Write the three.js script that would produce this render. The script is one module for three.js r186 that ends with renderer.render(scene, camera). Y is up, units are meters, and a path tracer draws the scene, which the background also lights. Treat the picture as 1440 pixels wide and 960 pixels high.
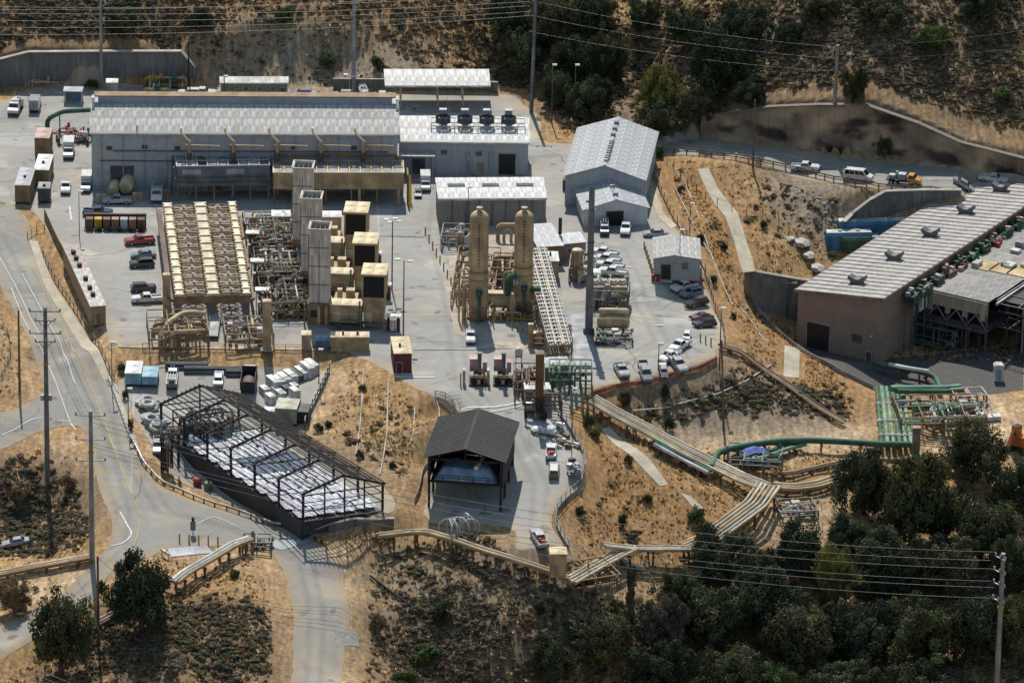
import * as THREE from 'three';
import { mergeGeometries } from 'three/addons/utils/BufferGeometryUtils.js';
import { ImprovedNoise } from 'three/addons/math/ImprovedNoise.js';

// ---------- camera, sky, sun, exposure ----------
const W = 1440, H = 960, FPX = 8500, PITCH = 22 * Math.PI / 180, ROLL = 1.0 * Math.PI / 180, DIST = 1130;
const scene = new THREE.Scene();
const camera = new THREE.PerspectiveCamera(2 * Math.atan(H / 2 / FPX) * 180 / Math.PI, W / H, 10, 6000);
const camF = new THREE.Vector3(0, -Math.sin(PITCH), -Math.cos(PITCH));
const camU0 = new THREE.Vector3(0, Math.cos(PITCH), -Math.sin(PITCH)), camR0 = new THREE.Vector3(1, 0, 0);
const camR = camR0.clone().multiplyScalar(Math.cos(ROLL)).addScaledVector(camU0, Math.sin(ROLL));
const camU = camU0.clone().multiplyScalar(Math.cos(ROLL)).addScaledVector(camR0, -Math.sin(ROLL));
camera.position.copy(camF).multiplyScalar(-DIST);
camera.quaternion.setFromRotationMatrix(new THREE.Matrix4().makeBasis(camR, camU, camF.clone().negate()));
const SKYK = 0.6;
const SUNDIR = new THREE.Vector3(-0.11, Math.tan(53 * Math.PI / 180), -1).normalize();
{ // clear summer sky: pale toward the horizon and round the sun, deeper blue overhead
  const w = 256, h = 128, d = new Float32Array(w * h * 4); for (let y = 0; y < h; y++) for (let x = 0; x < w; x++) { const e = ((y + 0.5) / h - 0.5) * Math.PI, a = ((x + 0.5) / w - 0.5) * 2 * Math.PI, dx = Math.cos(a) * Math.cos(e), dy = Math.sin(e), dz = Math.sin(a) * Math.cos(e), s = dx * SUNDIR.x + dy * SUNDIR.y + dz * SUNDIR.z, t = Math.pow(Math.max(0, dy), 0.55), g = Math.exp((s - 1) * 5) * 0.25, k = (y * w + x) * 4; d[k] = SKYK * (0.74 - 0.52 * t + g); d[k + 1] = SKYK * (0.84 - 0.44 * t + g); d[k + 2] = SKYK * (0.92 - 0.27 * t + g * 0.9); if (dy < 0) { d[k] = SKYK * 0.5; d[k + 1] = SKYK * 0.45; d[k + 2] = SKYK * 0.4; } d[k + 3] = 1; }
  const t = new THREE.DataTexture(d, w, h, THREE.RGBAFormat, THREE.FloatType); t.mapping = THREE.EquirectangularReflectionMapping; t.magFilter = t.minFilter = THREE.LinearFilter; t.needsUpdate = true; scene.background = t; scene.environment = t;
}
const sun = new THREE.DirectionalLight(new THREE.Color(1, 0.945, 0.86), 4.6);
sun.name = 'sun'; sun.position.copy(SUNDIR).multiplyScalar(600); sun.castShadow = true; sun.shadow.mapSize.set(4096, 4096);
Object.assign(sun.shadow.camera, { left: -220, right: 220, top: 260, bottom: -260, near: 50, far: 1400 });
scene.add(sun, sun.target);
const renderer = new THREE.WebGLRenderer({ antialias: true });
renderer.toneMapping = THREE.LinearToneMapping; renderer.toneMappingExposure = 1.1; renderer.shadowMap.enabled = true;

// ---------- small tools ----------
const V = (x, y, z) => new THREE.Vector3(x, y, z);
function rng(seed) { let s = seed >>> 0; return () => { s = (s + 0x6d2b79f5) | 0; let t = Math.imul(s ^ (s >>> 15), 1 | s); t = (t + Math.imul(t ^ (t >>> 7), 61 | t)) ^ t; return ((t ^ (t >>> 14)) >>> 0) / 4294967296; }; }
const R = rng(7);
const rr = (a, b) => a + (b - a) * R();
const perlin = new ImprovedNoise();
const fbm = (x, y, o = 4, z = 0.37) => { let s = 0, a = 1, t = 0; for (let i = 0; i < o; i++) { s += a * perlin.noise(x, y, z + i * 3.1); t += a; a *= 0.5; x *= 2.03; y *= 2.03; } return s / t; };
// the same kind of noise from a table, for the large textures: period 64 units
const NT = 1024, noiseTable = (() => { const t = new Float32Array(NT * NT), f = 64 / NT, P0 = (x, y, z) => perlin.noise(x, y, z); for (let j = 0; j < NT; j++) for (let i = 0; i < NT; i++) { let a = 1, s = 0, q = 0; for (let o = 0, m = 1; o < 3; o++, m *= 2) { s += a * P0(i * f * m % 256, j * f * m % 256, o * 3.3); q += a; a *= 0.5; } t[j * NT + i] = s / q; } return t; })();
function tn(x, y) { x = ((x / 64) % 1 + 1) % 1 * NT; y = ((y / 64) % 1 + 1) % 1 * NT; const i = x | 0, j = y | 0, u = x - i, v = y - j, a = j % NT * NT, b = (j + 1) % NT * NT, c = i % NT, d = (i + 1) % NT; return (noiseTable[a + c] * (1 - u) + noiseTable[a + d] * u) * (1 - v) + (noiseTable[b + c] * (1 - u) + noiseTable[b + d] * u) * v; }
const lerp = THREE.MathUtils.lerp, clamp = THREE.MathUtils.clamp, smooth = THREE.MathUtils.smoothstep;
function ray(u, v) { return camF.clone().multiplyScalar(FPX).addScaledVector(camR, u - W / 2).addScaledVector(camU, H / 2 - v).normalize(); }
function P(u, v, h = 0) { const d = ray(u, v), t = (h - camera.position.y) / d.y; return camera.position.clone().addScaledVector(d, t); }   // where a sight line meets the level h
function proj(p) { const q = p.clone().sub(camera.position), f = q.dot(camF); return [W / 2 + FPX * q.dot(camR) / f, H / 2 - FPX * q.dot(camU) / f]; }
function Hat(p, v) { let a = -60, b = 120; for (let i = 0; i < 40; i++) { const m = (a + b) / 2; if (proj(V(p.x, m, p.z))[1] > v) a = m; else b = m; } return (a + b) / 2; }   // level above p seen at row v
const ORD = ['first', 'second', 'third', 'fourth', 'fifth', 'sixth', 'seventh', 'eighth', 'ninth', 'tenth', 'eleventh', 'twelfth', 'thirteenth', 'fourteenth', 'fifteenth', 'sixteenth', 'seventeenth', 'eighteenth', 'nineteenth', 'twentieth', 'twenty-first', 'twenty-second'];
const usedNames = new Map();
function numbered(n) { const k = usedNames.get(n) ?? 0; usedNames.set(n, k + 1); return k ? n + '_' + String(k).padStart(3, '0') : n; }
function tag(o, label, category, group) { o.userData.label = label; o.userData.category = category; if (group) o.userData.group = group; return o; }
function thing(name, label, category, p = V(0, 0, 0), ry = 0, group) { const g = new THREE.Group(); g.name = numbered(name); g.position.copy(p); g.rotation.y = ry; scene.add(g); return tag(g, label, category, group); }
function dup(root, p, ry, label, group) { const c = root.clone(); c.name = numbered(root.name.replace(/_\d{3}$/, '')); c.position.copy(p); c.rotation.y = ry; c.userData = { ...root.userData }; if (label) c.userData.label = label; if (group) c.userData.group = group; scene.add(c); return c; }
// planar uv in metres from each triangle's main direction
function metricUV(g) {
  const p = g.attributes.position, uv = new Float32Array(p.count * 2), a = V(0,0,0), b = V(0,0,0), c = V(0,0,0), n = V(0,0,0);
  for (let i = 0; i < p.count; i += 3) {
    a.fromBufferAttribute(p, i); b.fromBufferAttribute(p, i + 1); c.fromBufferAttribute(p, i + 2);
    n.crossVectors(b.clone().sub(a), c.clone().sub(a)); const x = Math.abs(n.x), y = Math.abs(n.y), z = Math.abs(n.z);
    [a, b, c].forEach((q, k) => { const o = (i + k) * 2; if (y >= x && y >= z) { uv[o] = q.x; uv[o + 1] = q.z; } else if (x >= z) { uv[o] = q.z; uv[o + 1] = q.y; } else { uv[o] = q.x; uv[o + 1] = q.y; } });
  }
  g.setAttribute('uv', new THREE.BufferAttribute(uv, 2)); return g;
}
function flat(g) { const f = g.index ? g.toNonIndexed() : g; for (const k of Object.keys(f.attributes)) if (!['position', 'normal', 'uv'].includes(k)) f.deleteAttribute(k); if (!f.attributes.normal) f.computeVertexNormals(); if (!f.attributes.uv) f.setAttribute('uv', new THREE.BufferAttribute(new Float32Array(f.attributes.position.count * 2), 2)); return f; }
function geo(list) { const l = [].concat(list).map(flat); return metricUV(l.length > 1 ? mergeGeometries(l) : l[0]); }
function mesh(name, list, m, parent = scene) { const o = new THREE.Mesh(geo(list), m); o.name = parent === scene ? numbered(name) : name; o.castShadow = o.receiveShadow = true; parent.add(o); return o; }
function inst(name, g, m, parent = scene) { const o = new THREE.Mesh(g, m); o.name = parent === scene ? numbered(name) : name; o.castShadow = o.receiveShadow = true; parent.add(o); return o; }
function struct(name, list, m) { const o = mesh(name, list, m); o.userData.kind = 'structure'; return o; }
const box = (w, h, d, x = 0, y = 0, z = 0, ry = 0) => { const g = new THREE.BoxGeometry(w, h, d); if (ry) g.rotateY(ry); return g.translate(x, y, z); };       // centred
const bx = (w, h, d, x = 0, y = 0, z = 0, ry = 0) => box(w, h, d, x, y + h / 2, z, ry);                                                                   // standing at y
const cyl = (r0, r1, h, x = 0, y = 0, z = 0, s = 16) => new THREE.CylinderGeometry(r1, r0, h, s).translate(x, y + h / 2, z);
const Yax = V(0, 1, 0);
function pipe(a, b, r, s = 8) { const d = b.clone().sub(a), l = d.length(); const g = new THREE.CylinderGeometry(r, r, l, s); g.applyQuaternion(new THREE.Quaternion().setFromUnitVectors(Yax, d.normalize())); return g.translate((a.x + b.x) / 2, (a.y + b.y) / 2, (a.z + b.z) / 2); }
function beam(a, b, w, h = w) { const d = b.clone().sub(a), l = d.length(); const g = new THREE.BoxGeometry(w, h, l); const m = new THREE.Matrix4().lookAt(b, a, Math.abs(d.y) / l > 0.99 ? V(1, 0, 0) : Yax); g.applyMatrix4(m); return g.translate((a.x + b.x) / 2, (a.y + b.y) / 2, (a.z + b.z) / 2); }
function run(pts, r, s = 8, bend = 1) {   // a pipe through points with round elbows
  const c = new THREE.CurvePath();
  let q = pts[0];
  for (let i = 1; i < pts.length; i++) {
    const p = pts[i];
    if (i === pts.length - 1) { c.add(new THREE.LineCurve3(q, p)); break; }
    const k = Math.min(bend * r * 3, 0.45 * p.distanceTo(q), 0.45 * p.distanceTo(pts[i + 1]));
    const e0 = p.clone().add(q.clone().sub(p).setLength(k)), e1 = p.clone().add(pts[i + 1].clone().sub(p).setLength(k));
    c.add(new THREE.LineCurve3(q, e0)); c.add(new THREE.QuadraticBezierCurve3(e0, p, e1)); q = e1;
  }
  const out = [];
  for (const k of c.curves) { const n = k.isLineCurve3 ? 1 : 4; for (let i = 0; i < n; i++) out.push(pipe(k.getPoint(i / n), k.getPoint((i + 1) / n), r, s)); }
  return out;
}
const lathe = (pts, s = 20) => new THREE.LatheGeometry(pts.map(([x, y]) => new THREE.Vector2(x, y)), s);
function prism(shape, depth, bevel = 0) { const g = new THREE.ExtrudeGeometry(new THREE.Shape(shape.map(([x, y]) => new THREE.Vector2(x, y))), { depth, bevelEnabled: bevel > 0, bevelSize: bevel, bevelThickness: bevel, bevelSegments: 1 }); return g; }
function poly3(pts, th = 0) { // flat polygon slab through 3-D points (convex), with thickness downwards
  const p = [], t = (a, b, c) => p.push(...a.toArray(), ...b.toArray(), ...c.toArray()), n = pts.length;
  const lo = pts.map((q) => V(q.x, q.y - th, q.z));
  for (let i = 1; i < n - 1; i++) { t(pts[0], pts[i], pts[i + 1]); if (th) t(lo[0], lo[i + 1], lo[i]); }
  if (th) for (let i = 0; i < n; i++) { const j = (i + 1) % n; t(pts[i], lo[i], lo[j]); t(pts[i], lo[j], pts[j]); }
  const g = new THREE.BufferGeometry(); g.setAttribute('position', new THREE.BufferAttribute(new Float32Array(p), 3)); g.computeVertexNormals(); return g;
}

// ---------- computed textures ----------
function tex(w, h, fn, rep = [1, 1], srgb = true) {
  const d = new Uint8Array(w * h * 4);
  for (let y = 0; y < h; y++) for (let x = 0; x < w; x++) { const c = fn(x / w, y / h, x, y), o = (y * w + x) * 4; if (Array.isArray(c)) { d[o] = clamp(c[0], 0, 1) * 255; d[o + 1] = clamp(c[1], 0, 1) * 255; d[o + 2] = clamp(c[2], 0, 1) * 255; } else d[o] = d[o + 1] = d[o + 2] = clamp(c, 0, 1) * 255; d[o + 3] = 255; }
  const t = new THREE.DataTexture(d, w, h); t.wrapS = t.wrapT = THREE.RepeatWrapping; t.magFilter = THREE.LinearFilter; t.minFilter = THREE.LinearMipmapLinearFilter; t.generateMipmaps = true;
  if (srgb) t.colorSpace = THREE.SRGBColorSpace; t.repeat.set(...rep); t.needsUpdate = true; return t;
}
// periodic noise: sample perlin on a torus-like lattice by blending the edges
function pnoise(x, y, f, o, s) { const a = (X, Y) => fbm(X * f + s, Y * f + s * 1.7, o); const w = x, q = y; return (a(x, y) * (1 - w) + a(x - 1, y) * w) * (1 - q) + (a(x, y - 1) * (1 - w) + a(x - 1, y - 1) * w) * q; }
const grime = tex(512, 512, (x, y) => 0.8 + 0.5 * pnoise(x, y, 5, 5, 3) + 0.1 * pnoise(x, y * 0.15, 30, 3, 13) + 0.16 * pnoise(x, y, 50, 2, 9), [1 / 14, 1 / 14]);
const fineGrime = tex(256, 256, (x, y) => 0.88 + 0.4 * pnoise(x, y, 9, 4, 5), [1 / 4, 1 / 4]);
const rustMap = tex(256, 256, (x, y) => { const n = smooth(pnoise(x, y, 6, 5, 21), -0.05, 0.35); return [lerp(1, 0.62, n), lerp(1, 0.5, n), lerp(1, 0.42, n)]; }, [1 / 6, 1 / 6]);
const ribMap = tex(512, 256, (x, y, i) => { const k = i % 16, s = pnoise(x, y * 0.1, 34, 3, 5), p = pnoise(x, y, 5, 4, 15), n = 0.05 * pnoise(x, y, 40, 2, 2) + 0.12 * s + 0.22 * p, r = smooth(s * 0.5 + p, 0.1, 0.4), b = (k < 2 ? 0.8 : k < 4 ? 1 : 0.93) + n; return [b, b * (1 - 0.1 * r), b * (1 - 0.2 * r)]; }, [1 / 19.2, 1 / 11]);
const ribBump = tex(128, 32, (x, y, i) => { const k = i % 16; return k < 2 ? 0 : k < 4 ? 1 : 0.4; }, [1 / 4.8, 1], false);
const streakMap = tex(256, 256, (x, y) => 0.84 + 0.34 * pnoise(x, y * 0.12, 24, 3, 4) + 0.3 * pnoise(x, y, 4, 4, 8), [1 / 14, 1 / 14]);
function M(c, o = {}) { const col = Array.isArray(c) ? new THREE.Color().setRGB(...c) : new THREE.Color(c); const { map = grime, rough = 0.75, metal = 0, ...rest } = o; const m = new THREE.MeshStandardMaterial({ color: col, roughness: rough, metalness: metal, map, ...rest }); return m; }
const paint = (c, rough = 0.35) => new THREE.MeshPhysicalMaterial({ color: Array.isArray(c) ? new THREE.Color().setRGB(...c) : new THREE.Color(c), roughness: rough, clearcoat: 0.6, clearcoatRoughness: 0.15, map: fineGrime });
const MAT = {
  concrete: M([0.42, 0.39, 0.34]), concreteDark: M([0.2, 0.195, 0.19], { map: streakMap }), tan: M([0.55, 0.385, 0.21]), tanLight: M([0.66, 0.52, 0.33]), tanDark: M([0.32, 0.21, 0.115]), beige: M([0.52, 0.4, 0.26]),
  white: M([0.75, 0.74, 0.71]), offwhite: M([0.6, 0.585, 0.54], { map: streakMap }), roofWhite: M([0.56, 0.55, 0.52], { map: streakMap, rough: 0.5 }), grey: M([0.3, 0.31, 0.32]), greyLight: M([0.45, 0.46, 0.47]), greyDark: M([0.1, 0.105, 0.11]),
  wallGrey: M([0.42, 0.44, 0.47], { map: ribMap, bumpMap: ribBump, bumpScale: 0.03 }), wallDark: M([0.26, 0.25, 0.235], { map: ribMap, bumpMap: ribBump, bumpScale: 0.03 }), wallBrown: M([0.34, 0.27, 0.21], { map: ribMap, bumpMap: ribBump, bumpScale: 0.03 }),
  steel: M([0.16, 0.165, 0.17], { rough: 0.5, metal: 0.3 }), galv: M([0.5, 0.51, 0.52], { rough: 0.45, metal: 0.35 }), rust: M([0.15, 0.095, 0.065]), darkRust: M([0.035, 0.025, 0.021], { rough: 0.85 }), maroon: M([0.13, 0.03, 0.035]), brown: M([0.2, 0.105, 0.05]), pink: M([0.55, 0.38, 0.33]),
  black: M([0.015, 0.015, 0.017], { rough: 0.6 }), dark: M([0.04, 0.04, 0.045]), green: M([0.06, 0.16, 0.085]), greenLight: M([0.2, 0.38, 0.25]), yellow: M([0.55, 0.34, 0.04]), red: M([0.42, 0.04, 0.03]), orange: M([0.6, 0.2, 0.05]), blue: M([0.07, 0.22, 0.38]), blueLight: M([0.3, 0.5, 0.6]),
  wood: M([0.2, 0.14, 0.09], { map: streakMap }), tyre: M([0.02, 0.02, 0.02], { rough: 0.9 }), glass: new THREE.MeshPhysicalMaterial({ color: 0x0b0f14, roughness: 0.08, metalness: 0, clearcoat: 1, clearcoatRoughness: 0.03 }), chrome: M([0.6, 0.6, 0.62], { rough: 0.25, metal: 0.9 }),
  lampWhite: M([0.8, 0.8, 0.78]), stack: M([0.74, 0.65, 0.56], { map: streakMap }), wire: M([0.24, 0.24, 0.24], { rough: 0.4, metal: 0.4 }), wireDark: M([0.05, 0.05, 0.05]),
};
// ---------- terrain: levels at known spots, joined by triangles, sampled on a grid ----------
const CP = [];   // world x, level, z
const px = (...a) => { for (let i = 0; i < a.length; i += 3) { const p = P(a[i], a[i + 1], a[i + 2]); CP.push([p.x, a[i + 2], p.z]); } };
// main yard
px(-120,165,0, 0,160,0, 30,128,0, 120,125,0, 250,122,0, 400,128,0, 520,131,0, 600,133,0, 690,133,0, 760,160,0, 770,140,0, 890,188,0, 62,312,0, 100,372,0, 128,430,0, 160,482,0, 300,487,0, 465,490,0, 500,508,0, 560,532,0, 628,552,0, 645,520,0, 730,545,0, 832,545,0, 880,538,0, 945,522,0, 1008,500,0, 1018,470,0, 988,380,0, 962,322,0, 932,262,0, 900,205,0, 700,300,0, 400,300,0, 800,430,0, 500,400,0, 250,250,0);
// road on the left, running down
px(20,240,0, -60,300,0, 50,330,-.5, 40,322,-.4, 85,400,-1.4, 58,370,-1.1, 100,450,-2.1, 120,480,-2.5, 150,540,-3.2, 160,560,-3.4, 185,620,-4.6, 215,680,-6, 300,716,-6.9, 432,752,-8.2, -20,380,-1, 20,440,-1.8, 60,520,-2.8, 60,562,-3.5, 0,600,-4.2, -80,622,-4.7, 110,590,-4.2, 125,640,-5.2, 145,720,-7, 160,775,-7.9, 0,560,-3.8, 55,590,-4, 260,750,-7.4, 370,770,-8.6, 400,800,-9.6, 440,850,-11, 405,900,-12.4, 480,850,-11.1, 450,960,-14, 495,960,-14, 400,960,-14, 450,1010,-15.5, 200,775,-7.8, 235,772,-7.6);
// dirt bank at the far left
px(0,425,0.5, -90,420,2, 5,480,1.0, 30,520,-1.5, 0,540,-1, -80,540,2);
// mound between the two roads and the low lane
px(60,604,-4.4, 20,640,-5, 100,645,-5.2, 130,700,-7.2, 0,652,-5.2, -80,660,-5.5, 0,735,-12.3, 45,735,-11.8, 75,720,-11, 110,735,-9.2, -80,750,-13, 20,768,-12.6, 60,775,-11.5, 0,800,-12.8, -80,800,-13.2, 128,780,-8.6, 150,800,-8.6, 130,850,-10, 60,885,-11.5, 0,912,-13, -80,950,-14.5, 100,800,-10, 40,830,-12.4);
// brush dome at the bottom left
px(180,870,-10.6, 250,850,-9.6, 330,880,-10.4, 390,890,-11.8, 395,940,-13.4, 250,960,-14, 100,960,-16, 60,960,-16.5, 350,785,-8.9, 395,835,-10.4, 250,1000,-18, 0,1000,-18);
// lower yard with the bare frame
px(185,545,-3.2, 200,515,-2.3, 300,518,-2.0, 460,521,-2.0, 440,590,-3.2, 402,618,-4.5, 205,600,-3.9, 226,662,-6, 330,600,-5.2, 215,640,-4.9, 240,668,-8.2, 266,678,-8.8, 302,694,-9.2, 345,711,-9.2, 390,726,-8.8, 418,735,-8, 434,741,-7.4, 545,728,-5, 480,705,-5, 555,722,-5, 540,690,-4.8);
// wall below the frame, brown slope, corridor of the pipes
px(440,757,-8.4, 556,753,-8.6, 600,748,-8.2, 560,690,-4.4, 590,665,-3.6, 575,705,-5.6, 470,520,-1, 500,600,-3.0, 520,640,-3.7, 580,620,-2.4, 600,700,-6.4, 640,578,-.3);
// shed yard
px(650,575,-1, 740,590,-1.4, 790,600,-2, 605,655,-6.3, 610,725,-6.6, 640,600,-4.8, 700,735,-6.6, 700,690,-6, 760,650,-3.6, 815,650,-3.8, 790,690,-5.1, 770,720,-6, 775,768,-6.8, 722,770,-6.8, 640,760,-7.0, 735,640,-3.6);
// slope below the shed yard
px(500,782,-9.2, 640,775,-8.6, 720,795,-8.8, 790,800,-9.4, 640,830,-12, 720,830,-11.5, 800,835,-12.5, 850,870,-16.5, 550,900,-17, 530,830,-12.6, 700,900,-16.8, 800,930,-20, 600,965,-20.5, 720,1010,-27, 900,900,-20, 1000,850,-20, 1000,960,-27, 1100,800,-17.5, 1200,850,-21.5, 1300,800,-19, 1440,860,-22, 1440,960,-27, 1560,860,-23, 1200,960,-29, 1300,1010,-31, 1560,1000,-30, 510,960,-16);
// hill between the shed yard and the pipe bridge
px(840,575,-2.6, 800,612,-3.2, 838,640,-6, 838,690,-7.8, 800,745,-8.6, 800,775,-9, 850,700,-9.5, 900,640,-5.8, 950,690,-9, 1000,720,-11.5, 870,750,-11.8, 960,745,-12.4, 900,775,-12.6, 1040,730,-12.4, 900,600,-5.6, 870,790,-12.8);
// slope below the car row, sandy bench and pipe bridge
px(900,575,-4.6, 980,560,-4.4, 1050,540,-4, 1100,560,-5.5, 950,605,-7.6, 1050,602,-8, 1150,602,-8.8, 1225,610,-9.8, 960,640,-9.2, 1060,640,-9.8, 1150,660,-10.6, 1090,690,-12, 1130,720,-13, 1180,700,-12.4, 1180,740,-14.5, 1060,750,-14);
// right valley with the brown hall
px(990,240,0.3, 1040,300,-3, 1052,378,-6.0, 1000,400,-2.2, 1040,440,-4, 1062,432,-6.2, 1125,450,-9.5, 1100,485,-6.8, 1150,510,-8, 1230,552,-9.6, 1110,448,-8.6, 1130,490,-12, 1122,400,-11.5, 1240,510,-12, 1250,560,-12, 1440,510,-12, 1560,520,-12, 1440,640,-13, 1330,600,-12.4, 1260,640,-12.4, 1150,372,-9, 1120,345,-6.6, 1165,350,-7.4, 1250,345,-7.4, 1340,345,-8, 1300,420,-12, 1440,330,-8, 1560,330,-8, 1400,660,-14.5);
// rocky bank and back road
px(940,222,0.5, 920,205,0.6, 1000,190,0.8, 1060,226,0.8, 1080,203,1.0, 1200,262,1.4, 1200,219,1.4, 1340,272,1.8, 1290,229,1.7, 1440,278,2.2, 1440,241,2.1, 1560,290,2.4, 1560,250,2.4, 1090,262,-1.4, 1130,310,-3.8, 1185,310,-4);
// back bank and hill
px(-80,122,0, 0,121,0, 250,117,0, 275,122,0, 350,112,0, 460,110,0, 700,112,0, 720,128,0);
const bankTop = [[-120,98],[0,85],[40,74],[150,73],[255,73]];
bankTop.splice(4, 0, [95, 73], [205, 73]); bankTop.sort((a, b) => a[0] - b[0]);
for (const [u, v] of bankTop) { const b = P(u, u < 0 ? 121 : 120, 0); const h = Hat(b, v); CP.push([b.x, 0, b.z + 0.1], [b.x, h, b.z - 1.4]); CP.push([b.x, h + 6, b.z - 14]); CP.push([b.x, h + 22, b.z - 45]); }
for (const [u, b, dz, h] of [[300,118,3.4,6.2],[350,115,4.6,8.6],[400,112,5.2,9.6],[480,110,4.8,8.2],[540,110,4.4,7.4],[590,112,4,6.4],[640,115,5,5],[700,112,7,4],[760,132,10,4],[830,165,14,2.5],[880,150,14,3.5],[930,170,10,3]]) { const p = P(u, b, 0); CP.push([p.x, h, p.z - dz], [p.x, h + 9, p.z - dz - 16], [p.x, h + 30, p.z - dz - 52]); }
const rwall = [[985,193,163],[1030,198,156],[1080,203,150],[1150,211,147],[1215,220,147],[1290,229,173],[1350,236,200],[1430,241,220],[1520,248,244]];
for (const [u, vb, vt] of rwall) { const h0 = 0.8 + (u - 1000) * 0.003, b = P(u, vb, h0), h = Hat(V(b.x, 0, b.z), vt); CP.push([b.x, h0, b.z], [b.x, h, b.z - 1.6], [b.x + 2, h + 7, b.z - 16], [b.x + 4, h + 30, b.z - 60]); }
for (const [x, h, z] of [[-300,60,-260],[-120,75,-300],[0,70,-300],[130,72,-300],[300,70,-260],[-900,160,-800],[0,240,-1000],[900,170,-800],[-300,20,0],[320,25,-60],[-320,-14,200],[0,-40,260],[320,-30,200],[-1800,200,-1900],[1800,200,-1900],[0,300,-1900],[-1800,60,0],[1800,60,0],[-1800,-20,1900],[1800,-20,1900],[0,-20,1900],[0,-60,700],[-300,-60,500],[300,-60,500]]) CP.push([x, h, z]);

function delaunay(pts) {
  const p = pts.map(([x, , z], i) => [x + Math.sin(i * 91.7) * 1e-4, z + Math.cos(i * 37.1) * 1e-4]), n = p.length; p.push([-9e4, -9e4], [9e4, -9e4], [0, 9e4]);
  const circ = (a, b, c) => { const [ax, ay] = p[a], [bx2, by] = p[b], [cx, cy] = p[c], d = 2 * (ax * (by - cy) + bx2 * (cy - ay) + cx * (ay - by)); const A = ax * ax + ay * ay, B = bx2 * bx2 + by * by, C = cx * cx + cy * cy; const x = (A * (by - cy) + B * (cy - ay) + C * (ay - by)) / d, y = (A * (cx - bx2) + B * (ax - cx) + C * (bx2 - ax)) / d; return { t: [a, b, c], x, y, r: (ax - x) ** 2 + (ay - y) ** 2 }; };
  let T = [circ(n, n + 1, n + 2)];
  for (let i = 0; i < n; i++) {
    const E = new Map(), keep = [];
    for (const t of T) { if ((p[i][0] - t.x) ** 2 + (p[i][1] - t.y) ** 2 < t.r) { for (const [a, b] of [[0, 1], [1, 2], [2, 0]]) { const k = t.t[a] < t.t[b] ? t.t[a] + '_' + t.t[b] : t.t[b] + '_' + t.t[a]; E.has(k) ? E.set(k, null) : E.set(k, [t.t[a], t.t[b]]); } } else keep.push(t); }
    T = keep; for (const e of E.values()) if (e) T.push(circ(e[0], e[1], i));
  }
  return T.map((t) => t.t).filter((t) => t.every((k) => k < n));
}
const X0 = -125, X1 = 135, Z0 = -215, Z1 = 165, axis = (a, b) => { const l = []; for (let i = a; i <= b; i++) l.push(i); let s = 2; for (let k = 0; k < 22; k++) { l.unshift(l[0] - s); l.push(l[l.length - 1] + s); s *= 1.32; } return l; };
const gx = axis(X0, X1), gz = axis(Z0, Z1), NX = gx.length, NZ = gz.length, PADX = 22, Hg = new Float32Array(NX * NZ);
const find = (arr, x) => { let a = 0, b = arr.length - 2; while (a < b) { const m = (a + b + 1) >> 1; if (arr[m] <= x) a = m; else b = m - 1; } return a; };
for (const [a, b, c] of delaunay(CP)) {
  const [A, B, C] = [CP[a], CP[b], CP[c]], d = (B[0] - A[0]) * (C[2] - A[2]) - (C[0] - A[0]) * (B[2] - A[2]); if (Math.abs(d) < 1e-9) continue;
  const i0 = Math.max(0, find(gx, Math.min(A[0], B[0], C[0])) - 1), i1 = Math.min(NX - 1, find(gx, Math.max(A[0], B[0], C[0])) + 1), j0 = Math.max(0, find(gz, Math.min(A[2], B[2], C[2])) - 1), j1 = Math.min(NZ - 1, find(gz, Math.max(A[2], B[2], C[2])) + 1);
  for (let j = j0; j <= j1; j++) for (let i = i0; i <= i1; i++) {
    const x = gx[i] - A[0], z = gz[j] - A[2], s = (x * (C[2] - A[2]) - (C[0] - A[0]) * z) / d, t = ((B[0] - A[0]) * z - x * (B[2] - A[2])) / d;
    if (s >= -1e-6 && t >= -1e-6 && s + t <= 1 + 1e-6) Hg[j * NX + i] = A[1] + s * (B[1] - A[1]) + t * (C[1] - A[1]);
  }
}
function hAt(x, z) { const i = find(gx, x), j = find(gz, z), fx = (x - gx[i]) / (gx[i + 1] - gx[i]), fz = (z - gz[j]) / (gz[j + 1] - gz[j]), k = j * NX + i; const a = Hg[k], b = Hg[k + 1], c = Hg[k + NX], d = Hg[k + NX + 1]; return fx + fz <= 1 ? a + fx * (b - a) + fz * (c - a) : d + (1 - fx) * (c - d) + (1 - fz) * (b - d); }
function G(u, v, lift = 0) { // the ground seen at that pixel
  const d = ray(u, v), o = camera.position; let t = (70 - o.y) / d.y, q = t;
  for (let k = 0; k < 4000; k++) { const p = o.clone().addScaledVector(d, t); if (p.y <= hAt(p.x, p.z)) break; q = t; t += 0.5; }
  for (let k = 0; k < 16; k++) { const m = (q + t) / 2, p = o.clone().addScaledVector(d, m); if (p.y <= hAt(p.x, p.z)) t = m; else q = m; }
  const p = o.clone().addScaledVector(d, t); p.y = hAt(p.x, p.z) + lift; return p;
}
const gp = (a) => { const l = []; for (let i = 0; i < a.length; i += 2) l.push(G(a[i], a[i + 1])); return l; };
// light smoothing of the linear facets away from the walls
for (let pass = 0; pass < 2; pass++) { const c = Hg.slice(); for (let j = 1; j < NZ - 1; j++) for (let i = 1; i < NX - 1; i++) { const k = j * NX + i; if (gz[j] < -75 && gz[j] > -170) continue; Hg[k] = (c[k] * 2 + c[k - 1] + c[k + 1] + c[k - NX] + c[k + NX]) / 6; } }

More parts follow.
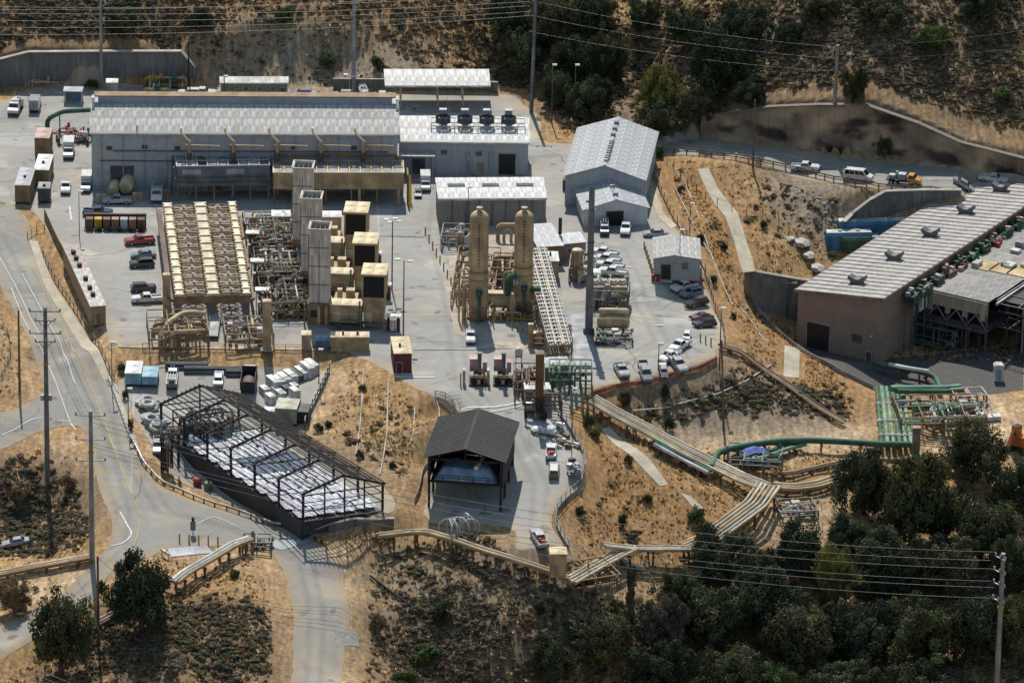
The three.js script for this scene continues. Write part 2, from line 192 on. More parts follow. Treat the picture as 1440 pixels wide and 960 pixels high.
// ---------- paved areas, outlined on the ground ----------
const PAVE = {
  main: [-60,150, 10,140, 60,122, 250,122, 420,128, 520,130, 700,133, 740,150, 760,170, 770,200, 900,205, 918,235, 935,300, 965,340, 990,385, 1016,460, 1008,498, 950,520, 880,538, 835,548, 800,585, 822,640, 818,690, 782,712, 776,740, 790,768, 730,772, 716,742, 606,735, 600,700, 612,640, 640,600, 640,580, 612,560, 575,540, 545,522, 500,500, 460,489, 300,486, 165,484, 150,470, 128,440, 98,378, 66,325, 60,312, 30,290, -60,270],
  road: [-60,262, 20,290, 42,322, 62,372, 105,450, 150,538, 205,545, 195,560, 178,590, 192,625, 222,682, 300,714, 360,728, 432,750, 462,775, 482,815, 490,860, 486,900, 478,960, 465,1000, 400,1000, 410,960, 412,905, 410,850, 396,800, 372,772, 330,768, 250,770, 205,785, 160,800, 130,845, 90,880, 30,910, -60,955, -60,905, 20,872, 80,840, 125,795, 150,770, 157,735, 140,690, 125,640, 112,600, 60,606, 0,632, -60,648, -60,590, 0,580, 52,556, 60,540, 45,490, 15,430, -30,360, -60,330],
  low: [160,543, 200,515, 300,516, 455,522, 452,555, 438,590, 420,620, 470,640, 545,690, 550,722, 500,722, 440,736, 400,734, 330,712, 270,686, 240,668, 205,615, 178,570],
  back: [905,188, 985,190, 1080,202, 1200,218, 1290,228, 1440,240, 1520,247, 1520,288, 1440,277, 1340,270, 1200,260, 1060,225, 935,218],
};
const pavePoly = {}; for (const k in PAVE) { let pts = gp(PAVE[k]).map((p) => new THREE.Vector2(p.x, p.z)); pts = new THREE.SplineCurve([...pts, pts[0]]).getSpacedPoints(pts.length * 9).slice(0, -1); pts.forEach((p) => { p.x += 0.4 * perlin.noise(p.x * 0.9, p.y * 0.9, 4.2); p.y += 0.4 * perlin.noise(p.x * 0.6 + 9, p.y * 0.6, 8.2); }); pavePoly[k] = pts; }
function inPoly(pts, x, z) { let c = false; for (let i = 0, j = pts.length - 1; i < pts.length; j = i++) { const a = pts[i], b = pts[j]; if ((a.y > z) !== (b.y > z) && x < ((b.x - a.x) * (z - a.y)) / (b.y - a.y) + a.x) c = !c; } return c; }
// ---------- what the bare ground is: painted on a plan of the site (world x, z), one soil per channel ----------
const TW = 1300, TH = 1900, plan = document.createElement('canvas'); plan.width = TW; plan.height = TH; const pc = plan.getContext('2d');
const planXY = (p) => [(p.x - X0) / (X1 - X0) * TW, ((p.z ?? p.y) - Z0) / (Z1 - Z0) * TH];
function paintPlan(colour, list, blur = 0) { pc.save(); if (blur) pc.filter = `blur(${blur}px)`; pc.fillStyle = colour; pc.beginPath(); list.forEach((p, i) => { const [x, y] = planXY(p); i ? pc.lineTo(x, y) : pc.moveTo(x, y); }); pc.closePath(); pc.fill(); pc.restore(); }
function readPlan() { return pc.getImageData(0, 0, TW, TH).data; }
// keep paved ground smooth, give the wild ground bumps
pc.fillStyle = '#000'; pc.fillRect(0, 0, TW, TH); for (const k in pavePoly) paintPlan('#fff', pavePoly[k], 14);
paintPlan('#fff', gp([1120,440, 1250,520, 1440,520, 1440,640, 1240,640, 1225,555]), 14);
for (const a of [[981,238, 996,236, 1012,268, 1038,300, 1050,340, 1064,384, 1046,386, 1034,345, 1020,305, 996,272], [1104,486, 1125,490, 1124,532, 1102,530], [846,604, 858,600, 915,648, 940,682, 928,684, 900,655], [958,694, 972,698, 990,716, 978,718]]) paintPlan('#fff', gp(a), 5);
const padMask = readPlan(), maskAt = (d, x, z, c = 0) => { const i = Math.round((x - X0) / (X1 - X0) * TW), j = Math.round((z - Z0) / (Z1 - Z0) * TH); return i < 0 || j < 0 || i >= TW || j >= TH ? 0 : d[(j * TW + i) * 4 + c] / 255; };
pc.strokeStyle = '#f00'; pc.globalCompositeOperation = 'lighter'; pc.fillStyle = '#000'; pc.lineWidth = 34;
{ const wl = (a) => { pc.beginPath(); for (let i = 0; i < a.length; i += 3) { const [x, y] = planXY(P(a[i], a[i + 1], a[i + 2])); i ? pc.lineTo(x, y) : pc.moveTo(x, y); } pc.stroke(); }; wl([-90,121,0, 0,120,0, 150,117,0, 275,118,0]); wl(rwall.flatMap(([u, b]) => [u, b - 4, 1])); wl([1046,408,-5.6, 1062,430,-6.4, 1125,448,-9.5, 1150,452,-10]); wl([1196,320,-5.6, 1243,310,-5, 1350,310,-5]); wl([437,752,-8.5, 500,748,-8.5, 554,748,-8.6]); }
pc.globalCompositeOperation = 'source-over';
const keepMask = readPlan();
for (let pass = 0; pass < 8; pass++) { const c = Hg.slice(); for (let j = 1; j < NZ - 1; j++) for (let i = 1; i < NX - 1; i++) { const k = j * NX + i, w = Math.max(0, 1 - 1.6 * maskAt(keepMask, gx[i], gz[j])); if (w > 0) Hg[k] = lerp(c[k], (c[k - 1] + c[k + 1] + c[k - NX] + c[k + NX]) / 4, w * (gz[j] < -128 ? 1 : 0.5)); } }
for (let j = 0; j < NZ; j++) for (let i = 0; i < NX; i++) { const x = gx[i], z = gz[j], w = 1 - maskAt(padMask, x, z), far = z < -80 || z > 90 ? 1.8 : 1; if (w > 0) Hg[j * NX + i] += w * w * (0.9 * far * fbm(x / 14, z / 14, 4) + 0.35 * fbm(x / 3.5 + 9, z / 3.5, 2)); }
// soils: red = pale sand, green = brown brush floor, blue = rock
pc.fillStyle = '#000'; pc.fillRect(0, 0, TW, TH); pc.globalCompositeOperation = 'lighter';
const soil = (c, a, b = 14) => paintPlan(c, gp(a), b);
soil('#d00', [880,612, 960,592, 1230,598, 1230,640, 1100,640, 1000,634]); soil('#a00', [440,757, 500,760, 520,850, 505,960, 470,960, 490,860]); soil('#a00', [170,560, 200,640, 260,690, 230,640, 200,580]); soil('#b00', [400,620, 470,520, 500,520, 440,620, 420,640]);
soil('#900', [1050,730, 1180,690, 1240,720, 1180,790, 1050,770]); soil('#c00', [1340,560, 1440,560, 1440,650, 1300,640]); soil('#a00', [0,800, 120,785, 140,800, 90,850, 20,860]); soil('#900', [50,610, 110,610, 130,690, 60,660]); soil('#900', [160,785, 400,770, 412,960, 395,900, 330,800]);
soil('#800', [800,800, 930,790, 940,830, 860,850]); soil('#900', [0,440, 60,540, 40,560, 0,570]); soil('#800', [850,140, 900,140, 900,185, 840,180]); soil('#900', [40,110, 130,120, 130,140, 20,140]); soil('#a00', [65,345, 130,440, 155,480, 160,530, 120,480, 85,410]);
soil('#0b0', [0,0, 250,0, 200,60, 0,75]); soil('#050', [-60,-20, 720,-20, 700,90, 560,60, 380,30, 250,62, -60,80], 30); soil('#060', [520,790, 800,800, 860,850, 700,890, 540,860], 30); soil('#0a0', [-20,636, 90,640, 138,690, 122,770, -20,764], 16); soil('#0d0', [680,0, 1080,0, 1080,170, 900,180, 740,140], 30); soil('#0d0', [1080,0, 1440,0, 1440,190, 1300,150, 1180,120, 1080,120], 30); soil('#0c0', [0,650, 130,700, 110,750, 0,760]); soil('#0d0', [140,860, 380,850, 395,960, 60,960]);
soil('#0c0', [500,850, 720,880, 860,860, 1440,760, 1440,960, 520,960], 24); soil('#0a0', [880,560, 1000,520, 1200,560, 1190,600, 900,600]);
soil('#00c', [262,120, 640,122, 640,95, 590,70, 480,52, 380,28, 300,50], 20); soil('#0aa', [1065,232, 1210,264, 1190,330, 1110,325], 24); soil('#00c', [985,195, 985,160, 1215,146, 1440,222, 1440,245], 4); soil('#006', [890,572, 1000,525, 1200,590, 1160,602, 950,600], 34);
pc.globalCompositeOperation = 'source-over';
const soilMask = readPlan();
pc.fillStyle = '#000'; pc.fillRect(0, 0, TW, TH); pc.globalCompositeOperation = 'lighter';   // red = golden-brown grass, green = grey-brown stubble
soil('#d00', [785,600, 835,590, 905,640, 985,690, 1030,700, 960,770, 800,770, 790,700], 18); soil('#d00', [900,200, 935,225, 1000,235, 1060,300, 1070,390, 1045,440, 1020,500, 1005,460, 985,380, 950,300], 14); soil('#b00', [1040,440, 1110,480, 1230,552, 1220,600, 1130,545, 1060,500], 14); soil('#900', [340,782, 395,785, 408,860, 380,860, 330,820], 18); soil('#800', [-60,-20, 720,-20, 700,100, 560,60, 380,30, 250,62, -60,80], 30); soil('#900', [1080,60, 1440,60, 1440,215, 1290,165, 1215,140, 1000,150], 30); soil('#900', [65,330, 110,400, 150,470, 120,450, 80,390], 8); soil('#700', [560,690, 600,640, 640,590, 600,720], 12); soil('#800', [0,436, 40,500, 40,540, 0,560], 12);
soil('#090', [1080,0, 1440,0, 1440,200, 1290,150, 1215,130, 1080,120], 30); soil('#0f0', [1066,232, 1208,264, 1190,332, 1112,326], 14); soil('#0d0', [880,566, 960,535, 1050,505, 1120,550, 1200,595, 900,600], 20); soil('#0c0', [505,790, 560,765, 860,815, 860,880, 700,890, 540,870], 22); soil('#090', [440,640, 520,600, 600,660, 560,720, 480,690], 24); soil('#0b0', [262,120, 640,122, 640,95, 590,70, 480,52, 380,28, 300,50], 20);
pc.globalCompositeOperation = 'source-over';
const tintMask = readPlan();
const groundTex = tex(TW, TH, (a, b, i, j) => {
  const x = X0 + a * (X1 - X0), z = Z0 + b * (Z1 - Z0), o = (j * TW + i) * 4, n1 = tn(x / 18, z / 18), n2 = tn(x / 3.1 + 40, z / 3.1), n3 = tn(x * 1.5, z * 1.5 + 7), s = clamp(soilMask[o] / 255 + n2 * 0.5 * (soilMask[o] > 8 ? 1 : 0), 0, 1), g = clamp(soilMask[o + 1] / 255 * 1.1 + n2 * 0.9 * (soilMask[o + 1] > 8 ? 1 : 0), 0, 1), r = clamp(soilMask[o + 2] / 255, 0, 1);
  let c = [0.575 + n1 * 0.14, 0.455 + n1 * 0.11, 0.3 + n1 * 0.08];                                  // dry grass on earth (sRGB values)
  const gb = smooth(n1 + n2 * 0.5, -0.05, 0.3); c = [lerp(c[0], 0.47, gb * 0.7), lerp(c[1], 0.385, gb * 0.7), lerp(c[2], 0.275, gb * 0.7)]; const dry = smooth(n2, -0.1, 0.35); c = [lerp(c[0], 0.58, dry * 0.6), lerp(c[1], 0.455, dry * 0.6), lerp(c[2], 0.3, dry * 0.6)];
  c = [lerp(c[0], 0.69, s), lerp(c[1], 0.605, s), lerp(c[2], 0.5, s)];
  c = [lerp(c[0], 0.36, g * 0.85), lerp(c[1], 0.3, g * 0.85), lerp(c[2], 0.235, g * 0.85)];
  c = [lerp(c[0], 0.58, r), lerp(c[1], 0.53, r), lerp(c[2], 0.47, r)];
  const go = tintMask[o] / 255 * (0.75 + n2 * 0.8), gy = tintMask[o + 1] / 255 * (0.8 + n2 * 0.8); c = [lerp(c[0], 0.495, go), lerp(c[1], 0.365, go), lerp(c[2], 0.215, go)]; c = [lerp(c[0], 0.44, gy), lerp(c[1], 0.403, gy), lerp(c[2], 0.352, gy)]; const n4 = tn(x * 0.7 + 11, z * 0.7), rill = tn(x * 1.3 + n1 * 4, z * 0.16 + 5), k = 1 + n3 * 0.38 + n2 * 0.16 + n4 * 0.3 + rill * 0.34; return c.map((q) => q * k);
}); groundTex.wrapS = groundTex.wrapT = THREE.MirroredRepeatWrapping;
{
  const pos = new Float32Array(NX * NZ * 3), uv = new Float32Array(NX * NZ * 2), idx = [];
  for (let j = 0; j < NZ; j++) for (let i = 0; i < NX; i++) { const k = j * NX + i; pos.set([gx[i], Hg[k], gz[j]], k * 3); uv.set([(gx[i] - X0) / (X1 - X0), (gz[j] - Z0) / (Z1 - Z0)], k * 2); if (i < NX - 1 && j < NZ - 1) idx.push(k, k + NX, k + 1, k + 1, k + NX, k + NX + 1); }
  const g = new THREE.BufferGeometry(); g.setAttribute('position', new THREE.BufferAttribute(pos, 3)); g.setAttribute('uv', new THREE.BufferAttribute(uv, 2)); g.setIndex(idx); g.computeVertexNormals();
  const o = inst('ground', g, new THREE.MeshStandardMaterial({ map: groundTex, roughness: 0.95 })); o.userData.kind = 'structure';
}
// ---------- sheets laid on the ground: every grid triangle is cut to the outline ----------
function clipTri(poly, tri) { let s = poly; for (let e = 0; e < 3; e++) { const [ax, az] = tri[e], [bx2, bz] = tri[(e + 1) % 3], ins = (p) => (bx2 - ax) * (p[1] - az) - (bz - az) * (p[0] - ax) >= -1e-9, out = []; for (let i = 0; i < s.length; i++) { const p = s[i], q = s[(i + 1) % s.length], a = ins(p), b = ins(q); if (a) out.push(p); if (a !== b) { const d1 = (bx2 - ax) * (p[1] - az) - (bz - az) * (p[0] - ax), d2 = (bx2 - ax) * (q[1] - az) - (bz - az) * (q[0] - ax), t = d1 / (d1 - d2); out.push([p[0] + t * (q[0] - p[0]), p[1] + t * (q[1] - p[1])]); } } s = out; if (s.length < 3) return []; } return s; }
function drape(poly, lift) { // poly: Vector2 list in x, z
  if (THREE.ShapeUtils.area(poly) < 0) poly = poly.slice().reverse();
  const raw = poly.map((p) => [p.x, p.y]), pos = []; let ax = 1e9, bx2 = -1e9, az = 1e9, bz = -1e9; for (const p of poly) { ax = Math.min(ax, p.x); bx2 = Math.max(bx2, p.x); az = Math.min(az, p.y); bz = Math.max(bz, p.y); }
  const i0 = find(gx, ax), i1 = find(gx, bx2), j0 = find(gz, az), j1 = find(gz, bz), edge = new Set();
  for (let k = 0; k < poly.length; k++) { const p = poly[k], q = poly[(k + 1) % poly.length], n = Math.ceil(p.distanceTo(q) / 0.3) + 1; for (let t = 0; t <= n; t++) { const x = p.x + (q.x - p.x) * t / n, z = p.y + (q.y - p.y) * t / n, ci = find(gx, x), cj = find(gz, z); for (let dj = -1; dj <= 1; dj++) for (let di = -1; di <= 1; di++) edge.add((cj + dj) * NX + ci + di); } }
  const put = (x, z) => pos.push(x, hAt(x, z) + lift, z);
  for (let j = j0; j <= j1; j++) for (let i = i0; i <= i1; i++) {
    const A = [gx[i], gz[j]], B = [gx[i + 1], gz[j]], C = [gx[i], gz[j + 1]], D = [gx[i + 1], gz[j + 1]];
    if (!edge.has(j * NX + i)) { if (inPoly(poly, (A[0] + D[0]) / 2, (A[1] + D[1]) / 2)) for (const p of [A, C, B, B, C, D]) put(...p); continue; }
    for (const t of [[A, B, C], [B, D, C]]) {
      const w = clipTri(raw, t); if (w.length < 3) continue;
      const v2 = w.map((p) => new THREE.Vector2(...p)).filter((p, k, l) => p.distanceTo(l[(k + 1) % l.length]) > 1e-6); if (v2.length < 3) continue;
      for (const f of THREE.ShapeUtils.triangulateShape(v2, [])) { const [a, b, c] = f.map((k) => v2[k]), s = (b.x - a.x) * (c.y - a.y) - (c.x - a.x) * (b.y - a.y); for (const p of s > 0 ? [a, c, b] : [a, b, c]) put(p.x, p.y); }
    }
  }
  const g = new THREE.BufferGeometry(); g.setAttribute('position', new THREE.BufferAttribute(new Float32Array(pos), 3)); g.computeVertexNormals(); return g;
}
const planUV = (g) => { const p = g.attributes.position, uv = new Float32Array(p.count * 2); for (let i = 0; i < p.count; i++) { uv[i * 2] = (p.getX(i) - X0) / (X1 - X0); uv[i * 2 + 1] = (p.getZ(i) - Z0) / (Z1 - Z0); } g.setAttribute('uv', new THREE.BufferAttribute(uv, 2)); return g; };
// asphalt wear over the whole site: patches, joints, oil, dust
pc.fillStyle = '#808080'; pc.fillRect(0, 0, TW, TH);
{ const q = rng(31);
  for (let k = 0; k < 900; k++) { const s = 110 + q() * 40 | 0; pc.globalAlpha = 0.25 * q(); pc.fillStyle = q() < 0.4 ? '#484848' : '#c8c4bc'; pc.save(); pc.translate(q() * TW, q() * TH); pc.rotate((q() - 0.5) * 0.5 + (q() < 0.5 ? 0 : 0.5)); pc.fillRect(0, 0, 6 + q() * 60, 4 + q() * 26); pc.restore(); }
  pc.globalAlpha = 1;
  for (let k = 0; k < 1400; k++) { pc.globalAlpha = 0.15 + 0.35 * q(); pc.fillStyle = '#2a2a2a'; pc.beginPath(); pc.ellipse(q() * TW, q() * TH, 1 + q() * 5, 1 + q() * 4, q() * 3, 0, 7); pc.fill(); }
  pc.filter = 'none'; pc.lineWidth = 1; pc.strokeStyle = '#202020';
  for (let k = 0; k < 420; k++) { pc.globalAlpha = 0.3 + 0.4 * q(); pc.beginPath(); let x = q() * TW, y = q() * TH, a = q() * 6.3; pc.moveTo(x, y); for (let s = 0; s < 14; s++) { a += (q() - 0.5) * 0.9; x += Math.cos(a) * 6; y += Math.sin(a) * 6; pc.lineTo(x, y); } pc.stroke(); }
  // long straight joints and sealed seams
  for (let k = 0; k < 46; k++) { pc.globalAlpha = 0.25 + 0.3 * q(); pc.strokeStyle = q() < 0.6 ? '#303030' : '#d0ccc4'; const x = q() * TW, y = TH * 0.2 + q() * TH * 0.5, l = 60 + q() * 260, a = q() < 0.5 ? -0.05 : 1.52; pc.beginPath(); pc.moveTo(x, y); pc.lineTo(x + Math.cos(a) * l, y + Math.sin(a) * l); pc.stroke(); }
  // wheel paths along the left road and the middle drive
  pc.lineWidth = 5;
  for (const [c, off, path] of [['#5c5c5c', 0, [20,260, 60,360, 100,440, 140,520, 165,580, 180,640, 230,720, 330,745, 430,790, 445,860, 440,960]], ['#606060', 0, [-20,300, 30,400, 75,480, 110,550, 150,640, 172,720, 165,770, 60,870]], ['#666', 0, [620,260, 610,330, 630,400, 640,470, 650,540, 720,600, 760,680, 755,750]], ['#666', 0, [740,300, 760,330, 870,350, 900,420, 930,480, 850,520, 700,500, 560,470]]]) for (const o of [-7, -6, -5, 5, 6, 7]) { pc.globalAlpha = 0.15; pc.strokeStyle = c; pc.beginPath(); gp(path).forEach((p, i) => { const [x, y] = planXY(p); i ? pc.lineTo(x + o, y) : pc.moveTo(x + o, y); }); pc.stroke(); }
  pc.filter = 'none'; pc.globalAlpha = 1;
}
const wear = readPlan();
const asphaltTex = tex(TW, TH, (a, b, i, j) => { const x = X0 + a * (X1 - X0), z = Z0 + b * (Z1 - Z0), w = wear[(j * TW + i) * 4] / 255 - 0.5, n = tn(x / 22 + 3, z / 22), m = tn(x / 2.2, z / 2.2 + 9), f = tn(x * 2.3, z * 2.3), dust = smooth(tn(x / 9 + 70, z / 9), 0.05, 0.4); const k = 0.562 + w * 0.85 + n * 0.06 + m * 0.04 + f * 0.06; const e = clamp((1 - smooth(padMask[(j * TW + i) * 4] / 255, 0.52, 0.97)) * (0.55 + m * 1.6 + f * 0.8), 0, 0.85); return [lerp(k + dust * 0.05, 0.64, e), lerp(k * 0.985 + dust * 0.035, 0.56, e), lerp(k * 0.95 + dust * 0.005, 0.45, e)]; });
const asphaltMat = new THREE.MeshStandardMaterial({ map: asphaltTex, roughness: 0.92 });
function sheet(name, poly, lift, mat, uvFn = planUV) { const o = inst(name, uvFn(flat(drape(poly, lift))), mat); o.userData.kind = 'structure'; return o; }
sheet('yard_pavement', pavePoly.main, 0.03, asphaltMat); const roadMat = asphaltMat.clone(); roadMat.color.setRGB(0.84, 0.83, 0.815); sheet('road', pavePoly.road, 0.05, roadMat); sheet('lower_yard_pavement', pavePoly.low, 0.07, asphaltMat); sheet('back_road', pavePoly.back, 0.04, roadMat);
// ---------- walls that hold the slopes ----------
function wallAlong(name, label, base, tops, m, th = 0.5, capM = MAT.concrete, sink = 1.2, back = true, seam = 0.006) { // base: points at its foot, tops: levels of its top; panels one by one
  const g = thing(name, label, 'retaining wall');
  for (let i = 0; i < base.length - 1; i++) {
    const a = base[i], b = base[i + 1], n = Math.max(1, Math.round(a.distanceTo(b) / 3.2));
    for (let k = 0; k < n; k++) {
      const p = a.clone().lerp(b, k / n), q = a.clone().lerp(b, (k + 1) / n), d = q.clone().sub(p); d.y = 0; const nrm = V(-d.z, 0, d.x).normalize().multiplyScalar((back ? -1 : 1) * th); if ((nrm.z > 0) === back) nrm.negate();
      const t0 = lerp(tops[i], tops[i + 1], k / n), t1 = lerp(tops[i], tops[i + 1], (k + 1) / n), s = seam; const P2 = p.clone().lerp(q, s), Q2 = p.clone().lerp(q, 1 - s);
      const lo0 = V(P2.x, p.y - sink, P2.z), lo1 = V(Q2.x, q.y - sink, Q2.z), hi0 = V(P2.x, t0, P2.z), hi1 = V(Q2.x, t1, Q2.z);
      const pts = [lo0, lo1, hi1, hi0], bk = pts.map((w) => w.clone().add(nrm)), pos = []; const quad = (A, B, C, D) => { for (const w of [A, B, C, A, C, D]) pos.push(...w.toArray()); };
      quad(...pts); quad(bk[1], bk[0], bk[3], bk[2]); quad(pts[3], pts[2], bk[2], bk[3]); quad(pts[0], bk[0], bk[1], pts[1]); quad(pts[0], pts[3], bk[3], bk[0]); quad(pts[1], bk[1], bk[2], pts[2]);
      const gg = new THREE.BufferGeometry(); gg.setAttribute('position', new THREE.BufferAttribute(new Float32Array(pos), 3)); gg.computeVertexNormals(); mesh('panel', gg, m, g);
    }
  }
  if (capM) { const caps = []; for (let i = 0; i < base.length - 1; i++) caps.push(beam(V(base[i].x, tops[i] + 0.08, base[i].z), V(base[i + 1].x, tops[i + 1] + 0.08, base[i + 1].z), th * 1.7, 0.2)); mesh('coping', caps, capM, g); }
  return g;
}
function wallPx(name, label, a, m, o = {}) { // u, v foot, level of the foot (or null = ground), v of the top
  const base = [], tops = []; for (let i = 0; i < a.length; i += 4) { const p = a[i + 2] === null ? G(a[i], a[i + 1]) : P(a[i], a[i + 1], a[i + 2]); base.push(p); tops.push(Hat(p, a[i + 3])); }
  return wallAlong(name, label, base, tops, m, o.th, o.cap === undefined ? MAT.concrete : o.cap, o.sink ?? 1.2);
}
wallPx('retaining_wall', 'long dark grey retaining wall under the brush slope at upper left', [-70,123,0,93, 0,122,0,83, 40,121,0,73, 150,120,0,72, 255,119,0,72, 275,121,0,95], MAT.concreteDark, { th: 0.7 });
wallPx('retaining_wall', 'stained earth-coloured retaining wall behind the upper right road', rwall.flatMap(([u, b, t]) => [u, b + 1, 0.8 + (u - 1000) * 0.003, t]), M([0.4, 0.335, 0.265], { map: tex(512, 256, (x, y) => { const s = pnoise(x, y * 0.5, 6, 5, 12), t = smooth(pnoise(x, y, 4, 5, 30), -0.02, 0.22), u = smooth(pnoise(x, y, 3, 5, 51), 0.02, 0.3); return [0.8 + s * 0.9 - t * 0.5 + u * 0.25, 0.76 + s * 0.85 - t * 0.5 + u * 0.22, 0.7 + s * 0.75 - t * 0.45 + u * 0.18]; }, [1 / 34, 1 / 17]) }), { th: 0.8, cap: M([0.17, 0.145, 0.115], { map: fineGrime }) });
wallPx('retaining_wall', 'angled grey concrete retaining wall below the chute, left of the brown hall', [1046,412,-5.6,384, 1062,434,-6.4,382, 1125,452,-9.5,393, 1150,456,-10,396], MAT.concreteDark, { th: 0.6 });
wallPx('retaining_wall', 'curved grey concrete wall above the blue and green tanks', [1186,334,-5.8,312, 1198,326,-5.6,300, 1222,322,-5.2,281, 1243,318,-5,269, 1300,318,-5,267, 1350,318,-5,267], MAT.concreteDark, { th: 0.6 });
wallPx('retaining_wall', 'low grey block wall below the end of the bare steel frame', [437,758,-8.5,746, 462,756,-8.5,737, 500,755,-8.5,729, 520,756,-8.5,731, 554,754,-8.6,729], MAT.concreteDark, { th: 0.4 });

// ---------- buildings ----------
function site(ua, va, ub, vb, h, hb = 0) { const a = P(ua, va, h), b = P(ub, vb, h); return { p: V(a.x, hb, a.z), ry: Math.atan2(-(b.z - a.z), b.x - a.x), L: Math.hypot(b.x - a.x, b.z - a.z), h: h - hb }; }
const depthTo = (s, u, v, h) => { const q = P(u, v, h), d = q.clone().sub(s.p); d.y = 0; return Math.abs(-d.x * Math.sin(s.ry) * -1 * -1 + 0) * 0 + Math.abs(d.x * Math.sin(s.ry) + d.z * Math.cos(s.ry)); };
const variants = (c, n, amt, o) => { const r = rng(n * 7 + 1), l = []; for (let i = 0; i < n; i++) { const k = 1 + (r() - 0.5) * amt; l.push(M(c.map((q, j) => q * k * (1 + (r() - 0.5) * amt * 0.25)), o)); } return l; };
const roofMats = variants([0.52, 0.508, 0.48], 5, 0.14, { map: streakMap, rough: 0.95, metal: 0 }), roofBright = variants([0.8, 0.79, 0.76], 3, 0.06, { map: streakMap, rough: 0.85 }), barnMats = variants([0.52, 0.535, 0.56], 4, 0.1, { map: streakMap, rough: 0.5 }), darkRoof = variants([0.045, 0.045, 0.047], 3, 0.2, { map: ribMap, bumpMap: ribBump, bumpScale: 0.04, rough: 0.6 }), taupeRoof = variants([0.47, 0.44, 0.41], 4, 0.08, { map: streakMap, rough: 0.55 });
function panels(parent, name, o, ex, ey, nx, ny, mats, th = 0.08, gap = 0.014) {
  const w = ex.length() / nx, d = ey.length() / ny, X = ex.clone().normalize(), Y2 = ey.clone().normalize(), N = V(0, 0, 0).crossVectors(X, Y2).normalize(); if (N.y < 0 || (Math.abs(N.y) < 1e-6 && N.z < 0)) N.negate();
  const g = metricUV(flat(new THREE.BoxGeometry(w - gap, th, d - gap))), q = new THREE.Quaternion().setFromRotationMatrix(new THREE.Matrix4().makeBasis(X, N, V(0, 0, 0).crossVectors(X, N)));
  for (let j = 0; j < ny; j++) for (let i = 0; i < nx; i++) { const m = inst(name, g, mats[(R() * mats.length) | 0], parent); m.position.copy(o).addScaledVector(X, (i + 0.5) * w).addScaledVector(Y2, (j + 0.5) * d).addScaledVector(N, th / 2); m.quaternion.copy(q); }
}
function boxWalls(g, L, D, h, m, t = 0.2, hl = h) { mesh('wall', [box(L, h, t, L / 2, h / 2, -t / 2), box(L, h, t, L / 2, h / 2, -D + t / 2), box(t, h, D - 2 * t, t / 2, h / 2, -D / 2), box(t, h, D - 2 * t, L - t / 2, h / 2, -D / 2)], m, g); }
function windowPart(g, x, y, z, w, h, ry = 0) { const f = mesh('window', [box(w, 0.1, 0.12, 0, h / 2, 0), box(w, 0.1, 0.12, 0, -h / 2, 0), box(0.1, h, 0.12, -w / 2, 0, 0), box(0.1, h, 0.12, w / 2, 0, 0)], MAT.greyLight, g); f.position.set(x, y, z); f.rotation.y = ry; mesh('pane', box(w - 0.1, h - 0.1, 0.04), MAT.glass, f); return f; }
function doorPart(g, x, z, w, h, m, ry = 0, name = 'door') { const d = mesh(name, box(w, h, 0.1, 0, h / 2, 0), m, g); d.position.set(x, 0, z); d.rotation.y = ry; mesh('door_frame', [box(0.12, h + 0.12, 0.16, -w / 2 - 0.06, h / 2 + 0.06, 0), box(0.12, h + 0.12, 0.16, w / 2 + 0.06, h / 2 + 0.06, 0), box(w, 0.12, 0.16, 0, h + 0.06, 0)], MAT.greyLight, d); return d; }
// gable with its ridge along x (eave to the camera)
function gableX(name, label, s, D, rise, wallM, mats, nx, ny, over = 0.4) {
  const g = thing(name, label, 'building', s.p, s.ry), L = s.L, h = s.h; boxWalls(g, L, D, h - 0.05, wallM);
  for (const x of [0.001, L - 0.201]) mesh('gable', prism([[0, 0], [D / 2, rise - 0.1], [D, 0]], 0.2).rotateY(Math.PI / 2).translate(x, h - 0.05, 0), wallM, g);
  const k = over * rise / (D / 2);
  panels(g, 'roof_panel', V(-over, h - k, over), V(L + 2 * over, 0, 0), V(0, rise + k, -D / 2 - over), nx, ny, mats); panels(g, 'roof_panel', V(-over, h - k, -D - over), V(L + 2 * over, 0, 0), V(0, rise + k, D / 2 + over), nx, ny, mats);
  return g;
}
// gable with its ridge along z (gable end to the camera)
function gableZ(name, label, s, D, rise, wallM, mats, nx, ny, over = 0.4, off = 0) {
  const g = thing(name, label, 'building', s.p, s.ry), L = s.L, h = s.h; boxWalls(g, L, D, h - 0.05, wallM);
  const mid = L / 2 + off;
  for (const z of [-0.2, -D]) mesh('gable', prism([[0, 0], [L, 0], [mid, rise - 0.1]], 0.2).translate(0, h - 0.05, z), wallM, g);
  const k = over * rise / (L / 2);
  panels(g, 'roof_panel', V(-over, h - k, over), V(mid + over, rise + k, 0), V(0, 0, -D - 2 * over), nx, ny, mats); panels(g, 'roof_panel', V(L + over, h - k, over), V(-(L - mid) - over, rise + k, 0), V(0, 0, -D - 2 * over), nx, ny, mats);
  mesh('ridge_cap', beam(V(mid, h + rise + 0.1, over), V(mid, h + rise + 0.1, -D - over), 0.5, 0.1), MAT.greyLight, g);
  return g;
}
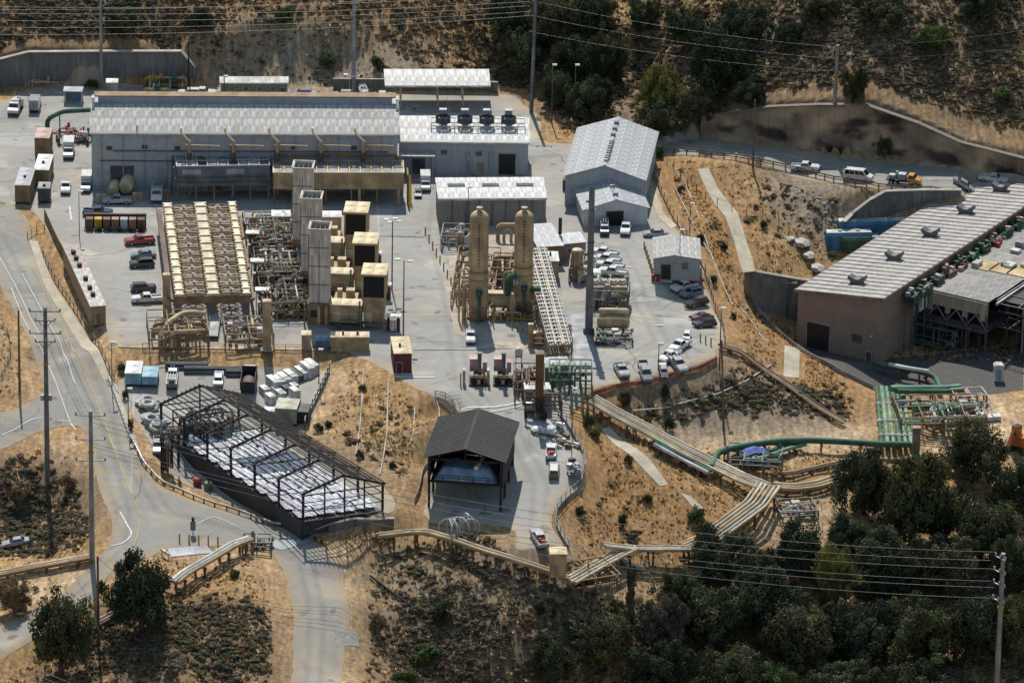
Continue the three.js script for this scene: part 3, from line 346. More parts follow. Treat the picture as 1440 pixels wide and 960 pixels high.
// the long compressor hall
{
  const s = site(128, 186, 559, 188, 12.2), D = 21.5, rise = 2.2, L = s.L;
  const g = gableX('compressor_hall', 'long grey metal hall with a whitish roof behind the cooler banks', s, D, rise, MAT.wallGrey, roofMats, 26, 2);
  mesh('ridge_wall', box(L - 2, 1.5, 0.3, L / 2, s.h + rise + 0.75, -D / 2), M([0.3, 0.34, 0.4], { map: ribMap }), g);
  mesh('ridge_cap', box(L - 0.4, 0.25, 2.6, L / 2, s.h + rise + 1.62, -D / 2 - 1.15), MAT.tanDark, g);
  for (const x of [0, L]) mesh('parapet', prism([[0, 0], [3.4, 0], [3.2, 1.8], [1.4, 1.8], [0, 0.3]], 0.45).rotateY(Math.PI / 2).translate(x - 0.2, s.h + rise - 0.2, -D / 2 + 2.4), MAT.white, g);
  const gr = mesh('girt', [box(L * 0.9, 0.18, 0.25, L * 0.52, 8.4, 0.14), box(L * 0.35, 0.18, 0.25, L * 0.2, 6.3, 0.14)], MAT.steel, g);
  mesh('gutter', box(L + 0.6, 0.22, 0.2, L / 2, s.h - 0.2, 0.5), MAT.greyLight, g); for (const [x, y] of [[3.5, 8.9], [10.5, 9.2], [17, 9], [20.5, 4.2], [28, 9.3], [40, 9.2], [52, 9.2]]) mesh('wall_vent', box(1.1, 0.8, 0.14, x, y, 0.08), MAT.greyDark, g);
  for (let i = 0; i < 14; i++) mesh('downspout', box(0.14, s.h - 0.6, 0.14, 2 + i * (L - 3) / 13.5, (s.h - 0.6) / 2, 0.09), MAT.greyLight, g);
  doorPart(g, 24.6, 0.06, 3.2, 6, MAT.tanDark, 0, 'roller_door'); doorPart(g, 6, 0.06, 4.6, 5.2, MAT.greyDark, 0, 'roller_door'); doorPart(g, 13, 0.06, 1.1, 2.2, MAT.grey);
  mesh('wall_lamp', [bx(0.5, 0.25, 0.5, 12, 9.4, 0.3)], MAT.lampWhite, g);
  const mast = mesh('roof_vent', [cyl(0.12, 0.12, 1.4, 9, s.h - 0.1, -0.6)], MAT.steel, g);
}
// the lower hall beside it, with the roof fans
{
  const s = site(561, 198, 743, 200, 6.9), D = 11.5, L = s.L, g = thing('service_hall', 'lower pale hall with a white roof carrying four big fans', 'building', s.p, s.ry);
  boxWalls(g, L, D, 6.85, MAT.wallGrey); mesh('gable', [prism([[0, 0], [D, 0], [D, 0.95]], 0.2).rotateY(Math.PI / 2).translate(0, 6.85, 0), prism([[0, 0], [D, 0], [D, 0.95]], 0.2).rotateY(Math.PI / 2).translate(L - 0.2, 6.85, 0), box(L - 0.5, 0.95, 0.2, L / 2, 7.3, -D + 0.1)], MAT.wallGrey, g);
  panels(g, 'roof_panel', V(-0.3, 6.87, 0.4), V(L + 0.6, 0, 0), V(0, 1, -D - 0.8), 12, 2, roofBright); mesh('fascia', box(L + 0.6, 0.3, 0.1, L / 2, 6.75, 0.46), MAT.white, g);
  doorPart(g, L - 4.2, 0.06, 3.4, 4.4, MAT.black, 0, 'roller_door'); doorPart(g, L - 9.5, 0.06, 1.2, 2.3, MAT.tan); doorPart(g, 4, 0.06, 2.6, 3.2, MAT.greyDark);
  for (const x of [7, 14, 18.4]) mesh('downspout', box(0.5, 4.2, 0.35, x, 2.6, 0.2), MAT.greyLight, g);
  for (const [x, y] of [[9, 4.6], [16, 4.4]]) windowPart(g, x, y, 0.05, 1.4, 1);
  const aw = mesh('awning', [box(7.2, 0.2, 2.6, 3.6, 4.6, 1.4), box(0.15, 4.5, 0.15, 0.4, 2.25, 2.5), box(0.15, 4.5, 0.15, 6.8, 2.25, 2.5)], MAT.offwhite, g);
  const y0 = 7.95, fr = [];
  const rack = thing('fan_rack', 'white steel frame on the lower hall roof holding the fans', 'frame', V(0, 0, 0).copy(g.localToWorld(V(0, 0, 0))), s.ry); rack.position.copy(s.p).add(V(0, 7.2, 0));
  const rx0 = 6.4, rx1 = L - 0.6; for (const z of [-4.6, -6.6, -9.4]) fr.push(box(rx1 - rx0, 0.16, 0.16, (rx0 + rx1) / 2, 1.3, z)); for (let i = 0; i <= 12; i++) { const x = rx0 + (rx1 - rx0) * i / 12; fr.push(box(0.12, 0.12, 4.8, x, 1.3, -7)); for (const z of [-4.6, -9.4]) fr.push(box(0.14, 1.5, 0.14, x, 0.6, z)); } for (let i = 0; i < 6; i++) fr.push(beam(V(rx0 + i * 3, 0.4, -4.6), V(rx0 + i * 3 + 3, 1.3, -4.6), 0.1)); mesh('frame', fr, MAT.greyLight, rack);
  for (let i = 0; i < 4; i++) { const lab = ['first', 'second', 'third', 'fourth'][i], x = rx0 + 2.4 + i * 4.4, f = thing('roof_fan', `large round fan with a grey hood, ${lab} from the left on the white hall roof`, 'fan', g.position.clone().add(V(x * Math.cos(s.ry), 8.55, -x * Math.sin(s.ry))).add(V(-6.9 * Math.sin(s.ry), 0, -6.9 * Math.cos(s.ry))), s.ry, 'fans on the lower hall roof');
    mesh('fan_ring', lathe([[1.5, 0], [1.55, 0], [1.45, 0.9], [1.6, 1.2], [1.5, 1.2], [1.36, 0.9], [1.4, 0]], 20), MAT.greyDark, f); mesh('blade', [0, 1, 2, 3].map((k) => box(2.6, 0.05, 0.35, 0, 0.7, 0, k * Math.PI / 4)), MAT.grey, f); mesh('hood', [bx(1.5, 0.9, 1.2, 0, 1.3, -1.6), bx(1.2, 1.4, 0.9, 0, -0.1, -1.9)], MAT.greyLight, f); }
}
// shade roof and low wall behind the halls
{
  const s = site(541, 121, 690, 121, 5), g = thing('shade_canopy', 'open white flat-roofed canopy on thin posts behind the lower hall', 'canopy', s.p, s.ry), D = 9.2;
  const sk = (x) => x - 0; panels(g, 'roof_panel', V(0, 5, 0), V(s.L, 0, 0), V(0, 0.35, -D), 10, 1, roofBright, 0.18, 0.02); mesh('fascia', box(s.L, 0.3, 0.1, s.L / 2, 4.95, 0.08), MAT.white, g);
  for (const x of [3.4, 11, 16.2]) for (const z of [-1, -D + 1]) mesh('post', bx(0.25, 4.98, 0.25, x, 0, z), MAT.greyLight, g); mesh('beam', [box(s.L - 0.4, 0.3, 0.2, s.L / 2, 4.8, -1), box(s.L - 0.4, 0.3, 0.2, s.L / 2, 4.85, -D + 1)], MAT.grey, g);
  wallPx('block_wall', 'low grey block wall behind the white canopy', [468,127,0,111, 560,128,0,112, 700,131,0,116], MAT.concreteDark, { th: 0.3 });
}
// office trailer at the back
{
  const s = site(310, 117, 404, 117, 3.4), g = thing('office_trailer', 'olive site trailer with an off-white roof behind the long hall', 'trailer', s.p, s.ry), L = s.L;
  mesh('body', box(L, 2.8, 3.4, L / 2, 1.9, -1.7), M([0.2, 0.19, 0.12], { map: ribMap }), g); mesh('roof', box(L + 0.5, 0.3, 4, L / 2, 3.45, -1.7), MAT.offwhite, g); for (const x of [2.3, 5.2, 8, 10.8]) windowPart(g, x, 2.2, 0.04, 1.1, 0.9); doorPart(g, L - 1, 0.04, 0.9, 2.4, MAT.greyDark); mesh('skirting', box(L - 0.3, 0.5, 3.2, L / 2, 0.25, -1.7), MAT.dark, g);
}
// the white barn and its lower front
{
  const s = site(795, 246, 906, 252, 6.4), D = 27.5;
  const g = gableZ('barn', 'long white gable-roofed barn with a ridge of small vents', s, D, 2.6, MAT.wallGrey, barnMats, 2, 12, 0.5);
  for (let i = 0; i < 9; i++) mesh('ridge_vent', [bx(0.7, 0.5, 0.7, s.L / 2, 9, -2 - i * 1.4), cyl(0.12, 0.12, 0.5, s.L / 2 + 0.5, 9, -2.6 - i * 1.4)], i % 2 ? MAT.grey : MAT.greyLight, g);
  for (let i = 0; i < 3; i++) mesh('ridge_vent', bx(0.9, 0.6, 0.9, s.L / 2, 9, -17 - i * 3.5), MAT.grey, g);
  for (const z of [-4, -10, -16, -22]) { windowPart(g, -0.05, 3.4, z, 1.6, 1.2, Math.PI / 2); } doorPart(g, -0.05, -12.6, 1.4, 2.6, MAT.blue, Math.PI / 2); mesh('wall_unit', [bx(1.2, 2, 1.6, -0.7, 0.2, -9), bx(1, 1.2, 1, -0.6, 3.2, -19)], MAT.greyDark, g);
  const t = site(822, 294, 911, 291, 3.7), e = gableZ('barn_extension', 'low white gabled front bay of the barn with a dark doorway', t, 10.2, 1.9, M([0.58, 0.6, 0.63], { map: ribMap }), barnMats, 2, 5, 0.45);
  const x = t.L * 0.5; doorPart(e, x - 0.2, 0.06, 3.4, 3.1, MAT.black, 0, 'roller_door'); for (const [z, k] of [[-2, 0.7], [-6.5, 0.6], [-9, 0.8]]) mesh('roof_vent', [bx(k, k * 0.9, k, x, 5.6, z), cyl(0.2, 0.2, 0.7, x + 0.5, 5.5, z)], MAT.greyLight, e);
}
// grey shed with skylights
{
  const s = site(617, 279, 768, 278, 5.8), D = 10.6, L = s.L, g = thing('storage_building', 'dark grey metal building with a bright white roof and three skylights', 'building', s.p, s.ry);
  boxWalls(g, L, D, 5.75, MAT.wallDark); panels(g, 'roof_panel', V(-0.2, 5.77, 0.3), V(L + 0.4, 0, 0), V(0, 0.25, -D - 0.5), 10, 2, roofBright, 0.12); mesh('fascia', [box(L + 0.4, 0.45, 0.1, L / 2, 5.7, 0.37)], MAT.white, g);
  for (const k of [0.18, 0.5, 0.82]) mesh('skylight', box(L * 0.16, 0.14, 1.5, L * k, 6.12, -6.6), M([0.12, 0.14, 0.17], { rough: 0.25 }), g);
  doorPart(g, -0.05, -5, 3, 3.6, MAT.greyDark, Math.PI / 2, 'roller_door'); doorPart(g, L - 2, 0.05, 1.1, 2.2, MAT.greyLight); for (let i = 1; i < 8; i++) mesh('pilaster', box(0.18, 5.5, 0.12, L * i / 8, 2.75, 0.07), MAT.steel, g);
}
// small pale building on the right of the drive
{
  const s = site(921, 363, 985, 364, 4.5), g = gableZ('site_office', 'small pale metal building with a white ribbed roof beside the parked cars', s, 10.8, 0.7, M([0.36, 0.36, 0.37], { map: ribMap, bumpMap: ribBump, bumpScale: 0.03 }), roofMats, 4, 3, 0.25, -0.6), ribs = [];
  for (let i = 0; i < 7; i++) ribs.push(beam(V(0.4 + i * 0.55, 4.68 + i * 0.09, 0.2), V(0.4 + i * 0.55, 4.68 + i * 0.09, -11), 0.12, 0.16)); mesh('roof_rib', ribs, MAT.greyLight, g);
  doorPart(g, 2.2, 0.06, 1.9, 3.3, MAT.black); windowPart(g, 5.8, 3, 0.06, 1.4, 1.5); mesh('step', bx(2.4, 0.3, 1.1, 2.2, 0, 0.6), MAT.concrete, g);
}
// low grey roofs by the vessels
{
  const s = site(757, 347, 791, 345, 4.2), g = thing('pump_house', 'low pump house with a pale grey sheet roof behind the right vessel', 'building', s.p, s.ry); boxWalls(g, s.L, 11, 4.15, MAT.tanDark); panels(g, 'roof_panel', V(-0.3, 4.2, 0.3), V(s.L + 0.6, 0, 0), V(0, 0.35, -11.6), 3, 3, barnMats); mesh('chimney', cyl(0.35, 0.35, 3.4, s.L + 0.8, 4.2, -6), MAT.dark, g); doorPart(g, 2, 0.05, 1, 2.1, MAT.dark);
  const t = site(791, 343, 824, 340, 3.6), e = thing('control_house', 'low brown walled control house with a pale lean-to roof', 'building', t.p, t.ry); boxWalls(e, t.L, 4.4, 3.55, MAT.wallBrown); panels(e, 'roof_panel', V(-0.2, 3.6, 0.3), V(t.L + 0.4, 0, 0), V(0, 0.3, -5), 2, 1, barnMats); windowPart(e, 1.6, 2, 0.05, 1.2, 0.9); doorPart(e, 3.4, 0.05, 1, 2.1, MAT.dark);
}
// long flat building by the road fence
{
  const a = P(127, 431, 0), b = P(149, 430, 0), s = { p: P(127, 456, 0), ry: 0 }, q0 = P(127, 431, 3.7), q1 = P(149, 430, 3.7), f0 = P(88, 346, 3.7), L = q0.distanceTo(q1), D = q0.distanceTo(f0), dir = q0.clone().sub(f0);
  const ry = Math.atan2(dir.x, dir.z), g = thing('long_enclosure', 'long narrow brown enclosure with a pinkish white flat roof beside the road fence', 'building', V(q0.x, 0, q0.z), ry), w = L * Math.cos(ry);
  boxWalls(g, w, D, 3.65, M([0.3, 0.22, 0.13], { map: ribMap })); const whites = variants([0.62, 0.57, 0.5], 3, 0.05, { map: streakMap }), pinks = variants([0.5, 0.4, 0.35], 2, 0.06, { map: streakMap });
  panels(g, 'roof_panel', V(-0.15, 3.66, 0.2), V(w + 0.3, 0, 0), V(0, 0, -D * 0.62), 1, 6, whites, 0.15); panels(g, 'roof_panel', V(-0.15, 3.66, 0.2 - D * 0.62), V(w + 0.3, 0, 0), V(0, 0, -D * 0.39), 1, 4, pinks, 0.15);
  for (const k of [0.16, 0.27, 0.42, 0.64, 0.76, 0.86]) mesh('roof_vent', bx(0.8, 0.7, 1, w * 0.45, 3.8, -D * k), MAT.dark, g); doorPart(g, w / 2, 0.06, 1, 2.2, MAT.tanDark);
}
// the brown hall in the right valley: one slope, falling to the left
const rightHall = (() => {
  const hb = -12, he = -0.4, up = 2.2, a = P(1123, 407, he), b = P(1241, 419, he + up), c = P(1371, 257, he), ex = V(b.x - a.x, 0, b.z - a.z), L = ex.length(), ry = Math.atan2(-ex.z, ex.x), D = Math.abs(c.clone().sub(a).dot(V(Math.sin(ry), 0, Math.cos(ry))));
  const g = thing('brown_hall', 'big brown metal hall with a ribbed taupe roof and five roof vents', 'building', V(a.x, hb, a.z), ry), h = he - hb, br = M([0.27, 0.205, 0.16], { map: ribMap, bumpMap: ribBump, bumpScale: 0.03 });
  boxWalls(g, L, D, h - 0.05, br);
  mesh('gable', [prism([[0, 0], [L, 0], [L, up - 0.05]], 0.2).translate(0, h - 0.05, -0.2), prism([[0, 0], [L, 0], [L, up - 0.05]], 0.2).translate(0, h - 0.05, -D), box(0.2, up - 0.05, D - 0.4, L - 0.1, h + up / 2 - 0.07, -D / 2)], br, g);
  const n = 34, o = V(-0.5, h - 0.06, 0.5), e = V(L + 1, up * (L + 1) / L, 0); panels(g, 'roof_panel', o, e, V(0, 0, -D - 1), 1, n, taupeRoof, 0.1, 0.02);
  const ribs = []; for (let i = 0; i <= n; i++) { const z = 0.5 - i * (D + 1) / n; ribs.push(beam(V(-0.5, h + 0.1, z), V(L + 0.5, h + up + 0.2, z), 0.26, 0.2)); } mesh('roof_rib', ribs, M([0.42, 0.39, 0.36]), g);
  mesh('trim', [beam(V(-0.5, h - 0.22, 0.58), V(L + 0.5, h + up - 0.14, 0.58), 0.12, 0.3), box(0.12, 0.3, D + 1, -0.56, h - 0.15, -D / 2), box(0.12, 0.3, D + 1, L + 0.56, h + up - 0.1, -D / 2)], MAT.tanDark, g);
  for (let i = 0; i < 5; i++) { const z = -D * (0.09 + i * 0.213), y = h + up * 0.52; mesh('roof_vent', [prism([[-1.9, 1.1], [-1.7, 1.6], [-0.5, 1.15], [0.5, 1.15], [1.5, 1.9], [1.8, 1.5], [0.8, 0], [-0.8, 0]], 1.5).translate(L * 0.52, y, z - 0.75), bx(2.6, 0.35, 1.9, L * 0.52, y - 0.15, z)], MAT.steel, g); }
  doorPart(g, L * 0.26, 0.06, L * 0.27, 5.6, MAT.black, 0, 'roller_door'); mesh('louvre', [box(2, 1.6, 0.12, L * 0.72, 4.4, 0.08)], MAT.greyDark, g); mesh('wall_lamp', bx(0.4, 0.3, 0.4, L * 0.9, 5.5, 0.25), MAT.lampWhite, g); doorPart(g, L * 0.87, 0.06, 1.1, 2.2, MAT.greyDark);
  return { g, L, D, h, ry, hb, up };
})();
// dark roofed shed
{
  const hb = -6.7, s = site(601, 641, 707, 648, 3.6, hb), rise = 1.9, g = thing('open_shed', 'tall open-fronted shed with a dark ribbed gable roof', 'shed', s.p, s.ry), L = s.L, h = s.h, r0 = P(654, 631, 7.4), r1 = P(670, 579, 7.4), D = Math.abs(r0.z - r1.z) * 1.02;
  const q = P(617, 592, 4.2), sh = 0; g.rotation.y = s.ry;
  for (let i = 0; i < 4; i++) for (const x of [0.3, L - 0.3]) mesh('post', bx(0.4, h - 0.05, 0.4, x, 0, -0.4 - i * (D - 0.8) / 3), MAT.darkRust, g);
  panels(g, 'roof_panel', V(-0.7, h - 0.2, 0.6), V(L / 2 + 0.7, rise + 0.25, 0), V(0, 0, -D - 1.2), 1, 14, darkRoof, 0.1); panels(g, 'roof_panel', V(L + 0.7, h - 0.2, 0.6), V(-L / 2 - 0.7, rise + 0.25, 0), V(0, 0, -D - 1.2), 1, 14, darkRoof, 0.1);
  { const ribs = []; for (let i = 0; i <= 22; i++) { const z = 0.6 - i * (D + 1.2) / 22; ribs.push(beam(V(-0.7, h - 0.02, z), V(L / 2, h + rise + 0.22, z), 0.16, 0.16), beam(V(L + 0.7, h - 0.02, z), V(L / 2, h + rise + 0.22, z), 0.16, 0.16)); } mesh('roof_rib', ribs, M([0.1, 0.1, 0.102]), g); }
  for (let i = 0; i < 4; i++) { const z = -0.4 - i * (D - 0.8) / 3; mesh('rafter', [beam(V(0, h - 0.25, z), V(L / 2, h + rise - 0.3, z), 0.25, 0.35), beam(V(L, h - 0.25, z), V(L / 2, h + rise - 0.3, z), 0.25, 0.35), beam(V(0.3, h - 0.6, z), V(L - 0.3, h - 0.6, z), 0.2, 0.3), beam(V(L / 2, h - 0.6, z), V(L / 2, h + rise - 0.4, z), 0.2)], MAT.darkRust, g); }
  mesh('wall', [box(0.12, 5, D - 1, 0.06, h - 3, -D / 2), box(0.12, 5, D - 1, L - 0.06, h - 3, -D / 2), box(L - 0.6, h - 0.5, 0.12, L / 2, h / 2, -D + 0.3)], MAT.darkRust, g); mesh('ridge_cap', beam(V(L / 2, h + rise + 0.14, 0.6), V(L / 2, h + rise + 0.14, -D - 0.6), 0.5, 0.12), MAT.dark, g);
  mesh('loft_floor', [box(L - 1, 0.25, D - 1.6, L / 2, 5.2, -D / 2), box(L - 0.8, 0.4, 0.25, L / 2, 5.2, -0.8)], MAT.darkRust, g); mesh('railing', [box(L - 1, 0.08, 0.08, L / 2, 6.4, -0.9), box(L - 1, 0.08, 0.08, L / 2, 5.9, -0.9)].concat([0.2, 0.4, 0.6, 0.8].map((k) => box(0.1, 1.2, 0.1, L * k, 5.9, -0.9))), MAT.darkRust, g);
  const W2 = (x, z) => g.position.clone().add(V(x, 0, z).applyAxisAngle(Yax, s.ry));
  const fold = (w, d, hh, seed) => { const q2 = rng(seed), gg = new THREE.PlaneGeometry(w, d, 26, 14).rotateX(-Math.PI / 2), p = gg.attributes.position; for (let i = 0; i < p.count; i++) { const x = p.getX(i), z = p.getZ(i), e = Math.min(1, (w / 2 - Math.abs(x)) / (w * 0.14), (d / 2 - Math.abs(z)) / (d * 0.16)); p.setY(i, hh * e * (0.8 + 0.3 * fbm(x * 0.5 + seed, z * 0.5)) + 0.05); } gg.computeVertexNormals(); return gg; };
  const tp = thing('tarp_pile', 'blue tarpaulins heaped on the loft of the dark roofed shed', 'tarp', W2(L / 2, -4).add(V(0, 5.35, 0)), s.ry); mesh('sheet', fold(L - 2, 6, 2.8, 4), M([0.22, 0.36, 0.52], { rough: 0.4 }), tp); const w2 = mesh('white_roll', [pipe(V(1.8, 2.6, 2.6), V(2.6, 2.9, -2.2), 0.4)], MAT.white, tp);
}
// ---------- process equipment ----------
const localTo = (g, x, y, z) => g.position.clone().add(V(x, y, z).applyAxisAngle(Yax, g.rotation.y));
function valve(g, p, s, m = MAT.green) { const v = mesh('valve', [new THREE.SphereGeometry(s, 8, 6), cyl(s * 0.25, s * 0.25, s * 1.6, 0, 0, 0, 6), new THREE.CylinderGeometry(s * 1.2, s * 1.2, s * 0.4, 10).rotateZ(Math.PI / 2).translate(s * 1.1, 0, 0), new THREE.CylinderGeometry(s * 1.2, s * 1.2, s * 0.4, 10).rotateZ(Math.PI / 2).translate(-s * 1.1, 0, 0)], m, g); v.position.copy(p); mesh('handwheel', new THREE.TorusGeometry(s * 0.9, s * 0.14, 5, 12).rotateX(Math.PI / 2).translate(0, s * 1.7, 0), MAT.grey, v); return v; }
// frames, pipes and valves of a process skid, each pipe its own part
function skid(name, label, p, ry, w, d, h, n, mats, seed, o = {}) {
  const g = thing(name, label, o.cat ?? 'pipework', p, ry, o.group), q = rng(seed), u = (a, b) => a + (b - a) * q(), cols = [], nx = Math.max(2, Math.round(w / 4)), nz = Math.max(2, Math.round(d / 5));
  if (!o.bare) { for (let i = 0; i <= nx; i++) for (let j = 0; j <= nz; j++) if (q() < 0.75) cols.push(bx(0.2, h, 0.2, w * i / nx, 0, -d * j / nz)); for (const y of [h * 0.55, h]) { for (let j = 0; j <= nz; j++) cols.push(box(w, 0.18, 0.18, w / 2, y, -d * j / nz)); for (let i = 0; i <= nx; i++) cols.push(box(0.18, 0.18, d, w * i / nx, y, -d / 2)); } mesh('frame', cols, o.frame ?? MAT.steel, g); }
  for (let k = 0; k < n; k++) {
    const m = mats[(q() * mats.length) | 0], r = u(0.09, 0.3) * (o.fat ?? 1), y = u(0.4, h * 1.02), along = q() < 0.5; let a, b;
    if (along) { const z = -u(0, d), x0 = u(0, w * 0.5), x1 = Math.min(w, x0 + u(w * 0.25, w * 0.8)); a = V(x0, y, z); b = V(x1, y, z); } else { const x = u(0, w), z0 = -u(0, d * 0.6), z1 = Math.max(-d, z0 - u(2, d * 0.7)); a = V(x, y, z0); b = V(x, y, z1); }
    const pts = [V(a.x, 0, a.z), a, b]; if (q() < 0.7) pts.push(V(b.x, q() < 0.6 ? 0 : y + u(0.6, 1.6), b.z)); mesh('pipe', run(pts, r, 7), m, g);
    if (q() < (o.valves ?? 0.5)) valve(g, a.clone().lerp(b, u(0.3, 0.7)), r * 1.6, q() < 0.45 ? MAT.green : q() < 0.6 ? m : MAT.greyLight);
  }
  for (let k = 0; k < (o.drums ?? 0); k++) { const r = u(0.4, 0.8), hh = u(1.6, h * 1.15), x = u(0.5, w - 0.5), z = -u(0.5, d - 0.5); mesh('drum', lathe([[0, 0.2], [r * 0.6, 0.3], [r, 0.6], [r, hh], [r * 0.6, hh + 0.35], [0, hh + 0.45]], 12).translate(x, 0, z), mats[(q() * mats.length) | 0], g); }
  for (let k = 0; k < (o.boxes ?? 0); k++) { const x = u(0.6, w - 0.6), z = -u(0.6, d - 0.6), s = u(0.7, 1.6); mesh('cabinet', [bx(s, s * 1.3, s * 0.8, x, u(0, h * 0.4), z)], q() < 0.5 ? MAT.white : q() < 0.5 ? MAT.tanLight : MAT.greyLight, g); }
  return g;
}
const TANS = [MAT.tan, MAT.tan, MAT.tanDark, MAT.beige, MAT.tanLight], MIX = [MAT.tan, MAT.beige, MAT.tanDark, MAT.tanLight, MAT.greyLight, MAT.tanDark, MAT.white, MAT.green, MAT.rust, MAT.beige, MAT.rust, MAT.tan];
// three modules of the big tan fan cooler
{
  const h = 4.7, a = P(246, 418, h), b = P(352, 417, h), f0 = P(229, 291, h), L = a.distanceTo(b), ry = Math.atan2(-(f0.x - a.x) * -1, -(f0.z - a.z) * -1) , ax = a.clone().sub(f0); const yaw = Math.atan2(ax.x, ax.z), D = ax.length(), m = D / 3;
  const g = thing('fan_cooler', 'nearest tan cooler module with two rows of four fans', 'air cooler', V(a.x, 0, a.z), yaw, 'modules of the tan fan cooler');
  const fr = 1.78, xs = [L * 0.272, L * 0.745], zs = [0, 1, 2, 3].map((k) => -m * (0.125 + k * 0.25));
  // deck: strips with a toothed edge round the fans, plate by plate
  const plates = variants([0.8, 0.69, 0.49], 5, 0.22), strip = (x0, x1) => { for (let k = 0; k < 8; k++) { const z0 = -m * k / 8, sh = [[x0, z0 - 0.02], [x1, z0 - 0.02], [x1 - 0.5, z0 - m / 16], [x1, z0 - m / 8 + 0.02], [x0, z0 - m / 8 + 0.02], [x0 + 0.5, z0 - m / 16]].map(([x, z]) => [x, -z]); const gg = prism(sh, 0.5).rotateX(-Math.PI / 2).translate(0, h + 0.1 + (k % 2) * 0.3, 0); mesh('deck_plate', gg, plates[k % 3], g); } };
  strip(-0.2, L * 0.13); strip(L * 0.415, L * 0.6); strip(L * 0.885, L + 0.15);
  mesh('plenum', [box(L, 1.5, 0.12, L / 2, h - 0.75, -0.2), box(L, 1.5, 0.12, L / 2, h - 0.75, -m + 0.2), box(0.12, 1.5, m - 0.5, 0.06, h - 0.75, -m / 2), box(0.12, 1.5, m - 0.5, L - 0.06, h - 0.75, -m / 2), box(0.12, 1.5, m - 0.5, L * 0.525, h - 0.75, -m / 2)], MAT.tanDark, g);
  const tubes = []; for (let i = 0; i < 28; i++) tubes.push(box(L - 0.3, 0.08, 0.1, L / 2, h - 1.35, -0.5 - i * (m - 1) / 28)); mesh('tube_bundle', tubes, MAT.tanDark, g);
  for (const z of zs) for (const x of xs) {
    const r = mesh('fan_ring', lathe([[fr, -0.35], [fr + 0.06, -0.35], [fr + 0.06, 0.4], [fr + 0.1, 0.45], [fr, 0.45], [fr, -0.35]], 22), (R() < 0.3 ? MAT.tanDark : R() < 0.3 ? MAT.tanLight : MAT.tan), g); r.position.set(x, h + 0.1, z);
    mesh('fan_beam', [box(fr * 2.1, 0.62, 0.16, 0, 0.32, fr * 0.98), box(fr * 2.05, 0.1, 0.14, 0, 0.62, 0.5)], R() < 0.5 ? MAT.tan : MAT.tanLight, r); mesh('blade', [0, 1, 2].map((k) => box(fr * 1.9, 0.04, 0.34, 0, 0.16, 0, k * Math.PI / 3 + x + z)), MAT.greyLight, r); mesh('motor', [cyl(0.28, 0.28, 0.6, 0, 0.24, 0, 10), box(fr * 2, 0.09, 0.12, 0, 0.5, 0.1), box(0.3, 0.18, 0.7, 0.3, 0.6, 0.3)], MAT.offwhite, r); mesh('guard', [box(fr * 2.02, 0.05, 0.05, 0, 0.8, 0.55), box(fr * 2.02, 0.05, 0.05, 0, 0.8, -0.55)], MAT.tanLight, r);
  }
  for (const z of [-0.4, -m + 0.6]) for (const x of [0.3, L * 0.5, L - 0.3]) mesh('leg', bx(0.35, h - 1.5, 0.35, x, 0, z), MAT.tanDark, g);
  mesh('brace', [beam(V(0.3, 0.2, -0.4), V(0.3, h - 1.5, -m + 0.6), 0.14), beam(V(L - 0.3, 0.2, -0.4), V(L - 0.3, h - 1.5, -m + 0.6), 0.14)], MAT.tanDark, g);
  mesh('header', [...run([V(-0.7, 0.4, -m + 1), V(-0.7, 3.6, -m + 1), V(-0.7, 3.6, -1), V(0.2, 3.6, -1)], 0.3), ...run([V(L + 0.7, 0.4, -m + 2), V(L + 0.7, 3.4, -m + 2), V(L + 0.7, 3.4, -1.4), V(L - 0.2, 3.4, -1.4)], 0.3)], MAT.tanDark, g); mesh('walkway', [box(1.1, 0.08, m, -0.9, h - 0.4, -m / 2), box(0.05, 0.05, m, -1.4, h + 0.6, -m / 2), ...[0, 1, 2, 3, 4].map((k) => box(0.06, 1, 0.06, -1.4, h + 0.1, -0.5 - k * (m - 1) / 4))], MAT.rust, g);
  dup(g, localTo(g, 0, 0, -m), yaw, 'middle tan cooler module with two rows of four fans'); dup(g, localTo(g, 0, 0, -2 * m), yaw, 'farthest tan cooler module with two rows of four fans');
  globalThis.coolG = null;
  const st = thing('gangway', 'grey sloping walkway in front of the nearest tan cooler module', 'walkway', localTo(g, L * 0.5, 0, 5)); mesh('deck', box(1.9, 0.12, 11, 0, 0.9, 0), MAT.greyLight, st); mesh('rail', [box(0.06, 0.06, 11, -0.95, 1.9, 0), box(0.06, 0.06, 11, 0.95, 1.9, 0)].concat([-5, -2.5, 0, 2.5, 5].flatMap((z) => [bx(0.06, 1.9, 0.06, -0.95, 0, z), bx(0.06, 1.9, 0.06, 0.95, 0, z)])), MAT.steel, st);
  skid('pipe_manifold', 'tangle of tan pipes and loops in front of the cooler, left of the walkway', localTo(g, -5.5, 0, 13.8), yaw, 11, 11, 3.4, 30, TANS, 5, { fat: 1.35, valves: 0.3, frame: MAT.tanDark });
  skid('pipe_manifold', 'low tan and grey pipes in front of the cooler, right of the walkway', localTo(g, L * 0.5 + 1.6, 0, 14), yaw, 9, 9, 2.6, 18, MIX, 6, { fat: 1.1, boxes: 3, frame: MAT.tanDark });
  const big = thing('bent_pipe', 'thick pale tan pipe arching over the manifold left of the walkway', 'pipe', localTo(g, -1, 0, 9)); mesh('pipe', run([V(-1.5, 0, 3), V(-1.2, 3.6, 2), V(2, 4.2, -3), V(6, 3.4, -4.5)], 0.5, 10, 1.4), MAT.tanLight, big);
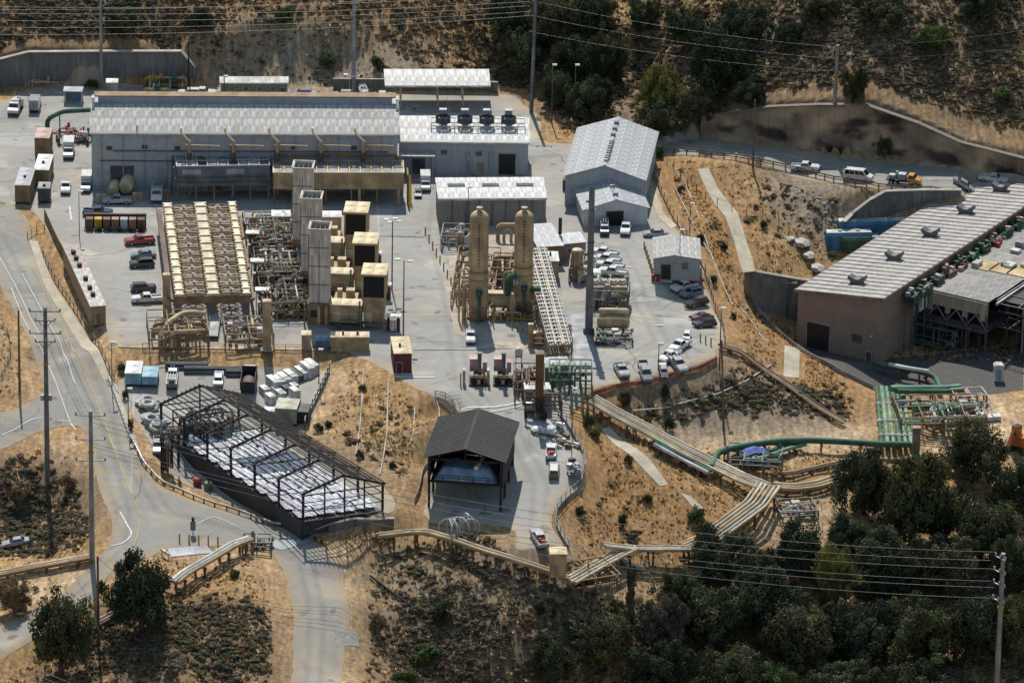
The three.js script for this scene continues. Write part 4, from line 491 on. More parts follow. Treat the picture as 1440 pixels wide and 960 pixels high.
  for (let k = 0; k < 3; k++) { const lab = ['nearest', 'middle', 'farthest'][k]; skid('compressor_pipework', `dense valves and pipes between the cooler and the ${lab} exhaust stack`, localTo(g, L + 2.2, 0, 1.5 - k * 15.6), yaw, 9.5, 13.5, 3.8, 84, MIX, 11 + k, { valves: 0.75, drums: 4, boxes: 3, fat: 1.05, frame: MAT.rust, group: undefined }); const sr = thing('skid_roof', `small white skid roof beside the ${lab} cooler module`, 'roof', localTo(g, L + 2.4, 0, -3.2 - k * 15)); mesh('sheet', box(2.6, 0.2, 1.9, 0, 4.7, 0), MAT.white, sr); mesh('post', [bx(0.12, 4.6, 0.12, -1.1, 0, 0.7), bx(0.12, 4.6, 0.12, 1.1, 0, 0.7), bx(0.12, 4.6, 0.12, -1.1, 0, -0.7), bx(0.12, 4.6, 0.12, 1.1, 0, -0.7)], MAT.steel, sr); mesh('cabinet', bx(1.6, 2, 1, 0, 0.2, 0), MAT.greyLight, sr); }
  skid('pipework', 'pipes and grey cabinets behind the farthest exhaust stack', localTo(g, L + 1.5, 0, -41), yaw, 15, 7, 3.4, 34, MIX, 19, { drums: 3, boxes: 5, frame: MAT.steel });
}
// turbine units: exhaust stack, enclosure, filter house
for (let k = 0; k < 3; k++) {
  const lab = ['nearest', 'middle', 'farthest'][k], du = -11.5 * k, dv = -44.5 * k, p = P(434 + du, 456 + dv, 0), yaw = -0.055;
  const s = thing('exhaust_stack', `square grey exhaust stack, ${lab} of the three behind one another`, 'chimney', p, yaw, 'square exhaust stacks'), w = 3.75, top = 19.2, d = 3.9, y0 = 4.4;
  for (let i = 0; i < 4; i++) { const ya = y0 + (top - y0) * i / 4 + 0.03, hh = (top - y0) / 4 - 0.06; for (const [bw, bd, X, Z] of [[w, 0.16, w / 2, -0.08], [w, 0.16, w / 2, -d + 0.08], [0.16, d - 0.32, 0.08, -d / 2], [0.16, d - 0.32, w - 0.08, -d / 2]]) mesh('stack_panel', bx(bw, hh, bd, X, ya, Z), MAT.stack, s); }
  mesh('rim', [box(w + 0.5, 0.25, 0.25, w / 2, top, 0.12), box(w + 0.5, 0.25, 0.25, w / 2, top, -d - 0.12), box(0.25, 0.25, d, -0.12, top, -d / 2), box(0.25, 0.25, d, w + 0.12, top, -d / 2)], MAT.offwhite, s); mesh('baffle', [0.25, 0.5, 0.75].map((t) => box(0.15, 1, d - 0.4, w * t, top - 1, -d / 2)), MAT.greyDark, s);
  mesh('seam', [1, 2, 3].map((i) => box(w + 0.1, 0.12, 0.1, w / 2, y0 + (top - y0) * i / 4, 0.06)).concat(box(0.1, top - y0 - 2, 0.1, w / 2, (top + y0) / 2 - 1, 0.08)), MAT.steel, s);
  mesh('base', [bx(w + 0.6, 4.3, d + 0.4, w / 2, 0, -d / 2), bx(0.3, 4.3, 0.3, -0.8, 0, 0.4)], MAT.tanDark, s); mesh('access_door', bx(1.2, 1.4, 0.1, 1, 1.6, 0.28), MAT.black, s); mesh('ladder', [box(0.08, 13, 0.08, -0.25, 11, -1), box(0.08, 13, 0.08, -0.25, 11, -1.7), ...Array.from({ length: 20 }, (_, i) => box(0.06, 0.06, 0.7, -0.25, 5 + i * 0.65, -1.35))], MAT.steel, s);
  for (let i = 0; i < 3; i++) mesh('base_rib', bx(0.5, 3.6, 0.12, 1.9 + i * 0.7, 0.3, 0.3), i % 2 ? MAT.brown : MAT.tan, s);
  const e = thing('turbine_enclosure', `tan turbine enclosure with a pale roof right of the ${lab} exhaust stack`, 'enclosure', localTo(s, w + 0.3, 0, 0.6), yaw);
  mesh('body', [bx(5.9, 4.3, 3.2, 2.95, 0, -1.6), bx(4.4, 3.3, 6, 2.4, 0, -6.4)], MAT.tan, e); panels(e, 'roof_panel', V(-0.1, 4.32, 0.1), V(6.1, 0, 0), V(0, 0, -3.4), 3, 1, variants([0.72, 0.6, 0.42], 2, 0.06), 0.14); mesh('door', [box(1.5, 3, 0.1, 1.2, 1.7, 0.06), box(1.3, 2.2, 0.1, 4.6, 1.4, 0.06)], MAT.tanLight, e); mesh('duct', [bx(0.9, 2.4, 1.2, 1.4, 3.3, -5), bx(1.6, 1.4, 1.6, 3.2, 3.3, -7.6)], MAT.tanLight, e); mesh('handrail', [box(5.8, 0.06, 0.06, 2.9, 3.1, 1.2), ...[0, 1, 2, 3, 4].map((i) => bx(0.06, 3.1, 0.06, 0.1 + i * 1.4, 0, 1.2))], MAT.steel, e); mesh('pipe', run([V(2, 0.3, 1.4), V(2, 2, 1.4), V(5.6, 2, 1.4), V(5.6, 5.4, 0.2)], 0.16), MAT.green, e); mesh('grate_stair', [box(5.8, 0.12, 1.6, 2.9, 1.1, 1.4)], MAT.dark, e);
  const f = thing('filter_house', `tan air filter house with a black louvred face, ${lab} of the three in line`, 'filter house', localTo(s, w + 6.2, 0, 0.3), yaw, 'air filter houses'), fw = 4.5, fd = 5.6, fh = 10.6;
  mesh('body', [box(fw, 0.4, fd, fw / 2, fh - 0.2, -fd / 2), box(0.3, 4.4, fd - 0.1, 0.15, fh - 2.6, -fd / 2), box(0.3, 4.4, fd - 0.1, fw - 0.15, fh - 2.6, -fd / 2), box(fw - 0.6, 4.4, 0.3, fw / 2, fh - 2.6, -fd + 0.3), box(fw, 0.5, fd, fw / 2, fh - 4.9, -fd / 2)], MAT.tan, f); panels(f, 'roof_panel', V(-0.15, fh + 0.02, 0.25), V(fw + 0.3, 0, 0), V(0, 0, -fd - 0.4), 2, 2, variants([0.74, 0.6, 0.38], 2, 0.06), 0.12);
  mesh('filter_face', box(fw - 0.6, 3.9, 0.2, fw / 2, fh - 2.55, -0.35), MAT.black, f); mesh('louvre', Array.from({ length: 8 }, (_, i) => box(fw - 0.62, 0.06, 0.3, fw / 2, fh - 4.3 + i * 0.5, -0.18)), MAT.dark, f); mesh('hopper', [prism([[0.1, 5.6], [fw - 0.1, 5.6], [fw - 0.5, 0], [0.5, 0]], fd - 0.6).translate(0, 0, -fd + 0.3)], MAT.tan, f); mesh('platform', [box(fw + 1, 0.1, 1.4, fw / 2, 1.2, 0.8), box(fw + 1, 0.06, 0.06, fw / 2, 2.2, 1.5), ...[0, 1, 2, 3].map((i) => bx(0.06, 2.2, 0.06, -0.4 + i * 1.75, 0, 1.5))], MAT.steel, f); mesh('wall_panel', [box(1.6, 2.4, 0.08, 1.2, 1.8, 0.02), box(0.08, 3.6, 0.12, fw * 0.62, 2, 0.02)], MAT.tanLight, f);
  const r = thing('fire_cylinder_rack', `dark red gas cylinders under a white lid beside the ${lab} filter house`, 'cylinders', localTo(f, fw + 1.6, 0, 1.4 + (k === 0 ? 0 : 0)), yaw, 'red cylinder racks');
  mesh('stand', [bx(2.6, 0.15, 1.4, 0, 0, 0), bx(0.1, 3, 0.1, -1.2, 0, -0.6), bx(0.1, 3, 0.1, 1.2, 0, -0.6)], MAT.greyDark, r); mesh('lid', bx(2.9, 0.18, 1.6, 0, 3.05, 0), MAT.white, r); for (const x of [-0.9, -0.3, 0.3, 0.9]) if (Math.abs(x) > 0.4 || k) mesh('cylinder', lathe([[0, 0.15], [0.3, 0.15], [0.3, 2.4], [0.12, 2.7], [0, 2.75]], 12).translate(x, 0, 0), MAT.maroon, r); else mesh('gauge_panel', bx(0.5, 2, 0.3, x, 0.2, 0.2), MAT.white, r);
}
// tan boxes and columns along the front edge of the yard
function cabin(name, label, cat, ua, va, ub, vb, h, D, m, roofM, o = {}) { const s = site(ua, va, ub, vb, h, o.hb ?? 0), g = thing(name, label, cat, s.p, s.ry + (o.turn ?? 0)); mesh('body', box(s.L, s.h - 0.1, D, s.L / 2, s.h / 2 - 0.05, -D / 2), m, g); panels(g, 'roof_panel', V(-0.1, s.h - 0.09, 0.12), V(s.L + 0.2, 0, 0), V(0, 0, -D - 0.24), o.nx ?? 2, o.nz ?? 1, [roofM], 0.14); if (o.door !== 0) doorPart(g, s.L * (o.door ?? 0.3), 0.05, Math.min(1, s.L * 0.4), Math.min(2.1, s.h * 0.7), o.doorM ?? m); for (const [x, z] of o.vents ?? []) mesh('roof_vent', bx(0.4, 0.7, 0.4, s.L * x, s.h, -D * z), MAT.greyDark, g); return g; }
cabin('equipment_cabin', 'low tan cabin with a pale roof and two roof vents near the front yard edge', 'cabin', 465, 474, 519, 474, 2.9, 2.6, MAT.tan, MAT.tanLight, { nx: 4, vents: [[0.32, 0.5], [0.7, 0.5]] });
cabin('equipment_cabinet', 'small upright tan cabinet left of the low tan cabin', 'cabinet', 424, 471, 437, 471, 2.7, 2.2, MAT.tan, MAT.tanLight, { nx: 1 });
cabin('covered_crate', 'blue-grey covered box between the upright cabinet and the low tan cabin', 'crate', 444, 478, 463, 478, 1.9, 2.2, M([0.12, 0.17, 0.28]), M([0.3, 0.35, 0.45]), { door: 0 });
cabin('equipment_cabin', 'maroon fronted cabin with a pale tan roof at the front corner of the yard', 'cabin', 554, 497, 579, 497, 3.9, 8.2, MAT.maroon, MAT.tanLight, { nx: 1, nz: 3, vents: [[0.4, 0.4]], turn: 0.05 });
cabin('equipment_cabin', 'tan cabin with a white roof left behind the farthest exhaust stack', 'cabin', 382, 304, 408, 304, 3.8, 3.2, MAT.tan, MAT.white); cabin('equipment_cabin', 'tan cabin with a white roof between the farthest stack and its filter house', 'cabin', 449, 305, 480, 305, 3.8, 3.2, MAT.tan, MAT.white);
function column(name, label, u, v0, v1, r, m, o = {}) { const p = o.g ? G(u, v0) : P(u, v0, o.hb ?? 0), h = Hat(p, v1) - p.y, g = thing(name, label, o.cat ?? 'column', p); mesh('shaft', o.sq ? bx(r * 2, h, r * 2) : lathe([[0, 0], [r, 0], [r, h - r * 0.4], [r * 0.7, h - 0.1], [0, h]], 16), m, g); mesh('base_plate', bx(r * 3, 0.25, r * 3), MAT.concrete, g); if (o.bands) mesh('band', Array.from({ length: o.bands }, (_, i) => cyl(r * 1.08, r * 1.08, 0.15, 0, h * (i + 1) / (o.bands + 1), 0)), MAT.steel, g); return g; }
column('tan_column', 'plain tan square column standing in front of the pipework', 375, 491, 422, 0.78, MAT.tan, { sq: 1 }); column('tan_column', 'plain tan square column at the left flank of the fan cooler', 234, 446, 385, 0.68, MAT.tan, { sq: 1 }); column('tan_column', 'short tan post beside the front pipe rack', 746, 487, 455, 0.5, MAT.tan, { sq: 1 });
// the two tall vessels with the drum between them
for (const [u, v, lab, seed] of [[672, 448, 'left of the two tall tan domed vessels', 1], [735, 441, 'right of the two tall tan domed vessels', 2]]) {
  const p = P(u, v, 0), h = Hat(p, 296), g = thing('tall_vessel', lab + (seed === 1 ? ', with a green valve at its foot' : ', behind the horizontal drum'), 'pressure vessel', p), r = 1.8;
  const prof = [[0, 0.4], [r * 0.96, 0.4], [r * 0.96, 3], [r * 1.04, 3], [r * 1.04, 9.6], [r, 9.8], [r, h - 1.5]]; for (let k = 1; k <= 8; k++) { const a = k / 8 * Math.PI / 2; prof.push([r * Math.cos(a), h - 1.5 + 1.5 * Math.sin(a)]); } mesh('shell', lathe(prof, 32), MAT.tan, g);
  mesh('nozzle', [cyl(0.4, 0.4, 1, 0, h - 0.3, 0, 12), cyl(0.6, 0.6, 0.18, 0, h + 0.5, 0, 12)], MAT.beige, g); mesh('band', [cyl(r * 1.07, r * 1.07, 0.3, 0, 9.7, 0, 32), cyl(r * 1.09, r * 1.09, 0.2, 0, 8.2, 0, 32), cyl(r * 1.1, r * 1.1, 0.3, 0, 0.4, 0, 32)], MAT.tanDark, g);
  for (let k = 0; k < 14; k++) mesh('rung', box(0.34, 0.26, 0.12, 0, 11.3 + k * 0.62, r + 0.03), MAT.rust, g);
  const plat = []; for (let k = 0; k < 8; k++) { const a = k * Math.PI / 4; plat.push(bx(0.1, 3.2, 0.1, 2.8 * Math.cos(a), 0, 2.8 * Math.sin(a)), beam(V(2.8 * Math.cos(a), 3.2, 2.8 * Math.sin(a)), V(2.8 * Math.cos(a + 0.785), 3.2, 2.8 * Math.sin(a + 0.785)), 0.1), beam(V(2.8 * Math.cos(a), 2.1, 2.8 * Math.sin(a)), V(2.8 * Math.cos(a + 0.785), 2.1, 2.8 * Math.sin(a + 0.785)), 0.3, 0.1)); } mesh('platform', plat, MAT.tanDark, g); for (const x of [-2.9, 2.9]) mesh('bollard', cyl(0.12, 0.12, 3.4, x, 0, 3.1, 8), MAT.yellow, g);
  valve(g, V(0.2, 6, r + 0.4), 0.5); mesh('pipe', run([V(0.2, 0.4, 2.6), V(0.2, 5.4, 2.6), V(0.2, 6, r - 0.1)], 0.3), MAT.green, g); mesh('pipe', run([V(-2.6, 0, 0.6), V(-2.6, 7, 0.6), V(-1.5, 7, 0.4)], 0.4), MAT.tan, g); mesh('pipe', run([V(-3.6, 0, 1), V(-3.6, 8.5, 0.2), V(-1.6, 8.5, 0)], 0.18), MAT.beige, g);
}
{
  const p = P(684, 442, 0), g = thing('horizontal_drum', 'tan horizontal drum with saddle legs between the two tall vessels', 'pressure vessel', p), L = 8; const hd = (x0, x1, y, r, z = 0) => { const pr = [[0, 0], [r * 0.7, 0.15], [r, 0.7], [r, x1 - x0 - 0.7], [r * 0.7, x1 - x0 - 0.15], [0, x1 - x0]]; return lathe(pr, 22).rotateZ(-Math.PI / 2).translate(x0, y, z); };
  globalThis.hdrum = undefined; mesh('shell', hd(0, L, 3, 1.45), MAT.tan, g); for (const x of [1.5, L - 1.5]) mesh('saddle', bx(0.5, 2, 2.2, x, 0, 0), MAT.tanDark, g); mesh('top_plate', bx(3.4, 0.2, 1.8, 1.9, 4.45, 0), MAT.tanLight, g); mesh('sump', [cyl(0.7, 0.7, 4.2, 4.9, 0, 2.2, 14), new THREE.SphereGeometry(0.7, 14, 8).translate(4.9, 4.2, 2.2)], MAT.tan, g);
  const lp = thing('green_loop', 'dark green pipe loop with a valve above the tan drum', 'pipe', localTo(g, 5.8, 0, 0.4)); mesh('pipe', run([V(-1.9, 4, 0), V(-1.9, 8.2, 0), V(1.8, 8.2, -0.2), V(1.8, 5.4, -0.2), V(4.4, 5.4, -0.2)], 0.55, 12, 1.1), MAT.green, lp); mesh('pipe', run([V(0.2, 4, 0.3), V(0.2, 9.6, 0.3), V(0.6, 10.8, -0.4)], 0.25), MAT.greenLight, lp); valve(lp, V(0, 7, 0.5), 0.6, MAT.greyLight);
  skid('vessel_pipework', 'tan pipes, cabinets and yellow posts left of the tall vessels', P(634, 432, 0), -0.05, 8, 24, 3.2, 34, [...TANS, MAT.beige, MAT.pink], 23, { boxes: 4, drums: 3, fat: 1.2, frame: MAT.tanDark }); skid('vessel_pipework', 'tan columns and pipes between the two tall vessels', P(690, 412, 0), -0.05, 7, 8, 5.2, 18, TANS, 24, { drums: 2, boxes: 1, fat: 1.5, frame: MAT.tanDark }); skid('foot_pipework', 'small pipes and yellow posts at the foot of the drum', P(686, 452, 0), 0, 9, 3, 1.8, 10, [MAT.beige, MAT.yellow, MAT.tan], 25, { bare: 1, fat: 0.9 });
  const bp = thing('pipe_bridge', 'square tan pipe portal on the gravel behind the two vessels', 'pipe', P(700, 338, 0)); mesh('pipe', run([V(0, 0, 0), V(0, 3.3, 0), V(3.2, 3.3, 0), V(5, 3.3, -1)], 0.42, 10, 0.7), MAT.tan, bp); mesh('pipe', run([V(1.2, 0, 0.6), V(1.2, 2.6, 0.6), V(2.6, 2.6, 0.6), V(2.6, 0, 0.6)], 0.3, 8, 0.7), MAT.tan, bp);
  skid('tank_group', 'grey and white tanks with pipes left of the dark grey building front', P(620, 352, 0), -0.05, 7, 7, 3, 12, [MAT.greyLight, MAT.white, MAT.beige], 26, { drums: 5, boxes: 3, frame: MAT.steel });
}
// pipe rack with the grated top, walkway and tall dark stack
{
  const h = 4.6, a = P(781, 486, h), b = P(800, 484, h), c = P(746, 352, h), D = a.distanceTo(c), yaw = Math.atan2(a.x - c.x, a.z - c.z), w = 4.2, g = thing('pipe_rack', 'long pale lattice-topped pipe rack running back beside the vessels', 'pipe rack', V(a.x - 1.2, 0, a.z), yaw), n = 13;
  for (let i = 0; i <= n; i++) { const z = -D * i / n; mesh('bent', [bx(0.22, h, 0.22, 0, 0, z), bx(0.22, h, 0.22, w, 0, z), box(w, 0.2, 0.22, w / 2, h - 0.1, z), box(w, 0.2, 0.2, w / 2, h * 0.6, z)], i % 3 ? MAT.beige : MAT.tanDark, g); }
  for (let i = 0; i < 9; i++) mesh('pipe', pipe(V(0.35 + i * 0.44, h + 0.15 + (i % 3) * 0.1, 0.4), V(0.35 + i * 0.44, h + 0.15 + (i % 3) * 0.1, -D - 0.4), 0.1 + (i % 3) * 0.05, 7), [MAT.offwhite, MAT.tanLight, MAT.galv, MAT.beige][i % 4], g);
  for (let i = 0; i < 7; i++) mesh('pipe', pipe(V(0.4 + i * 0.55, h * 0.6 + 0.3, 0.4), V(0.4 + i * 0.55, h * 0.6 + 0.3, -D - 0.4), 0.17, 7), [MAT.tan, MAT.tanDark, MAT.rust][i % 3], g);
  for (let i = 0; i < n * 2; i++) mesh('cross_tie', box(w + 0.3, 0.14, 0.4, w / 2, h + 0.5, -D * (i + 0.5) / (n * 2)), i % 2 ? MAT.offwhite : MAT.galv, g); mesh('tray_side', [box(0.08, 0.4, D, -0.1, h + 0.4, -D / 2), box(0.08, 0.4, D, w + 0.1, h + 0.4, -D / 2), beam(V(1.3, h + 0.4, 0), V(1.3, h + 0.4, -D), 0.3, 0.2), beam(V(2.9, h + 0.4, 0), V(2.9, h + 0.4, -D), 0.3, 0.2)], MAT.offwhite, g);
  const wk = thing('walkway', 'blue-grey concrete walkway between the pipe rack and the heater skids', 'walkway', localTo(g, w + 0.8, 0, 0.6), yaw - 0.03); for (let k = 0; k < 9; k++) mesh('slab', bx(4.1, 0.3, 2.9, 2, 0.02, -1.6 - k * 2.96), k % 2 ? MAT.greyLight : M([0.38, 0.4, 0.43]), wk);
  const ps = P(828, 470, 0), sh = Hat(ps, 266), st = thing('tall_stack', 'tallest slender dark grey stack rising beside the heater skids', 'chimney', ps); mesh('shaft', lathe([[0.9, 0], [0.9, 1], [0.74, 1.3], [0.7, sh * 0.42], [0.62, sh * 0.43], [0.56, sh - 0.1], [0.5, sh], [0.46, sh - 0.6], [0, sh - 0.6]], 22), M([0.24, 0.22, 0.21], { map: streakMap }), st); mesh('flange', [0.2, 0.42, 0.64, 0.86].map((k) => cyl(0.8, 0.8, 0.14, 0, sh * k, 0)), MAT.steel, st); mesh('aerial', [cyl(0.06, 0.06, 2, 0.4, sh - 0.8, 0, 6), bx(0.9, 0.4, 0.4, -0.6, sh - 2.6, 0)], MAT.steel, st); mesh('base', cyl(1.15, 1.0, 1.4), MAT.steel, st);
}
// heaters, tan hoods and drums on the right of the walkway
{
  for (let k = 0; k < 2; k++) { const s = site(831 + k * 26, 404, 856 + k * 26, 404, 4, 0), g = thing('fan_hood', k ? 'tan cooler hood with fans, right of the pair by the parked pickups' : 'tan cooler hood with fans, left of the pair by the parked pickups', 'air cooler', s.p, s.ry, 'tan cooler hoods'); mesh('hood', [bx(s.L - 0.1, 2.2, 4.4, s.L / 2, 1.9, -2.2)], MAT.tan, g); for (const x of [0.27, 0.75]) { const f = mesh('fan_ring', lathe([[0.75, 0], [0.85, 0], [0.8, 0.5], [0.7, 0.5], [0.7, 0]], 16).translate(s.L * x, 4.1, -1.6), MAT.offwhite, g); mesh('motor', bx(0.5, 0.5, 0.5, s.L * x, 4.3, -1.6), MAT.greyLight, f); } for (const x of [0.2, s.L - 0.3]) for (const z of [-0.3, -4]) mesh('leg', bx(0.2, 1.9, 0.2, x, 0, z), MAT.steel, g); if (!k) mesh('cone', new THREE.ConeGeometry(0.9, 1.6, 4).translate(s.L * 0.7, 3, 0.4), MAT.tanLight, g); }
  skid('heater_pipework', 'grey steel pipes, frames and gauges between the tan hoods and the tan drum', P(828, 436, 0), -0.05, 7.4, 9, 4, 44, [MAT.grey, MAT.greyLight, MAT.steel, MAT.galv, MAT.tanDark], 33, { drums: 3, boxes: 3, valves: 0.7 });
  const g = thing('horizontal_drum', 'tan horizontal drum with a smaller one on top, right of the tall dark stack', 'pressure vessel', P(839, 470, 0)), hd = (x0, x1, y, r, z = 0) => lathe([[0, 0], [r * 0.7, 0.12], [r, 0.5], [r, x1 - x0 - 0.5], [r * 0.7, x1 - x0 - 0.12], [0, x1 - x0]], 22).rotateZ(-Math.PI / 2).translate(x0, y, z); mesh('shell', hd(0, 6.2, 2.6, 1.35), MAT.tan, g); mesh('top_drum', hd(0.2, 6, 4.5, 0.62, -0.6), MAT.tanLight, g); for (const x of [1.2, 5]) mesh('saddle', bx(0.4, 1.4, 2, x, 0, 0), MAT.steel, g); mesh('bands', [1.4, 3.1, 4.8].map((x) => new THREE.CylinderGeometry(1.4, 1.4, 0.15, 22).rotateZ(Math.PI / 2).translate(x, 2.6, 0)), MAT.tanDark, g);
  skid('drum_pipework', 'low pipes and a yellow rail in front of the tan drum', P(838, 486, 0), 0, 6.8, 4, 1.6, 16, [MAT.steel, MAT.tanDark, MAT.grey, MAT.green], 34, { boxes: 2 }); skid('heater_pipework', 'small pipes and tan cabinets behind the walkway by the tall stack', P(800, 398, 0), -0.05, 5, 8, 3, 20, MIX, 35, { boxes: 4, drums: 2 }); skid('rack_pipework', 'pipes and yellow framing under the near end of the pipe rack', P(748, 492, 0), 0, 7.4, 7, 2.4, 24, [MAT.tanLight, MAT.tan, MAT.yellow, MAT.grey], 36, { boxes: 2, drums: 1, frame: MAT.tanDark });
  const s2 = thing('knockout_drum', 'upright tan tank with ribs beside the low control house', 'tank', P(811, 392, 0)); mesh('tank_body', cyl(1.05, 1.05, 5.6, 0, 0.2, 0, 20), MAT.tan, s2); mesh('lid', cyl(1.1, 0.9, 0.3, 0, 5.8, 0, 20), MAT.tanLight, s2); mesh('rib', [0, 1, 2, 3, 4, 5, 6, 7].map((k) => bx(0.12, 5.4, 0.12, 1.06 * Math.cos(k * 0.785), 0.3, 1.06 * Math.sin(k * 0.785))), MAT.tanDark, s2);
  cabin('equipment_cabin', 'tan cabin with a pale roof vent beside the pipe rack', 'cabin', 764, 367, 786, 367, 4.2, 5, MAT.tan, MAT.white, { nx: 1, vents: [[0.5, 0.6]] }); cabin('equipment_cabinet', 'white cabinet at the left end of the tan hoods', 'cabinet', 831, 386, 845, 386, 3.2, 3, MAT.offwhite, MAT.white, { nx: 1 });
}
// cooler banks in front of the long hall
for (const [ua, va, ub, vb, h, D, lab, mA, mT, low, n] of [[248, 234, 379, 232, 7.4, 6.2, 'grey steel cooler bank with a white latticed top before the long hall', M([0.2, 0.215, 0.23]), MAT.grey, 3.3, 9], [384, 243, 568, 243, 6.9, 6.8, 'tan cooler bank with a latticed top and dark open bays', MAT.tan, MAT.tanDark, 3.6, 12]]) {
  const s = site(ua, va, ub, vb, h), tan = mT === MAT.tanDark, g = thing('cooler_bank', lab, 'air cooler', s.p, s.ry), L = s.L;
  mesh('casing', [box(L, h - low, 0.25, L / 2, (h + low) / 2 - 0.1, -0.12), box(L, h - low, 0.25, L / 2, (h + low) / 2 - 0.1, -D + 0.12), box(0.25, h - low, D - 0.5, 0.12, (h + low) / 2 - 0.1, -D / 2), box(0.25, h - low, D - 0.5, L - 0.12, (h + low) / 2 - 0.1, -D / 2), box(L - 0.5, 0.2, D - 0.5, L / 2, h - 0.5, -D / 2)], mA, g);
  for (let i = 0; i <= n; i++) mesh('top_rail', box(0.22, 0.22, D + 0.1, L * i / n, h, -D / 2), tan ? MAT.tanLight : MAT.offwhite, g); for (let j = 0; j <= 2; j++) mesh('top_rail', box(L + 0.2, 0.18, 0.2, L / 2, h + 0.04, -D * j / 2), tan ? MAT.tanLight : MAT.offwhite, g);
  for (let i = 0; i < n; i++) if (i % 3 !== 2 || tan) mesh('grille', box(L / n - 0.5, 0.1, D - 0.7, L * (i + 0.5) / n, h - 0.16, -D / 2), tan ? MAT.grey : (i % 2 ? MAT.greyLight : MAT.grey), g);
  for (let i = 0; i <= 5; i++) for (const z of [-0.4, -D + 0.4]) mesh('leg', bx(0.3, low, 0.3, 0.2 + (L - 0.4) * i / 5, 0, z), mT, g);
  for (let i = 0; i < n; i++) mesh('fan', [cyl(0.9, 0.9, 0.5, L * (i + 0.5) / n, low - 0.4, -D * 0.35, 14), bx(0.4, 0.5, 0.4, L * (i + 0.5) / n, low - 1, -D * 0.3)], i % 2 ? MAT.greyLight : MAT.grey, g);
  if (!tan) { mesh('upper_frame', [box(L + 0.6, 0.18, 0.2, L / 2, h - 2.4, 0.3), box(L + 0.6, 0.18, 0.2, L / 2, h - 3.4, 0.3), box(L * 0.95, 0.12, 0.15, L / 2, 2.2, 0.1), bx(0.3, h, 0.3, -0.6, 0, 0.2), bx(0.3, h, 0.3, -0.6, 0, -D)], MAT.steel, g); for (const k of [0.06, 0.53]) mesh('panel', box(L * 0.2, 1, 0.08, L * (k + 0.1), h - 1.2, 0.06), MAT.greyLight, g); mesh('rear_deck', [box(L + 1.5, 0.2, 3.4, L / 2, h + 0.9, -D - 2.2), box(L + 1.5, 0.08, 0.08, L / 2, h + 2, -D - 0.6)], MAT.galv, g); for (const k of [0.16, 0.62]) mesh('pipe', run([V(L * k, h + 0.8, -D - 1.6), V(L * k, h + 3, -D - 1.6), V(L * k + 1.4, h + 3, -D - 2.4)], 0.3), MAT.green, g); }
  else { for (let i = 0; i < 3; i++) mesh('bay_panel', box(0.5, h - 0.2, 0.3, L * (0.36 + i * 0.3), h / 2, 0.05), MAT.tan, g); mesh('pipe', [...run([V(1, h + 0.8, -D - 1), V(L - 1, h + 0.8, -D - 1), V(L - 1, 1, -D - 1)], 0.3), ...run([V(L + 0.8, 0, -1), V(L + 0.8, 6, -1), V(L + 0.8, 6, -5)], 0.2)], MAT.tanDark, g); mesh('yellow_stair', [beam(V(L + 1.2, 0, 1), V(L + 1.2, 5, -4), 0.6, 0.15), ...[0, 1, 2, 3].map((k) => bx(0.08, 2.2 + k, 0.08, L + 1.5, 0, 1 - k * 1.3))], MAT.yellow, g); }
}
// silencer frames on the wall of the long hall
for (const [u, i] of [[260, 0], [322, 1], [384, 2], [445, 3], [505, 4]]) { const lab = ['first', 'second', 'third', 'fourth', 'fifth'][i], p = P(u, 187, 12.3), g = thing('exhaust_support', `tan exhaust post with a slanting brace, ${lab} from the left along the hall eave`, 'exhaust pipe', V(p.x, 0, p.z), -0.05, 'exhaust posts along the hall'); mesh('post', bx(0.55, 11.2, 0.5, 1, 0, 1.6), MAT.tan, g); mesh('exhaust_pipe', run([V(-0.8, 13.4, 0.3), V(-0.8, 12.6, 0.4), V(1, 11.2, 1.6)], 0.22), MAT.tanLight, g); mesh('beam', box(6.8, 0.22, 0.25, 3.6, 10.4, 1.6), MAT.tan, g); if (i > 1) mesh('brace', beam(V(0.4, 11.6, 1.2), V(6.2, 5.6, 3.4), 0.16), MAT.tanDark, g); mesh('muffler', new THREE.CylinderGeometry(0.45, 0.45, 1.6, 12).translate(1, 8, 2), MAT.rust, g); }
// dehydration units and the brown stack by the gate of the lower drive
for (let k = 0; k < 2; k++) { const p = P(663 + k * 34, 541, 0), g = thing('heater_unit', k ? 'pink and maroon heater unit with a grey flue, right of the pair' : 'pink and maroon heater unit with a grey flue, left of the pair', 'heater', p, 0, 'pink and maroon heaters'); mesh('drum', lathe([[0, 0], [0.8, 0.15], [1, 0.5], [1, 3.4], [0.8, 3.7], [0, 3.8]], 18).rotateX(-Math.PI / 2).translate(1.3, 1.3, 0.4), MAT.maroon, g); mesh('drum_front', [bx(1.7, 0.6, 0.3, 1.3, 1.6, 0.5), bx(0.6, 0.9, 0.5, 1.3, 0.4, 0.5)], MAT.tan, g); mesh('box', bx(1.6, 2.4, 2.2, 0.4, 2, -2.8), MAT.pink, g); mesh('box_right', bx(0.8, 2, 1.8, 2.4, 1.8, -2.6), MAT.pink, g); mesh('flue', [cyl(0.38, 0.38, 3.6, 1.4, 2.4, -0.6, 14), cyl(0.5, 0.5, 0.2, 1.4, 6, -0.6, 14)], MAT.steel, g); mesh('skid_base', bx(3.6, 0.4, 4.6, 1.3, 0, -1.4), MAT.dark, g); mesh('barrier', [bx(0.5, 3, 1.6, -1.4, 0, -0.3)], k ? MAT.greyLight : MAT.concrete, g); for (const x of [-2, 3.2]) mesh('bollard', cyl(0.14, 0.14, 2.6, x, 0, 0.6, 8), MAT.yellow, g); }
